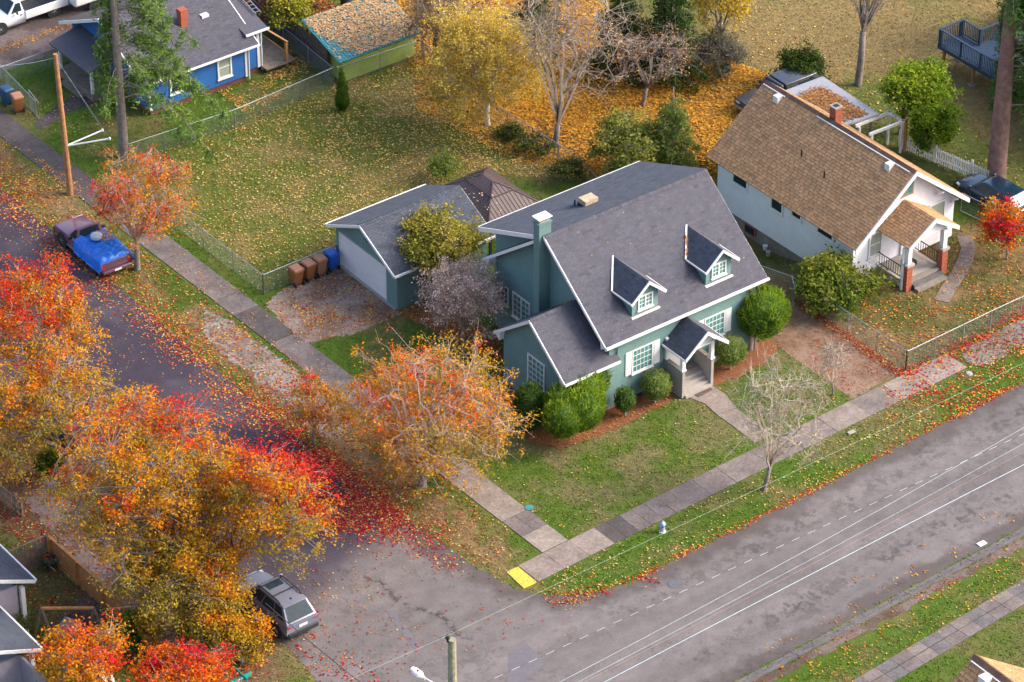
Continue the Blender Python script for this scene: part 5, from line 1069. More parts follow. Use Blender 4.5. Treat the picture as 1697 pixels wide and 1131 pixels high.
evergreen('arborvitae', 'large rounded green arborvitae on a thick trunk at the right end of the teal house', (1244, 580), (1217, 476, 1305, 562), arb, 12, .13, 7000, .14, seed=6, lobe=.40, spray=.8)
evergreen('cypress', 'narrow cone of dark green cypress at the fence corner of the leafy lot', (568, 184), (555, 124, 580, 184), ((.05, .11, .01), (.14, .22, .02)), 0, .10, 2200, .05, seed=7, floor=True, spray=1.0, cols=[(0, 0, -.45, (.8, .8, .5)), (0, 0, -.05, (.62, .62, .55)), (0, 0, .38, (.4, .4, .55)), (0, 0, .7, (.2, .2, .4))])
# ---- conifers
def conifer(name, label, base, height, z0, len0, len1, n, colr, tr=.25, bark='grey_bark', seed=0, bias=None, droop=.55, size=.24, dens=1., lean=(0, 0), sway=.25, cut=None, bare=.25, twig_r=.03, cutfront=False, side_only=False, wid=.30):
    rg = np.random.default_rng(900 + seed); g = np.array(base, float); T = thing(name, label, 'conifer', tuple(g)); b = MB(); ax = lambda z: g + np.array((lean[0] * z, lean[1] * z, z))
    b.tube([ax(-.2), ax(.25), ax(height * .35), ax(height * .7), ax(height)], [tr * 1.35, tr * 1.05, tr * .85, tr * .5, .03], 12); b.build('trunk', M[bark], T, smooth=True)
    A, B, ra, rb, P, O = [], [], [], [], [], []
    for i in range(n):
        f = (i + rg.uniform(0, 1)) / n; z = z0 + (height - z0) * f ** .95; a = i * 2.4 + rg.normal(0, .4)
        d = np.array((cos(a), sin(a), 0)); L = (len0 * (1 - f) + len1 * f) * rg.uniform(.6, 1.1)
        if bias is not None:
            bl = d[0] * bias[0] + d[1] * bias[1]; L *= np.clip(.6 + .6 * bl, .3, 1.15) if not side_only else np.clip(.4 + .8 * bl, .0, 1.15)
        if L < .5: continue
        if cutfront and d[0] * -.6 + d[1] * -.8 > .3 and rg.random() < .93: continue
        if cut is not None and rg.random() < cut: L *= .5
        K = 7; p = ax(z); prev = p; side = np.array((-d[1], d[0], 0))
        for k in range(1, K + 1):
            t = k / K; q = p + d * L * t + np.array((0, 0, .25 * L * t - droop * L * t * t)) + rg.normal(0, .05, 3) * L * .3
            A.append(prev); B.append(q); r0 = twig_r * (1 - t * .8) * (L / 3) ** .5; ra.append(r0 * 1.3 + .006); rb.append(r0 + .004)
            if t > bare:
                m = max(2, int(26 * dens * L / 3)); 
                for s_ in range(m):
                    w = rg.normal(0, 1); e = q + side * w * (.16 + .30 * (1 - t) * L * .35) + d * rg.normal(0, .13) * L * .3 - np.array((0, 0, abs(rg.normal(0, .16)) * (1 + sway) + abs(w) * .08)); P.append(e); O.append(np.array((0, 0, 1)) + d * .3)
                    if s_ % 7 == 0: A.append(q); B.append(e); ra.append(.009); rb.append(.005)
            prev = q
    P = np.array(P); O = np.array(O); O /= np.linalg.norm(O, axis=1)[:, None]
    tubes('branches', A, B, ra, rb, M['grey_bark'], T, 4)
    a, b_ = np.array(colr[0]), np.array(colr[1]); nn = noise2(P[:, 0] + P[:, 2] * .6, P[:, 1] - P[:, 2] * .4, .9, 61); t = np.clip(nn * 1.1 - .05 + rg.normal(0, .2, len(P)), 0, 1.2)[:, None]
    quads('needles', np.concatenate([leaf_quads(P, size, .4, .4, wid, O, .8), leaf_quads(P + rg.normal(0, .09, P.shape), size * .9, .4, .4, wid, O, .8)]), M['leaf'], np.concatenate([a + (b_ - a) * t] * 2), T)
    return T
rv = np.array([cos(HEAD), sin(HEAD)])
conifer('fir_tree', 'tall drooping green fir with bare lower trunk in front of the blue house', at(206, 262), 17, 3.6, 5.4, 1.6, 170, ((.07, .15, .025), (.20, .30, .06)), .27, 'grey_bark', 1, bias=(rv[0] * .85, rv[1] * .85), droop=.75, size=.25, dens=1.35, bare=.3, sway=.9, cutfront=True)
conifer('fir_tree', 'tall fir with thick reddish trunk in front of the navy house at the right edge', at(1650, 303), 20, 4.4, 5.0, 1.5, 260, ((.04, .11, .022), (.13, .24, .05)), .52, 'red_bark', 2, bias=(rv[0] * 1.2, rv[1] * 1.2), droop=.6, size=.28, dens=1.5, bare=.2, sway=.8, cutfront=True, side_only=True)
conifer('cedar_tree', 'feathery green cedar behind the roof ridge of the teal house', at(1112, 292), 5.6, .4, 2.1, .25, 80, ((.055, .11, .018), (.16, .22, .035)), .12, 'grey_bark', 3, droop=.4, size=.2, dens=1.3, bare=.2)
conifer('fir_tree', 'dark evergreen at the top edge left of the bright yellow tree', at(1110, 132), 7, .5, 2.4, .4, 90, ((.02, .055, .012), (.07, .12, .02)), .15, 'bark', 4, droop=.35, size=.24, dens=1.2, bare=.15)
conifer('fir_tree', 'dark evergreen behind the spreading bare tree at the top edge', at(1030, 112), 6.5, .5, 2.3, .4, 80, ((.025, .06, .012), (.08, .13, .02)), .15, 'bark', 5, droop=.35, size=.24, dens=1.1, bare=.15)
conifer('fir_tree', 'dark evergreen behind the golden birch at the top edge', at(882, 90), 6, .5, 2.2, .4, 70, ((.03, .065, .012), (.09, .14, .02)), .15, 'bark', 6, droop=.35, size=.24, dens=1.1, bare=.15)
conifer('fir_tree', 'dark evergreen beyond the navy house deck at the top right corner', at(1720, 60), 9, .5, 3.0, .4, 90, ((.02, .055, .014), (.07, .12, .025)), .15, 'bark', 7, droop=.35, size=.24, dens=1.2, bare=.15)
# ------------------------------------------------------------------ grass blades and fallen leaves
KEEP_OUT = [[(7.9, 7.05), (17.4, 7.05), (17.4, 16.6), (7.9, 16.6)], [(5.2, 7.0), (8, 7.0), (8, 12.2), (5.2, 12.2)], [(4.7, 20.4), (10.6, 20.4), (10.6, 26), (4.7, 26)], [(25, 8.3), (32.1, 8.5), (31.9, 19), (24.7, 19)], [(5, 44.4), (12.6, 44.4), (12.6, 53), (5, 53)], [(15.6, 41), (20.6, 41), (20.6, 44.1), (15.6, 44.1)], [(11.4, 5.4), (13.5, 5.4), (13.5, 7.1), (11.4, 7.1)], [(26.6, 5.6), (29.6, 5.6), (29.6, 8.4), (26.6, 8.4)]]
GRASSLESS = [P2((440, 505), (470, 480), (562, 441), (642, 500), (668, 520), (600, 548), (510, 570), (475, 545)), P2((385, 535), (470, 600), (545, 655), (600, 700), (560, 725), (480, 670), (420, 600), (360, 560)), P2((1232, 480), (1262, 452), (1345, 517), (1502, 614), (1412, 661), (1290, 575)),
             P2((842, 640), (856, 705), (880, 735), (925, 745), (985, 727), (1060, 690), (1130, 655), (1100, 636), (1040, 640), (950, 660), (870, 600)), P2((1175, 640), (1195, 636), (1250, 612), (1290, 580), (1280, 560), (1225, 580), (1170, 620)), P2((1140, 650), (1190, 635), (1290, 725), (1250, 745)),
             [(.1, -1.6), (.1, 3), (-1.4, 54), (-3.1, 54), (-1.65, -1.7)], [(-3.1, -1.8), (24.6, -1.0), (24.6, .75), (-3.1, .05)], [(1.5, -17.2), (20.5, -16), (20.5, -14.6), (1.5, -15.8)], [(-4, -13.3), (34, -12.2), (34, -12.9), (12, -13.9), (-4, -14.3)], ROAD, P2((1545, 505), (1580, 510), (1625, 410), (1600, 380), (1580, 420)), P2((30, 830), (75, 800), (240, 950), (300, 1080), (280, 1100), (120, 920)), [(.8, 53.6), (16, 53.6), (16, 61), (-1, 61)], P2((55, 205), (110, 165), (160, 130), (175, 165), (120, 185), (70, 215))]
def free(x, y, extra=()):
    k = np.zeros(x.shape, bool)
    for p in KEEP_OUT: k |= inside(x, y, p)
    for p in extra: k |= inside(x, y, p)
    return ~k
n = 330000; gx = NR.uniform(-30, 56, n); gy = NR.uniform(-22, 66, n)
gv = free(gx, gy, GRASSLESS); gx, gy = gx[gv], gy[gv]
def in_view(x, y, m=40):
    d = np.stack([x - CAM[0], y - CAM[1], terrain(x, y) - CAM[2]], -1); r = np.array([cos(HEAD), sin(HEAD), 0.]); f = np.array([-sin(HEAD) * cos(PITCH), cos(HEAD) * cos(PITCH), -sin(PITCH)]); u = np.cross(r, f); w = d @ f
    px = CX + FPX * (d @ r) / w; py = CY - FPX * (d @ u) / w; return (px > -m) & (px < 1697 + m) & (py > -m) & (py < 1131 + m)
k = in_view(gx, gy); gx, gy = gx[k], gy[k]
bad = np.maximum(near(gx, gy, WOODS, .8), np.maximum(near(gx, gy, BETWEEN, .5), near(gx, gy, LEFT, .5) * .7)); k = NR.random(len(gx)) > bad * .85; gx, gy = gx[k], gy[k]
base_c = ground_col(gx, gy); gz = terrain(gx, gy); n = len(gx); hgt = NR.uniform(.03, .075, n); a = NR.uniform(0, 2 * pi, n); wd = NR.uniform(.02, .05, n)
lx = NR.normal(0, .10, n); ly = NR.normal(0, .10, n); c_, s_ = np.cos(a) * wd, np.sin(a) * wd
V = np.stack([np.stack([gx - c_, gy - s_, gz], -1), np.stack([gx + c_, gy + s_, gz], -1), np.stack([gx + c_ * .4 + lx, gy + s_ * .4 + ly, gz + hgt], -1), np.stack([gx - c_ * .4 + lx, gy - s_ * .4 + ly, gz + hgt], -1)], 1)
gc = base_c * NR.uniform(1.1, 1.75, (n, 1)) * (1 + NR.normal(0, .08, (n, 3)))
quads('grass', V, M['blade'], gc, None, 'stuff')
YEL = np.array([(.60, .42, .13), (.62, .40, .10), (.50, .34, .11), (.66, .50, .22), (.48, .27, .07)])
ORA = np.array([(.58, .30, .03), (.66, .37, .04), (.48, .20, .03), (.58, .33, .06), (.36, .15, .03)])
RED = np.array([(.34, .014, .03), (.42, .03, .02), (.22, .008, .022), (.46, .11, .025), (.52, .26, .07), (.14, .012, .018)])
YEL = YEL * .88; ORA = ORA * np.array((.92, .86, .86))
BRN = np.array([(.25, .10, .04), (.34, .16, .06), (.18, .07, .03), (.42, .22, .08)])
MIX = np.concatenate([RED[:4], ORA[:3], YEL[:2]])
def litter(poly, n, pal, prob=None, size=.10, z=.02, name='fallen_leaves', keep=True, zf=None, parent=None, lift=.02):
    a = np.array(poly); x = NR.uniform(a[:, 0].min(), a[:, 0].max(), n * 3); y = NR.uniform(a[:, 1].min(), a[:, 1].max(), n * 3); k = inside(x, y, poly)
    if keep: k &= free(x, y)
    x, y = x[k], y[k]
    if prob is not None: k = NR.random(len(x)) < prob(x, y); x, y = x[k], y[k]
    x, y = x[:n], y[:n]
    zz = (terrain(x, y) if zf is None else zf(x, y)) + z + NR.random(len(x)) * lift
    P = np.stack([x, y, zz], -1); C = np.array(pal)[NR.integers(0, len(pal), len(x))] * NR.uniform(.7, 1.2, (len(x), 1))
    return quads(name, leaf_quads(P, size, .75, .45, .75), M['litter'], C, parent, 'stuff')
cl = lambda x, y, s=1.2, t=.4, w=.3, sd=11: smooth((fbm(x, y, s, sd) - t) / w)
GZ = .035
# pale yellow leaves over the lot, thickest towards the birch
sp = at(840, 200)
litter(BACK_LAWN, 19000, YEL * .9, lambda x, y: np.clip(.14 + .9 * np.exp(-np.hypot(x - sp[0], y - sp[1]) / 9), 0, 1) * (.45 + .55 * cl(x, y)), .10, GZ)
litter(WOODS, 52000, ORA, lambda x, y: .35 + .65 * cl(x, y, 1.6, .3, .25), .13, GZ, lift=.06)
litter(P2((680, 100), (800, 170), (1010, 300), (860, 270), (690, 180)), 4000, ORA, lambda x, y: .3 + .7 * cl(x, y), .12, GZ)
litter(P2((330, 130), (500, 80), (560, 140), (420, 200)), 1500, np.concatenate([ORA, YEL]), lambda x, y: cl(x, y, 1.5), .10, GZ)
litter(FIELD, 5200, np.concatenate([YEL, ORA[3:4]]), lambda x, y: (.2 + .8 * cl(x, y, 3.)) * smooth((46 - x) / 12), .12, GZ)
# red and orange leaves under the street trees
VR = [(-3.3, 46), (-1.9, 30), (-1.7, 4), (-3.4, -2), (-5.4, -.5), (-7.6, 6), (-7.4, 20), (-7.0, 30), (-7.8, 46)]
litter(VR, 17000, np.concatenate([RED, RED[:3], YEL[:1]]), lambda x, y: np.exp(-((x + 5.5 + .2 * np.sin(y * .7)) / 1.1) ** 2) * smooth((19 - y) / 3) * smooth((y - .5) / 4) * (.35 + .65 * cl(x, y, 1.4, .3)), .10, .022)
litter(VR, 12000, np.concatenate([ORA[:2], RED[:5], RED[1:4], BRN[:2], YEL[:1]]), lambda x, y: np.exp(-((x + 5.6) / 1.3) ** 2) * smooth((y - 15) / 3) * (.3 + .7 * cl(x, y, 1.6, .3)), .10, .022)
litter([(-3.6, 46), (-1.9, 22), (-1.7, 2), (-4.4, -1), (-5.3, 10), (-6.2, 24), (-5.9, 46)], 3300, MIX, lambda x, y: .4 + .6 * cl(x, y), .095, GZ)
litter([(-14.5, 2), (-5, 1), (-5, 18), (-6, 45), (-14.6, 45)], 2600, np.concatenate([YEL, RED, ORA]), lambda x, y: .35 + .65 * cl(x, y, 2.5) , .075, .02)
litter([(-9.5, 3), (-5, 2), (-4.8, 13), (-8.5, 14)], 7000, np.concatenate([RED, RED[:3], YEL[:1]]), lambda x, y: smooth((x + 9.0 + .1 * y) / 3) * smooth((y - 3.6) / 3) * (.15 + .85 * cl(x, y, 1.2, .38, .25)), .10, .02)
litter([(-15, -3), (-9, -3), (-9, 5), (-15, 6)], 420, np.concatenate([RED, BRN]), None, .09, .02)
litter([(-15.3, -4), (-13.0, -4), (-12.2, 6), (-15.3, 7)], 900, RED, lambda x, y: cl(x, y, 1.0, .42), .10, .02)
litter(LEFT, 9500, np.concatenate([RED, BRN, RED[:2], YEL[:1]]), lambda x, y: .25 + .75 * cl(x, y, 1.8, .36), .10, .03)
litter([(-26, -2), (-19.8, -2), (-20, 16), (-26, 22)], 3600, np.concatenate([RED, ORA[:2]]), lambda x, y: .2 + .8 * cl(x, y, 1.6, .4), .10, .03)
# along the kerb line of the through street and in its verge
edge = lambda x: np.interp(x, [p[0] for p in EDGE_UP[9:]], [p[1] for p in EDGE_UP[9:]])
litter([(-4.2, -4.6), (30, -3.9), (30, -2.5), (-4.2, -2.8)], 4600, np.concatenate([RED[:5], RED[:2], ORA[:3]]), lambda x, y: np.exp(-((y - edge(x) - .05) / (.13 + .1 * noise2(x, y, 1.5, 5))) ** 2) * (.35 + .65 * cl(x, y, 1.0, .35)), .088, .03)
litter([(-3.5, -4.2), (30, -3.3), (30, -.8), (-3, -1.6)], 1250, np.concatenate([YEL, YEL, ORA[:2]]), lambda x, y: .25 + .75 * cl(x, y, 1.4), .085, GZ)
litter([(17, -3.9), (31, -3.3), (31, 1.2), (20, .4)], 1900, np.concatenate([RED[:5], RED[:3], ORA[:2]]), lambda x, y: smooth((x - 17) / 5) * (.2 + .8 * cl(x, y, 1.0, .4)), .11, GZ)
litter([(21.3, .2), (36, 1.0), (36, 1.75), (21.3, 1.0)], 1500, np.concatenate([RED[:4], RED[:2], ORA[:1]]), lambda x, y: .3 + .7 * cl(x, y, .8, .35), .11, GZ)
litter([(21.0, .6), (21.95, .6), (21.8, 9.5), (20.9, 9.5)], 900, np.concatenate([RED, BRN]), lambda x, y: np.exp(-((x - 21.6) / .25) ** 2), .10, GZ)
litter(P2((1290, 450), (1505, 613), (1740, 510), (1650, 380), (1430, 450)), 2400, np.concatenate([ORA, RED[1:4], BRN]), lambda x, y: .15 + .85 * cl(x, y, 1.8, .42), .10, GZ)
litter(BETWEEN, 700, np.concatenate([BRN, YEL[:1]]), None, .09, .02)
litter([(-2, -14.3), (30, -12.9), (30, -12.0), (-2, -13.0)], 900, np.concatenate([ORA, RED[1:4]]), lambda x, y: cl(x, y, .9, .42), .11, .03)
litter([(-2, -16.2), (24, -14.7), (24, -12.8), (-2, -14.2)], 900, np.concatenate([ORA, BRN, YEL[:1]]), lambda x, y: .3 + .7 * cl(x, y, 1.4), .09, GZ)
litter([(2, -12.4), (26, -11.6), (26, -9.6), (2, -10.4)], 420, np.concatenate([ORA, BRN]), lambda x, y: cl(x, y, .7, .56, .1), .10, .02)
litter([(0, -4.3), (-4, -5.6), (-14, -4), (-14, 1), (-6, 2)], 420, np.concatenate([BRN, RED[:3]]), lambda x, y: cl(x, y, 1.0, .45), .085, .02)
litter([(-3.6, -3.6), (1.5, -5.2), (2, -4.2), (-2.5, -3.0), (-3.5, -2)], 800, np.concatenate([RED, BRN]), lambda x, y: cl(x, y, .8, .4), .10, .025)
# drives, walks, lawn and beds of the teal house
litter(GRASSLESS[0], 1900, np.concatenate([ORA, RED[3:], YEL[:2], RED[:2]]), lambda x, y: .3 + .7 * cl(x, y, 1.1), .085, .025)
litter(GRASSLESS[1], 1100, np.concatenate([ORA, RED, YEL[:2]]), lambda x, y: .2 + .8 * cl(x, y, .9, .45), .085, .025)
litter([(.1, -1.6), (.1, 3), (-1.2, 46), (-2.9, 46), (-1.5, -1.6)], 1100, np.concatenate([ORA, RED, YEL]), lambda x, y: cl(x, y, 1.5, .42) * smooth((y - 3) / 6), .08, .055)
litter(FRONT_LAWN, 420, np.concatenate([YEL, ORA[:2]]), lambda x, y: smooth((9 - y) / 9) * .8 + .1, .075, GZ)
litter(P2((842, 640), (856, 705), (880, 735), (925, 745), (985, 727), (1060, 690), (1130, 655), (1100, 636)), 900, np.concatenate([BRN, ORA[2:]]), None, .09, .05)
litter(P2((648, 510), (700, 480), (760, 520), (830, 560), (840, 610), (740, 560)), 900, np.concatenate([BRN, ORA]), None, .09, .04)
litter(P2((1232, 480), (1262, 452), (1345, 517), (1502, 614), (1412, 661), (1290, 575)), 700, np.concatenate([BRN, RED[:4]]), lambda x, y: cl(x, y, 1.5, .42), .08, .025)
litter(P2((40, 190), (130, 110), (230, 190), (150, 270)), 260, YEL, None, .08, GZ)
litter([(-4, 36), (-1.8, 36), (-2.6, 54), (-6, 54)], 1800, np.concatenate([ORA, BRN, YEL[:1]]), lambda x, y: cl(x, y, 1.6, .36), .10, GZ)
litter([(1, 55.2), (16, 55.2), (16, 56.3), (1, 56.3)], 900, np.concatenate([ORA, BRN]), lambda x, y: np.exp(-((y - 55.8) / .3) ** 2), .09, .03)
# on roofs
litter([(7.7, 7.0), (17.5, 7.0), (17.5, 11.6), (7.7, 11.6)], 46, np.concatenate([BRN, YEL[:1]]), None, .085, .025, keep=False, zf=lambda x, y: ze + (y - y0) * tanm, lift=.01)
litter([(4.6, 20.3), (10.6, 20.3), (10.6, 23.1), (4.6, 23.1)], 40, np.concatenate([BRN, YEL[:2]]), None, .085, .025, keep=False, zf=lambda x, y: aze + (y - ay0) * ta, lift=.01)
lz = lambda x, y: 1.60 + (y - 40.65) * 1.06 / 3.75
litter([(15.25, 40.7), (20.9, 40.7), (20.9, 44.35), (15.25, 44.35)], 5200, np.array([(.56, .36, .17), (.60, .40, .20), (.48, .28, .12), (.52, .34, .2)]), lambda x, y: (.12 + .88 * smooth((x - 15.4 + .5 * (y - 42)) / 1.1)) * (np.abs(((x - 15.3) / .192) % 1 - .5) < .42), .12, .012, keep=False, zf=lz, lift=.03)
litter([(32.4, 22.3), (35, 22.2), (34.7, 17.7), (31.7, 18.1)], 3800, np.concatenate([BRN, BRN, YEL[4:]]), lambda x, y: smooth((fbm(x, y, 1.3, 15) - .36) / .15) * smooth((22 - y) / 1) * smooth((34.6 - x) / .6), .11, .012, keep=False, zf=lambda x, y: 2.245 + 0 * x, lift=.05)
gz_ = lambda x, y: 2.32 + 1.08 * np.minimum(np.minimum((x - 11.35) / .98, (14.6 - x) / 1.03), np.minimum((y - 21.45) / 1.3, (25.85 - y) / 1.3))
litter([(11.5, 21.6), (12.3, 21.6), (12.3, 24.5), (11.5, 24.5)], 22, np.array([(.6, .32, .2), (.62, .4, .25)]), None, .11, .03, keep=False, zf=gz_)
for c in (10.44, 15.1):
    yb0, yb1 = y0 + (5.67 - ze) / tanm, y0 + (6.6 - ze) / tanm; fz = lambda x, y: ze + (y - y0) * tanm
    e0 = 9.55 if c > 12 else 9.15
    litter([(c - 1.14, yb0 - .12), (c - 1.02, yb0 - .12), (c - .32, e0), (c - .46, e0)], 170 if c > 12 else 60, np.array([(.50, .2, .06), (.56, .26, .09), (.4, .16, .05)]), None, .10, .05, keep=False, zf=fz, lift=.10)
litter([(6.9, 9.75), (7.9, 9.75), (7.9, 10.3), (6.9, 10.3)], 40, BRN, None, .09, .05, keep=False, zf=lambda x, y: gzr - (y - gyr) * tw)
# ------------------------------------------------------------------ vehicles and small things
def paint(n, c, metal=.35, rough=.28): return plain(n, c, rough, .05, 2, metal=metal, coat=.6, spec=.5)
plain('silver_paint', (.17, .18, .225), .42, .05, 2, metal=.2, coat=.15, spec=.4); paint('plum_paint', (.16, .075, .115), .2, .35); paint('white_paint', (.78, .79, .80), 0, .3); paint('blue_paint', (.03, .10, .28), .3, .3); paint('grey_paint', (.10, .105, .12), .5, .3); paint('dark_blue_paint', (.010, .035, .07), .3, .25)
plain('tail_red', (.45, .012, .02), .25, .1, 5, coat=.5); plain('black_plastic', (.02, .021, .023), .6, .15, 4); plain('plate', (.75, .76, .78), .5, .1, 8); plain('head_lamp', (.6, .62, .65), .15, .1, 5, spec=.8)
def bevel(o, off=.04, seg=2, ang=25):
    bm = bmesh.new(); bm.from_mesh(o.data); es = [e for e in bm.edges if len(e.link_faces) == 2 and e.calc_face_angle(0) > radians(ang)]
    bmesh.ops.bevel(bm, geom=es, offset=off, segments=seg, affect='EDGES', profile=.6, clamp_overlap=True); bm.to_mesh(o.data); bm.free(); o.data.polygons.foreach_set('use_smooth', [True] * len(o.data.polygons)); return o
def wheel(T, x, y, r=.36, w=.24):
    b = MB(); s = 1 if x > 0 else -1; b.lathe([(r * .62, -w / 2), (r * .93, -w / 2), (r, -w * .32), (r, w * .32), (r * .93, w / 2), (r * .62, w / 2)], (x, y, r), 20, 'x'); t = b.build('wheel', M['rubber'], T, smooth=False)
    b = MB(); o = s * w * .40; b.lathe([(r * .62, o - .02), (r * .60, o + .012 * s), (r * .18, o + .03 * s), (r * .12, o + .05 * s)], (x, y, r), 14, 'x'); rim = b.build('rim', M['rim'], t)
    b = MB()
    for k in range(5): a = 2 * pi * k / 5; b.beam((x + o + .035 * s, y, r), (x + o + .03 * s, y + cos(a) * r * .56, r + sin(a) * r * .56), .06, .02)
    b.build('spoke', M['rim'], t)
def loft(secs):
    """secs: (y, [(half width, z) ...bottom to top]) sections from back to front"""
    b = MB(); n = len(secs[0][1]); vs = []
    for y, p in secs: vs += [(-w, y, z) for w, z in p] + [(w, y, z) for w, z in reversed(p)]
    m = 2 * n; fs = []
    for i in range(len(secs) - 1):
        for k in range(m): fs.append((i * m + k, i * m + (k + 1) % m, (i + 1) * m + (k + 1) % m, (i + 1) * m + k))
    fs.append(tuple(range(m))); e = (len(secs) - 1) * m; fs.append(tuple(e + k for k in range(m - 1, -1, -1)))
    b.add(vs, fs); return b
def glass_panel(T, pts, nm='window', m='dark_glass', th=.012):
    b = MB(); p = [Vector(q) for q in pts]; n = (p[1] - p[0]).cross(p[-1] - p[0]).normalized(); b.prism([q - n * th * .2 for q in p], n * th); return b.build(nm, M[m], T)
def suv(label, loc, rot, pm, L=4.55, Wd=1.84, Ht=1.66, rails=True, sedan=False, bar=True):
    T = thing('parked_car', label, 'car', loc, rot, 'parked cars'); h = L / 2; w = Wd / 2; zb = .98 if not sedan else .9; zt = Ht
    OFF[T.name] = None
    S_ = lambda y, a, z0, b_, zm, c, z1: (y, [(a, z0), (b_, zm), (c, z1)])
    bd = loft([S_(-h, w * .86, .42, w * .92, .62, w * .86, zb * .96), S_(-h + .12, w * .94, .32, w * .99, .6, w * .92, zb), S_(-h + .9, w * .96, .28, w, .62, w * .93, zb), S_(.9, w * .96, .28, w, .62, w * .92, zb - .02), S_(h - .55, w * .95, .28, w * .98, .6, w * .86, zb - .10), S_(h - .1, w * .84, .32, w * .88, .56, w * .72, zb - .22), S_(h, w * .7, .40, w * .74, .54, w * .62, zb - .32)]).build('body', M[pm], T); bevel(bd, .07, 3)
    r0, r1, f0, f1 = (-h + .08, -h + .62, .35, 1.12) if not sedan else (-h + .55, -h + 1.2, .3, 1.05)
    gw0, gw1 = w * .90, w * .70
    cab = MB(); lo = [(-gw0, r0, zb - .02), (gw0, r0, zb - .02), (gw0 * .97, f1, zb - .04), (-gw0 * .97, f1, zb - .04)]; hi = [(-gw1, r1, zt - .03), (gw1, r1, zt - .03), (gw1 * .98, f0, zt - .04), (-gw1 * .98, f0, zt - .04)]
    cab.add(lo + hi, [(0, 1, 5, 4), (1, 2, 6, 5), (2, 3, 7, 6), (3, 0, 4, 7), (4, 5, 6, 7)]); cb = bevel(cab.build('cabin', M[pm], T), .03)
    mixp = lambda a, b_, c, d, u, v: (Vector(a) * (1 - u) + Vector(b_) * u) * (1 - v) + (Vector(d) * (1 - u) + Vector(c) * u) * v
    def pane(a, b_, c, d, u0, u1, v0, v1, nm): glass_panel(T, [mixp(a, b_, c, d, u0, v0), mixp(a, b_, c, d, u1, v0), mixp(a, b_, c, d, u1, v1), mixp(a, b_, c, d, u0, v1)], nm)
    pane(lo[0], lo[1], hi[1], hi[0], .07, .93, .1, .92, 'rear_window'); pane(lo[2], lo[3], hi[3], hi[2], .05, .95, .06, .95, 'windscreen')
    for a, b_ in ((0.07, .30), (.33, .62), (.65, .93)): pane(lo[1], lo[2], hi[2], hi[1], a, b_, .12, .9, 'side_window'); pane(lo[3], lo[0], hi[0], hi[3], 1 - b_, 1 - a, .12, .9, 'side_window')
    b = MB(); b.add([(-gw1 - .02, r1 - .10, zt - .045), (gw1 + .02, r1 - .10, zt - .045), (gw1 + .01, f0 + .02, zt - .05), (-gw1 - .01, f0 + .02, zt - .05), (-gw1 * .9, r1 + .1, zt + .0), (gw1 * .9, r1 + .1, zt + .0), (gw1 * .88, f0 - .12, zt - .0), (-gw1 * .88, f0 - .12, zt - .0)], [(3, 2, 1, 0), (4, 5, 6, 7), (0, 1, 5, 4), (1, 2, 6, 5), (2, 3, 7, 6), (3, 0, 4, 7)]); bevel(b.build('roof', M[pm], T), .02)
    if rails:
        for s in (-1, 1): b = MB(); b.tube([(s * gw1 * .93, r1 + .25, zt - .01), (s * gw1 * .93, r1 + .4, zt + .06), (s * gw1 * .93, f0 - .2, zt + .06), (s * gw1 * .93, f0 - .05, zt - .01)], .036, 6); b.build('roof_rail', M['black_plastic'], T)
        for yy in (r1 + .85, f0 - .25): b = MB(); b.beam((-gw1 * .93, yy, zt + .07), (gw1 * .93, yy, zt + .07), .06, .025); b.build('cross_bar', M['black_plastic'], T)
        b = MB(); b.box(-gw1 * .62, gw1 * .62, f0 - .62, f0 - .16, zt - .0, zt + .012); b.build('sunroof', M['dark_glass'], T)
        b = MB(); b.prism([(0, r1 + .22, zt), (0, r1 + .38, zt), (0, r1 + .24, zt + .07)], (.02, 0, 0)); b.build('antenna', M['black_plastic'], T)
    for s in (-1, 1):
        b = MB(); b.box(s * w * .86 - .2 * (s > 0) - .04 * (s < 0), s * w * .86 + .2 * (s < 0) + .04 * (s > 0), -h - .02, -h + .25, zb - .16, zb - .02); bevel(b.build('tail_light', M['tail_red'], T), .02)
        b = MB(); b.box(s * w * .74 - .14, s * w * .74 + .14, h - .32, h - .06, .62, .72); bevel(b.build('headlight', M['head_lamp'], T), .02)
        b = MB(); b.box(s * (w + .09) - .1, s * (w + .09) + .1, .86, .98, zb + .02, zb + .16); bevel(b.build('mirror', M[pm], T), .03)
        for yy in (-h + .82, h - .86):
            wheel(T, s * (w - .1), yy, .35); b = MB(); b.lathe([(.43, -.02), (.43, .02)], (s * (w - .005), yy, .36), 18, 'x'); b.build('wheel_arch', M['black_plastic'], T)
        b = MB(); b.box(s * w * .965 - .02, s * w * .965 + .02, -h + 1.2, h - 1.25, .24, .40); b.build('sill_trim', M['black_plastic'], T)
    b = MB(); b.box(-w * .9, w * .9, -h - .07, -h + .1, .30, .56); bevel(b.build('rear_bumper', M['black_plastic'], T), .04)
    b = MB(); b.box(-w * .8, w * .8, -h - .035, -h + .02, zb - .07, zb - .01); b.build('tailgate_trim', M[pm], T); b = MB(); b.box(-.22, .22, -h - .03, -h - .015, .70, .82); b.build('number_plate', M['plate'], T)
    return T
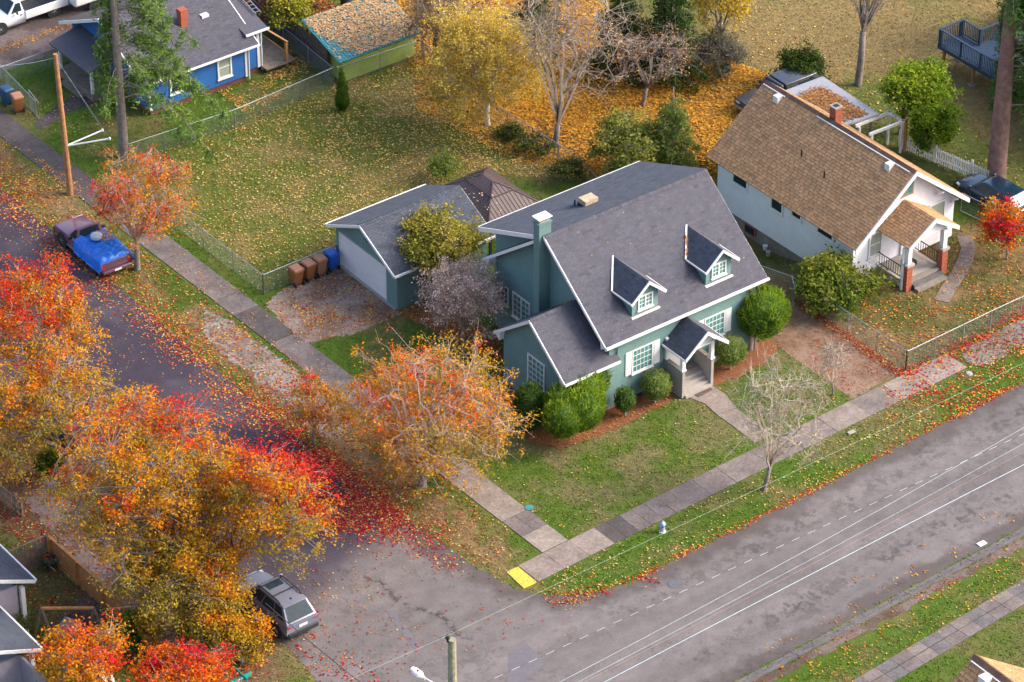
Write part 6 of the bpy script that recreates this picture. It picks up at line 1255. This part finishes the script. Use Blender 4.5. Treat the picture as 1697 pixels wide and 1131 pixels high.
def pickup(label, loc, rot, pm, L=5.0, Wd=1.8, tarp=False, cap=False):
    T = thing('pickup_truck', label, 'truck', loc, rot, 'parked cars'); OFF[T.name] = None; h = L / 2; w = Wd / 2; zb = 1.02; zt = 1.66; yb = .12 * L - .5
    bd = loft([(y, [(w * .95, .42), (w, .68), (w * .95, z)]) for y, z in ((yb + .02, zb), (h - 1.55, zb), (h - 1.3, zb - .02), (h - .12, zb - .10), (h, zb - .16))]).build('body', M[pm], T); bevel(bd, .04)
    c0, c1 = yb + .04, h - 1.45; gw0, gw1 = w * .92, w * .74; lo = [(-gw0, c0, zb - .02), (gw0, c0, zb - .02), (gw0, c1, zb - .02), (-gw0, c1, zb - .02)]; hi = [(-gw1, c0 + .12, zt), (gw1, c0 + .12, zt), (gw1, c1 - .62, zt), (-gw1, c1 - .62, zt)]
    b = MB(); b.add(lo + hi, [(0, 1, 5, 4), (1, 2, 6, 5), (2, 3, 7, 6), (3, 0, 4, 7), (4, 5, 6, 7)]); bevel(b.build('cab', M[pm], T), .03)
    mixp = lambda a, b_, c, d, u, v: (Vector(a) * (1 - u) + Vector(b_) * u) * (1 - v) + (Vector(d) * (1 - u) + Vector(c) * u) * v
    def pane(a, b_, c, d, u0, u1, v0, v1, nm): glass_panel(T, [mixp(a, b_, c, d, u0, v0), mixp(a, b_, c, d, u1, v0), mixp(a, b_, c, d, u1, v1), mixp(a, b_, c, d, u0, v1)], nm)
    pane(lo[0], lo[1], hi[1], hi[0], .12, .88, .2, .88, 'rear_window'); pane(lo[2], lo[3], hi[3], hi[2], .06, .94, .08, .93, 'windscreen'); pane(lo[1], lo[2], hi[2], hi[1], .12, .86, .12, .86, 'side_window'); pane(lo[3], lo[0], hi[0], hi[3], .14, .88, .12, .86, 'side_window')
    for s in (-1, 1):
        b = MB(); b.box(s * w * .97 - .06, s * w * .97 + .04, -h, yb, .48, zb - .03); bevel(b.build('bed_side', M[pm], T), .03)
        for yy in (-h + .95, h - .85):
            wheel(T, s * (w - .1), yy, .37); b = MB(); b.lathe([(.46, -.02), (.46, .02)], (s * (w + .01), yy, .38), 18, 'x'); b.build('wheel_arch', M['black_plastic'], T)
        b = MB(); b.box(s * w * .88 - .06, s * w * .88 + .1, -h - .015, -h + .08, .62, .86); b.build('tail_light', M['tail_red'], T)
        b = MB(); b.box(s * w * .72 - .16, s * w * .72 + .16, h - .03, h + .02, .66, .80); b.build('headlight', M['head_lamp'], T)
        b = MB(); b.box(s * (w + .1) - .1, s * (w + .1) + .1, c1 - .55, c1 - .47, zb + .03, zb + .2); bevel(b.build('mirror', M['black_plastic'], T), .02)
        b = MB(); b.box(s * w - .012, s * w + .012, c0 + .2, c0 + .32, .86, .90); b.build('handle', M['black_plastic'], T)
        b = MB(); b.box(s * (w - .03) - .05, s * (w - .03) + .05, yb + .05, h - 1.3, .36, .44); b.build('running_board', M['steel'], T)
    b = MB(); b.box(-w * .92, w * .92, -h + .02, yb + .02, .50, .56); b.build('bed_floor', M['black_plastic'], T); b = MB(); b.box(-w * .9, w * .9, -h - .0, -h + .06, .5, zb - .04); bevel(b.build('tailgate', M[pm], T), .02)
    b = MB(); b.box(-w * .96, w * .96, -h - .18, -h - .02, .40, .56); bevel(b.build('rear_bumper', M['steel' if pm != 'plum_paint' else pm], T), .03); b = MB(); b.box(-.2, .2, -h - .2, -h - .185, .44, .55); b.build('number_plate', M['plate'], T)
    b = MB(); b.box(-w * .95, w * .95, h, h + .12, .40, .56); bevel(b.build('front_bumper', M['steel'], T), .03)
    if cap: b = MB(); b.add([(-w * .95, -h, zb), (w * .95, -h, zb), (w * .95, yb, zb), (-w * .95, yb, zb), (-w * .8, -h + .2, zt - .02), (w * .8, -h + .2, zt - .02), (w * .8, yb, zt), (-w * .8, yb, zt)], [(0, 1, 5, 4), (1, 2, 6, 5), (2, 3, 7, 6), (3, 0, 4, 7), (4, 5, 6, 7)]); bevel(b.build('bed_cap', M[pm], T), .03); glass_panel(T, [(-w * .93, -h + 1.6, zb + .12), (-w * .93, -h + .4, zb + .12), (-w * .85, -h + .5, zt - .16), (-w * .85, -h + 1.6, zt - .16)], 'side_window')
    return T
suv('silver car with black roof rails parked at the lower left under the trees', (-14.0, 3.85, 0), .02, 'silver_paint')
suv('blue car almost hidden under the amber street tree at the left edge', (-14.1, 22.6, 0), .0, 'blue_paint', rails=False, Ht=1.5, sedan=True)
suv('dark blue car parked behind the front gable of the white house', (36.1, 9.5, 0), .06, 'dark_blue_paint', rails=False, L=4.3, Wd=1.7, Ht=1.5)
PT = pickup('plum purple pickup truck with a load under a blue tarp', (-4.95, 34.35, 0), -.02, 'plum_paint', L=4.9)
pickup('white pickup truck in the driveway at the top left corner', (4.75, 58.15, 0), pi / 2, 'white_paint', L=5.4, Wd=1.95)
pickup('grey pickup truck with a bed cap behind the roof of the white house', tuple(np.array(at(1290, 148, 1.0)) * np.array((1, 1, 0))), pi / 2, 'grey_paint', L=4.8, cap=True)
# tarp draped over the truck bed
Tp = thing('tarp', 'crumpled bright blue tarp tied over the bed of the purple truck', 'tarp', (-4.95, 33.2, .9))
nx, ny = 34, 40; gx_ = np.linspace(-1.3, 1.3, nx); gy_ = np.linspace(-1.42, 1.30, ny); XX, YY = np.meshgrid(gx_, gy_)
zz = 1.30 - .12 * np.abs(XX) + .22 * (fbm(XX * 1.0, YY, .55, 201) - .5) * 2 + .10 * (fbm(XX, YY, .22, 203) - .5) * 2
ed = np.clip((np.abs(XX) - .95) / .12, 0, 1); eb = np.clip((-1.22 - YY) / .12, 0, 1)
zz = zz * (1 - np.maximum(ed, eb)) + (np.maximum(.42 + .30 * noise2(YY, XX, .35, 205), .5) - .35 * 0) * np.maximum(ed, eb); zz = np.where(np.abs(XX) > 1.12, zz - .2, zz); zz = np.maximum(zz, .45 + 0 * zz)
XX = np.sign(XX) * np.minimum(np.abs(XX), 1.02 + .07 * noise2(YY, zz, .25, 207)); YY = np.maximum(YY, -1.27 - .03 * noise2(XX, zz, .2, 9))
b = MB(); idx = np.arange(nx * ny).reshape(ny, nx); b.add([(x - 4.95, y + 33.2, z) for x, y, z in zip(XX.ravel(), YY.ravel(), zz.ravel())], [tuple(map(int, q)) for q in np.stack([idx[:-1, :-1], idx[:-1, 1:], idx[1:, 1:], idx[1:, :-1]], -1).reshape(-1, 4)])
b.build('sheet', M['tarp'], Tp, smooth=True)
b = MB(); b.lathe([(.30, 1.36), (.33, 1.42), (.31, 1.55), (.0 + .02, 1.6)], (-5.0, 33.75, 0), 16); mark(bevel(b.build('tub_lid', plain('tub_grey', (.42, .46, .52), .5, .1, 4)), .02), 'round pale grey tub lid lying on the blue tarp of the truck', 'lid')
litter([(-4.9, 33.1), (-4.2, 33.1), (-4.2, 34.2), (-4.9, 34.2)], 130, np.concatenate([ORA, BRN, RED[1:2]]), None, .12, .0, keep=False, zf=lambda x, y: 1.38 + 0 * x, lift=.18)
# wheelie bins
def bin_(label, p, rot, m, lid, group):
    T = thing('wheelie_bin', label, 'bin', (p[0], p[1], 0), rot, group); OFF[T.name] = None; b = MB()
    b.add([(-.23, -.25, .06), (.23, -.25, .06), (.23, .22, .06), (-.23, .22, .06), (-.29, -.33, .98), (.29, -.33, .98), (.29, .36, .98), (-.29, .36, .98)], [(3, 2, 1, 0), (0, 1, 5, 4), (1, 2, 6, 5), (2, 3, 7, 6), (3, 0, 4, 7), (4, 5, 6, 7)]); bevel(b.build('body', m, T), .03)
    b = MB(); b.box(-.31, .31, -.36, .37, .96, 1.0); b.build('rim', m, T)
    b = MB(); b.add([(-.31, -.37, 1.002), (.31, -.37, 1.002), (.31, .40, 1.002), (-.31, .40, 1.002), (-.25, -.28, 1.07), (.25, -.28, 1.07), (.25, .34, 1.09), (-.25, .34, 1.09)], [(3, 2, 1, 0), (0, 1, 5, 4), (1, 2, 6, 5), (2, 3, 7, 6), (3, 0, 4, 7), (4, 5, 6, 7)]); bevel(b.build('lid', lid, T), .02)
    b = MB(); b.tube([(-.25, .44, .99), (.25, .44, .99)], .02, 6); b.build('handle', m, T)
    for s in (-1, 1): b = MB(); b.lathe([(.13, -.03), (.13, .03)], (s * .27, .27, .13), 14, 'x'); b.build('wheel', M['rubber'], T)
    b = MB(); b.box(-.06, .06, -.345, -.33, .74, .9); b.build('sticker', M['plate'], T)
kg = 'bins beside the garage'; rb = radians(-92)
for i, (px, py, lab, m, l) in enumerate(((491, 471, 'brown bin with an orange lid, the one nearest the fence corner post', 'plastic_brown', 'lid_brown'), (511, 462, 'brown bin standing second from the fence corner post', 'plastic_brown', 'lid_brown'), (530, 454, 'dull brown bin standing against the blue bin by the garage', 'lid_brown', 'lid_brown'), (550, 445, 'blue bin standing at the garage door corner', 'plastic_blue', 'plastic_blue'))):
    p = at(px, py); bin_(lab, p, pi + rnd.uniform(-.1, .1), M[m], M[l], kg)
bin_('blue bin half hidden by the bare bush beside the garage wall', at(728, 496), .4, M['plastic_blue'], M['plastic_blue'], None)
bin_('brown bin standing on the front path corner at the top left', at(30, 184), pi - .2, M['plastic_brown'], M['lid_brown'], None); bin_('dark blue bin beside the brown bin at the left edge', at(12, 172), pi, plain('bin_navy', (.015, .06, .14), .5, .1, 3), M['bin_navy'], None)
# hydrant
h_ = at(1098, 882); T = thing('fire_hydrant', 'white and blue fire hydrant on the grass verge by the sidewalk', 'hydrant', tuple(h_)); plain('hydrant_white', (.40, .43, .48), .5, .15, 6); plain('hydrant_blue', (.05, .14, .30), .5, .15, 6)
b = MB(); b.lathe([(.17, 0), (.17, .05), (.11, .07), (.105, .34)], tuple(h_), 12); b.build('barrel', M['hydrant_white'], T); b = MB(); b.lathe([(.105, .34), (.14, .36), (.14, .42), (.115, .44)], tuple(h_), 12); b.lathe([(.06, -.2), (.06, .2)], (h_[0], h_[1], .39), 8, 'x'); b.build('nozzle', M['hydrant_blue'], T)
b = MB(); b.lathe([(.13, .44), (.13, .48), (.10, .56), (.03, .61), (.03, .66)], tuple(h_), 12); b.build('bonnet', M['hydrant_white'], T)
# utility poles, struts, lamp, wires
def pole(label, base, top, r, m):
    T = thing('utility_pole', label, 'pole', tuple(base)); b = MB(); b.tube([Vector(base) - Vector((0, 0, .3)), (Vector(base) + Vector(top)) / 2, top], [r * 1.15, r, r * .82], 12); b.build('shaft', m, T, smooth=False); return T
b0 = at(117, 322); PA = pole('orange brown wooden utility pole on the verge at the upper left', b0, (b0[0] - .1, b0[1] + .25, 8.6), .15, M['pole_wood'])
for e in ((170, 216), (182, 230)): q = at(*e, 3.5); b = MB(); b.tube([(b0[0] - .03, b0[1] + .07, 3.0), tuple(q)], .045, 8); b.lathe([(.06, -.06), (.06, .06)], tuple(q), 8); b.build('strut', M['white'], PA)
b1 = at(752, 1316); t1 = np.array((b1[0], b1[1], 8.55)); PB = pole('mossy grey utility pole top at the bottom edge', b1, tuple(t1), .21, M['grey_wood'])
b = MB(); b.lathe([(.05, 8.5), (.05, 8.66), (.10, 8.68), (.11, 8.78), (.06, 8.86)], (t1[0] - .2, t1[1] + .02, 0), 10); b.build('insulator', M['black_iron'], PB)
hd = at(683, 1108, 5.9); ar = np.array((b1[0], b1[1], 5.1)); LP = thing('street_lamp', 'white street lamp head on a thin arm at the bottom edge', 'lamp', (b1[0], b1[1], 5.1)); d = ar - hd; d = d / np.linalg.norm(d)
b = MB(); b.tube([tuple(hd + d * .5), tuple(hd * .5 + ar * .5 + np.array((0, 0, .18))), tuple(ar)], .035, 8); b.build('arm', M['white'], LP)
x_ = np.cross(d, (0, 0, 1)); x_ /= np.linalg.norm(x_); b = MB(); vs = []
for t, w_, hh in ((0, .10, .04), (.15, .20, .10), (.45, .21, .13), (.62, .10, .09), (.72, .06, .06)):
    c = hd + d * t; vs += [c - x_ * w_, c + np.array((0, 0, hh)) - x_ * w_ * .6, c + np.array((0, 0, hh)) + x_ * w_ * .6, c + x_ * w_, c - np.array((0, 0, hh * .5))]
fs = [(i * 5 + k, i * 5 + (k + 1) % 5, i * 5 + 5 + (k + 1) % 5, i * 5 + 5 + k) for i in range(4) for k in range(5)] + [(0, 1, 2, 3, 4), (24, 23, 22, 21, 20)]
b.add(vs, fs); hdo = bevel(b.build('lamp_head', M['white'], LP), .02); b = MB(); c = hd + d * .33; b.lathe([(.04, .12), (.04, .19)], tuple(c), 8); b.build('photocell', M['black_iron'], LP)
def wire(label, a, c, r, m, sag=.3, dash=None):
    a = Vector(a); c = Vector(c); n = 40; pts = [a + (c - a) * (i / n) - Vector((0, 0, sag * 4 * (i / n) * (1 - i / n))) for i in range(n + 1)]; b = MB()
    b.tube(pts, r, 5); o = b.build('overhead_wire', m); mark(o, label, 'wire', 'overhead wires'); return o
plain('wire_pale', (.36, .47, .53), .45, .1, 3, metal=.3); plain('wire_green', (.20, .32, .20), .5, .1, 3); plain('wire_dark', (.03, .03, .035), .6, .1, 3); plain('wire_rust', (.32, .18, .15), .6, .2, 3)
def wline(label, pa, pb, z, r, m, sag): return wire(label, at(*pa, z), at(*pb, z), r, m, sag)
wire('thin pale green overhead wire from the mossy pole along the grass verge', (t1[0] - .2, t1[1], 8.86), at(1760, 572, 8.6), .007, M['wire_green'], .0); wire('thin wire from the mossy pole leaving to the lower left', (t1[0] - .2, t1[1], 8.86), at(560, 1135, 8.6), .006, M['wire_pale'], .0)
wline('upper pale overhead wire over the through street', (900, 1145), (1760, 672), 7, .006, M['wire_pale'], .25); wline('middle pale overhead wire over the through street', (930, 1145), (1760, 700), 7, .005, M['wire_pale'], .15); wline('rusty overhead wire over the through street', (950, 1140), (1760, 715), 6.8, .006, M['wire_rust'], .1)
wline('thick bright overhead cable over the through street', (980, 1142), (1760, 738), 6.6, .011, M['wire_pale'], -.05)
wline('dark overhead cable crossing the side street below the silver car', (440, 1000), (640, 1165), 6, .02, M['wire_dark'], .1)
# twisted service cable of light and dark lengths
a = at(790, 1138, 7.4); c = at(1760, 690, 7.4); TW = thing('twisted_cable', 'twisted black and white overhead cable over the through street', 'wire', tuple(a), 0, 'overhead wires'); bw_ = (MB(), MB()); n = 74
for i in range(n): bw_[i % 2].tube([a + (c - a) * i / n, a + (c - a) * (i + 1) / n], .008 if i % 2 else .009, 5)
bw_[0].build('white_strand', M['hydrant_white'], TW, kind='stuff'); bw_[1].build('black_strand', M['wire_dark'], TW, kind='stuff')
tp = (b0[0] - .1, b0[1] + .25, 8.4); wire('overhead wire from the orange pole to the upper left', tp, at(-30, 108, 8.2), .012, M['wire_pale'], .2); wire('guy wire from the orange pole to its upper strut', tp, at(170, 216, 3.5), .004, M['wire_pale'], 0); wire('guy wire from the orange pole to its lower strut', tp, at(182, 230, 3.5), .004, M['wire_pale'], 0)
# street name sign
sb = at(403, 1196); SG = thing('street_sign', 'green street name sign with two crossed blades at the bottom edge', 'street sign', tuple(sb)); plain('sign_green', (.0, .30, .26), .45, .1, 3)
b = MB(); b.lathe([(.03, 0), (.03, 2.75)], tuple(sb), 8); b.build('post', M['steel'], SG)
b = MB(); b.box(sb[0] - .55, sb[0] + .55, sb[1] - .012, sb[1] + .012, 2.35, 2.58); bl = b.build('blade', M['sign_green'], SG); b = MB(); b.box(sb[0] - .012, sb[0] + .012, sb[1] - .5, sb[1] + .5, 2.6, 2.8); b.build('blade', M['sign_green'], SG)
b = MB()
for k in range(9): x = sb[0] - .46 + k * .075; hh = (.1, .07, .07, .1, .07)[k % 5]; b.box(x, x + .016, sb[1] - .018, sb[1] - .0125, 2.41, 2.41 + hh); b.box(x + .016, x + .05, sb[1] - .018, sb[1] - .0125, 2.41 + hh * (.0 if k % 3 else .85), 2.43 + hh * (.0 if k % 3 else .85))
b.build('lettering', M['plate'], bl, kind='stuff')
# yard things
wb = at(80, 938); WB = thing('wheelbarrow', 'green wheelbarrow full of leaves by the cedar fence corner', 'wheelbarrow', tuple(wb)); b = MB(); n = 14; vs = []; fs = []
for r_, z in ((.30, .25), (.50, .58), (.53, .60), (.48, .57), (.28, .3)): vs += [(wb[0] + cos(2 * pi * k / n) * r_ * .8, wb[1] + sin(2 * pi * k / n) * r_ * 1.25, z) for k in range(n)]
fs = [(i * n + k, i * n + (k + 1) % n, (i + 1) * n + (k + 1) % n, (i + 1) * n + k) for i in range(4) for k in range(n)] + [tuple(range(n - 1, -1, -1)), tuple(4 * n + k for k in range(n))]
b.add(vs, fs); b.build('tray', plain('tray_green', (.015, .20, .16), .5, .2, 5), WB)
for s in (-1, 1): b = MB(); b.beam((wb[0] + s * .12, wb[1] + .5, .25), (wb[0] + s * .3 + .1, wb[1] - 1.0, .42), .05); b.build('handle', M['grey_wood'], WB); b = MB(); b.beam((wb[0] + s * .2, wb[1] - .35, .3), (wb[0] + s * .24, wb[1] - .4, 0), .04); b.build('leg', M['black_iron'], WB)
b = MB(); b.lathe([(.19, -.045), (.19, .045)], (wb[0], wb[1] + .66, .19), 14, 'x'); b.build('wheel', M['rubber'], WB)
litter([(wb[0] - .3, wb[1] - .45), (wb[0] + .3, wb[1] - .45), (wb[0] + .3, wb[1] + .45), (wb[0] - .3, wb[1] + .45)], 110, np.concatenate([RED[:3], BRN]), None, .11, .0, keep=False, zf=lambda x, y: .5 + 0 * x, lift=.1)
b = MB(); q = at(78, 925); b.tube([(q[0], q[1] + .1, 0), (q[0] + .05, q[1] + .42, 1.45)], .035, 7); mark(b.build('broom_pole', plain('red_plastic', (.5, .01, .02), .45, .1, 4)), 'red pole leaning against the cedar fence corner behind the wheelbarrow', 'pole')
pf_ = at(105, 1062); PF = thing('play_frame', 'weathered wooden play frame with a small gabled roof at the lower left', 'play frame', tuple(pf_)); f = lambda x, y, z: (pf_[0] + x, pf_[1] + y, z)
for (a, c) in ((f(-1.0, .9, 0), f(-.7, .5, 1.9)), (f(-.4, .1, 0), f(-.7, .5, 1.9)), (f(-.7, .5, 1.9), f(1.2, -.9, 1.9)), (f(1.0, -.6, 0), f(1.2, -.9, 1.9)), (f(1.6, -1.2, 0), f(1.2, -.9, 1.9)), (f(-1.6, -.4, .5), f(-.2, .3, .5))): b = MB(); b.beam(a, c, .1); b.build('beam', M['cedar' if c[2] > 1.8 and a[2] > 1.8 else 'old_wood'], PF)
rp = at(118, 1035, 2.0); b = MB(); b.prism([(rp[0] - .6, rp[1] - .5, 1.6), (rp[0] + .6, rp[1] - .5, 1.6), (rp[0], rp[1] - .5, 2.15)], (0, 1.0, 0)); b.build('roof', M['old_wood'], PF)
q = at(172, 1150); b = MB(); b.lathe([(.48, 0), (.52, .3), (.52, .75), (.44, .98), (.22, 1.1), (.03, 1.12)], tuple(q), 20); tk = b.build('tank', M['white'], smooth=True); mark(tk, 'white round-topped tank under the orange tree at the bottom edge', 'tank')
for i, (px, py) in enumerate(((1268, 414), (1273, 424))): g = at(px, py, float(terrain(*at(px, py)[:2]))); b = MB(); b.lathe([(.11, g[2]), (.14, g[2] + .26), (.02, g[2] + .27)], (g[0], g[1], 0), 12); mark(b.build('bucket', M['white' if i == 0 else 'concrete_lt']), ('white bucket on the bare earth beside the white house' if i == 0 else 'pale grey bucket just in front of the white bucket beside the white house'), 'bucket')
g = at(877, 842.5); b = MB(); b.lathe([(.22, .03), (.22, .045), (.05, .05)], tuple(g), 16); mark(b.build('meter_lid', plain('lid_teal', (.05, .2, .22), .5, .2, 5)), 'small teal water meter lid at the edge of the side sidewalk', 'lid')
g = at(1118, 968); b = MB(); b.lathe([(.33, .008), (.33, .02), (.28, .022)], (g[0], g[1], 0), 20); mark(b.build('manhole_cover', plain('iron_grey', (.10, .105, .12), .6, .2, 6)), 'round grey manhole cover in the through street near the corner', 'manhole cover')
g = at(1627, 902); b = MB(); b.box(g[0] - .22, g[0] + .22, g[1] - .14, g[1] + .14, .02, .05); mark(b.build('drain_plate', M['plate']), 'small white plate lying by the far kerb', 'plate')
g = at(1411, 718); b = MB(); b.box(g[0] - .2, g[0] + .2, g[1] - .12, g[1] + .12, .05, .075); mark(b.build('paving_stone', M['concrete_lt']), 'pale flat stone on the grass verge beside the sidewalk', 'stone')
g = at(1450, 616); g = at(1606, 620); b = MB(); b.lathe([(.2, .0), (.15, .07), (.05, .08)], tuple(g), 9); mark(b.build('stone', M['concrete_lt']), 'pale stone ringed by red leaves on the verge at the right', 'stone')
g = at(1202, 133); T = thing('kettle_grill', 'black kettle grill standing in the orange leaves', 'grill', tuple(g)); b = MB(); b.lathe([(.05, .5), (.26, .62), (.3, .78), (.24, .95), (.04, 1.02)], tuple(g), 14); b.build('bowl', M['black_iron'], T, smooth=True)
for k in range(3): a = 2 * pi * k / 3; b = MB(); b.beam((g[0] + cos(a) * .15, g[1] + sin(a) * .15, .6), (g[0] + cos(a) * .35, g[1] + sin(a) * .35, 0), .035); b.build('leg', M['steel'], T)
g = at(165, 14); T = thing('trailer', 'white camper trailer at the top edge behind the tall conifer', 'trailer', tuple(g)); OFF[T.name] = Vector(tuple(g)); b = MB(); b.box(g[0] - 1.6, g[0] + 2.6, g[1], g[1] + 2.1, .5, 2.3); bevel(b.build('body', M['white_paint'], T), .18, 3)
for x in (g[0] - .4, g[0] + .5): b = MB(); b.lathe([(.3, -.1), (.3, .1)], (x, g[1] + .1, .3), 14, 'y'); b.build('wheel', M['rubber'], T)
g = at(573, 12); T = thing('rubbish_barrel', 'black barrel standing behind the lime green shed', 'barrel', tuple(g)); b = MB(); b.lathe([(.28, 0), (.32, .45), (.3, .9), (.05, .92)], tuple(g), 12); b.build('drum', M['black_iron'], T)
# every board, gutter length and post its own object
def split_loose(names):
    for o in [x for x in COL.objects if x.type == 'MESH' and x.name.split('.')[0] in names]:
        me = o.data; n = len(me.vertices); par = list(range(n))
        def fd(i):
            while par[i] != i: par[i] = par[par[i]]; i = par[i]
            return i
        for e in me.edges:
            a, c = fd(e.vertices[0]), fd(e.vertices[1])
            if a != c: par[a] = c
        isl = {}
        for p in me.polygons: isl.setdefault(fd(p.vertices[0]), []).append(p)
        if len(isl) < 2: continue
        base = o.name.split('.')[0]
        for k, (key, ps) in enumerate(isl.items()):
            ids = sorted({v for p in ps for v in p.vertices}); mp = {v: i for i, v in enumerate(ids)}
            m2 = bpy.data.meshes.new(base); m2.from_pydata([tuple(me.vertices[v].co) for v in ids], [], [tuple(mp[v] for v in p.vertices) for p in ps])
            if 'Col' in me.attributes:
                a = m2.attributes.new('Col', 'FLOAT_COLOR', 'POINT'); a.data.foreach_set('color', np.array([tuple(me.attributes['Col'].data[v].color) for v in ids], np.float32).ravel())
            for mm in me.materials: m2.materials.append(mm)
            if k == 0: keep = m2
            else:
                q = bpy.data.objects.new(base, m2); COL.objects.link(q); q.parent = o.parent
        o.data = keep
split_loose({'rake_board', 'gutter', 'porch_wall', 'coping', 'porch_post', 'pilaster', 'bracket', 'ridge_flashing', 'trim', 'downspout', 'flood_light'})
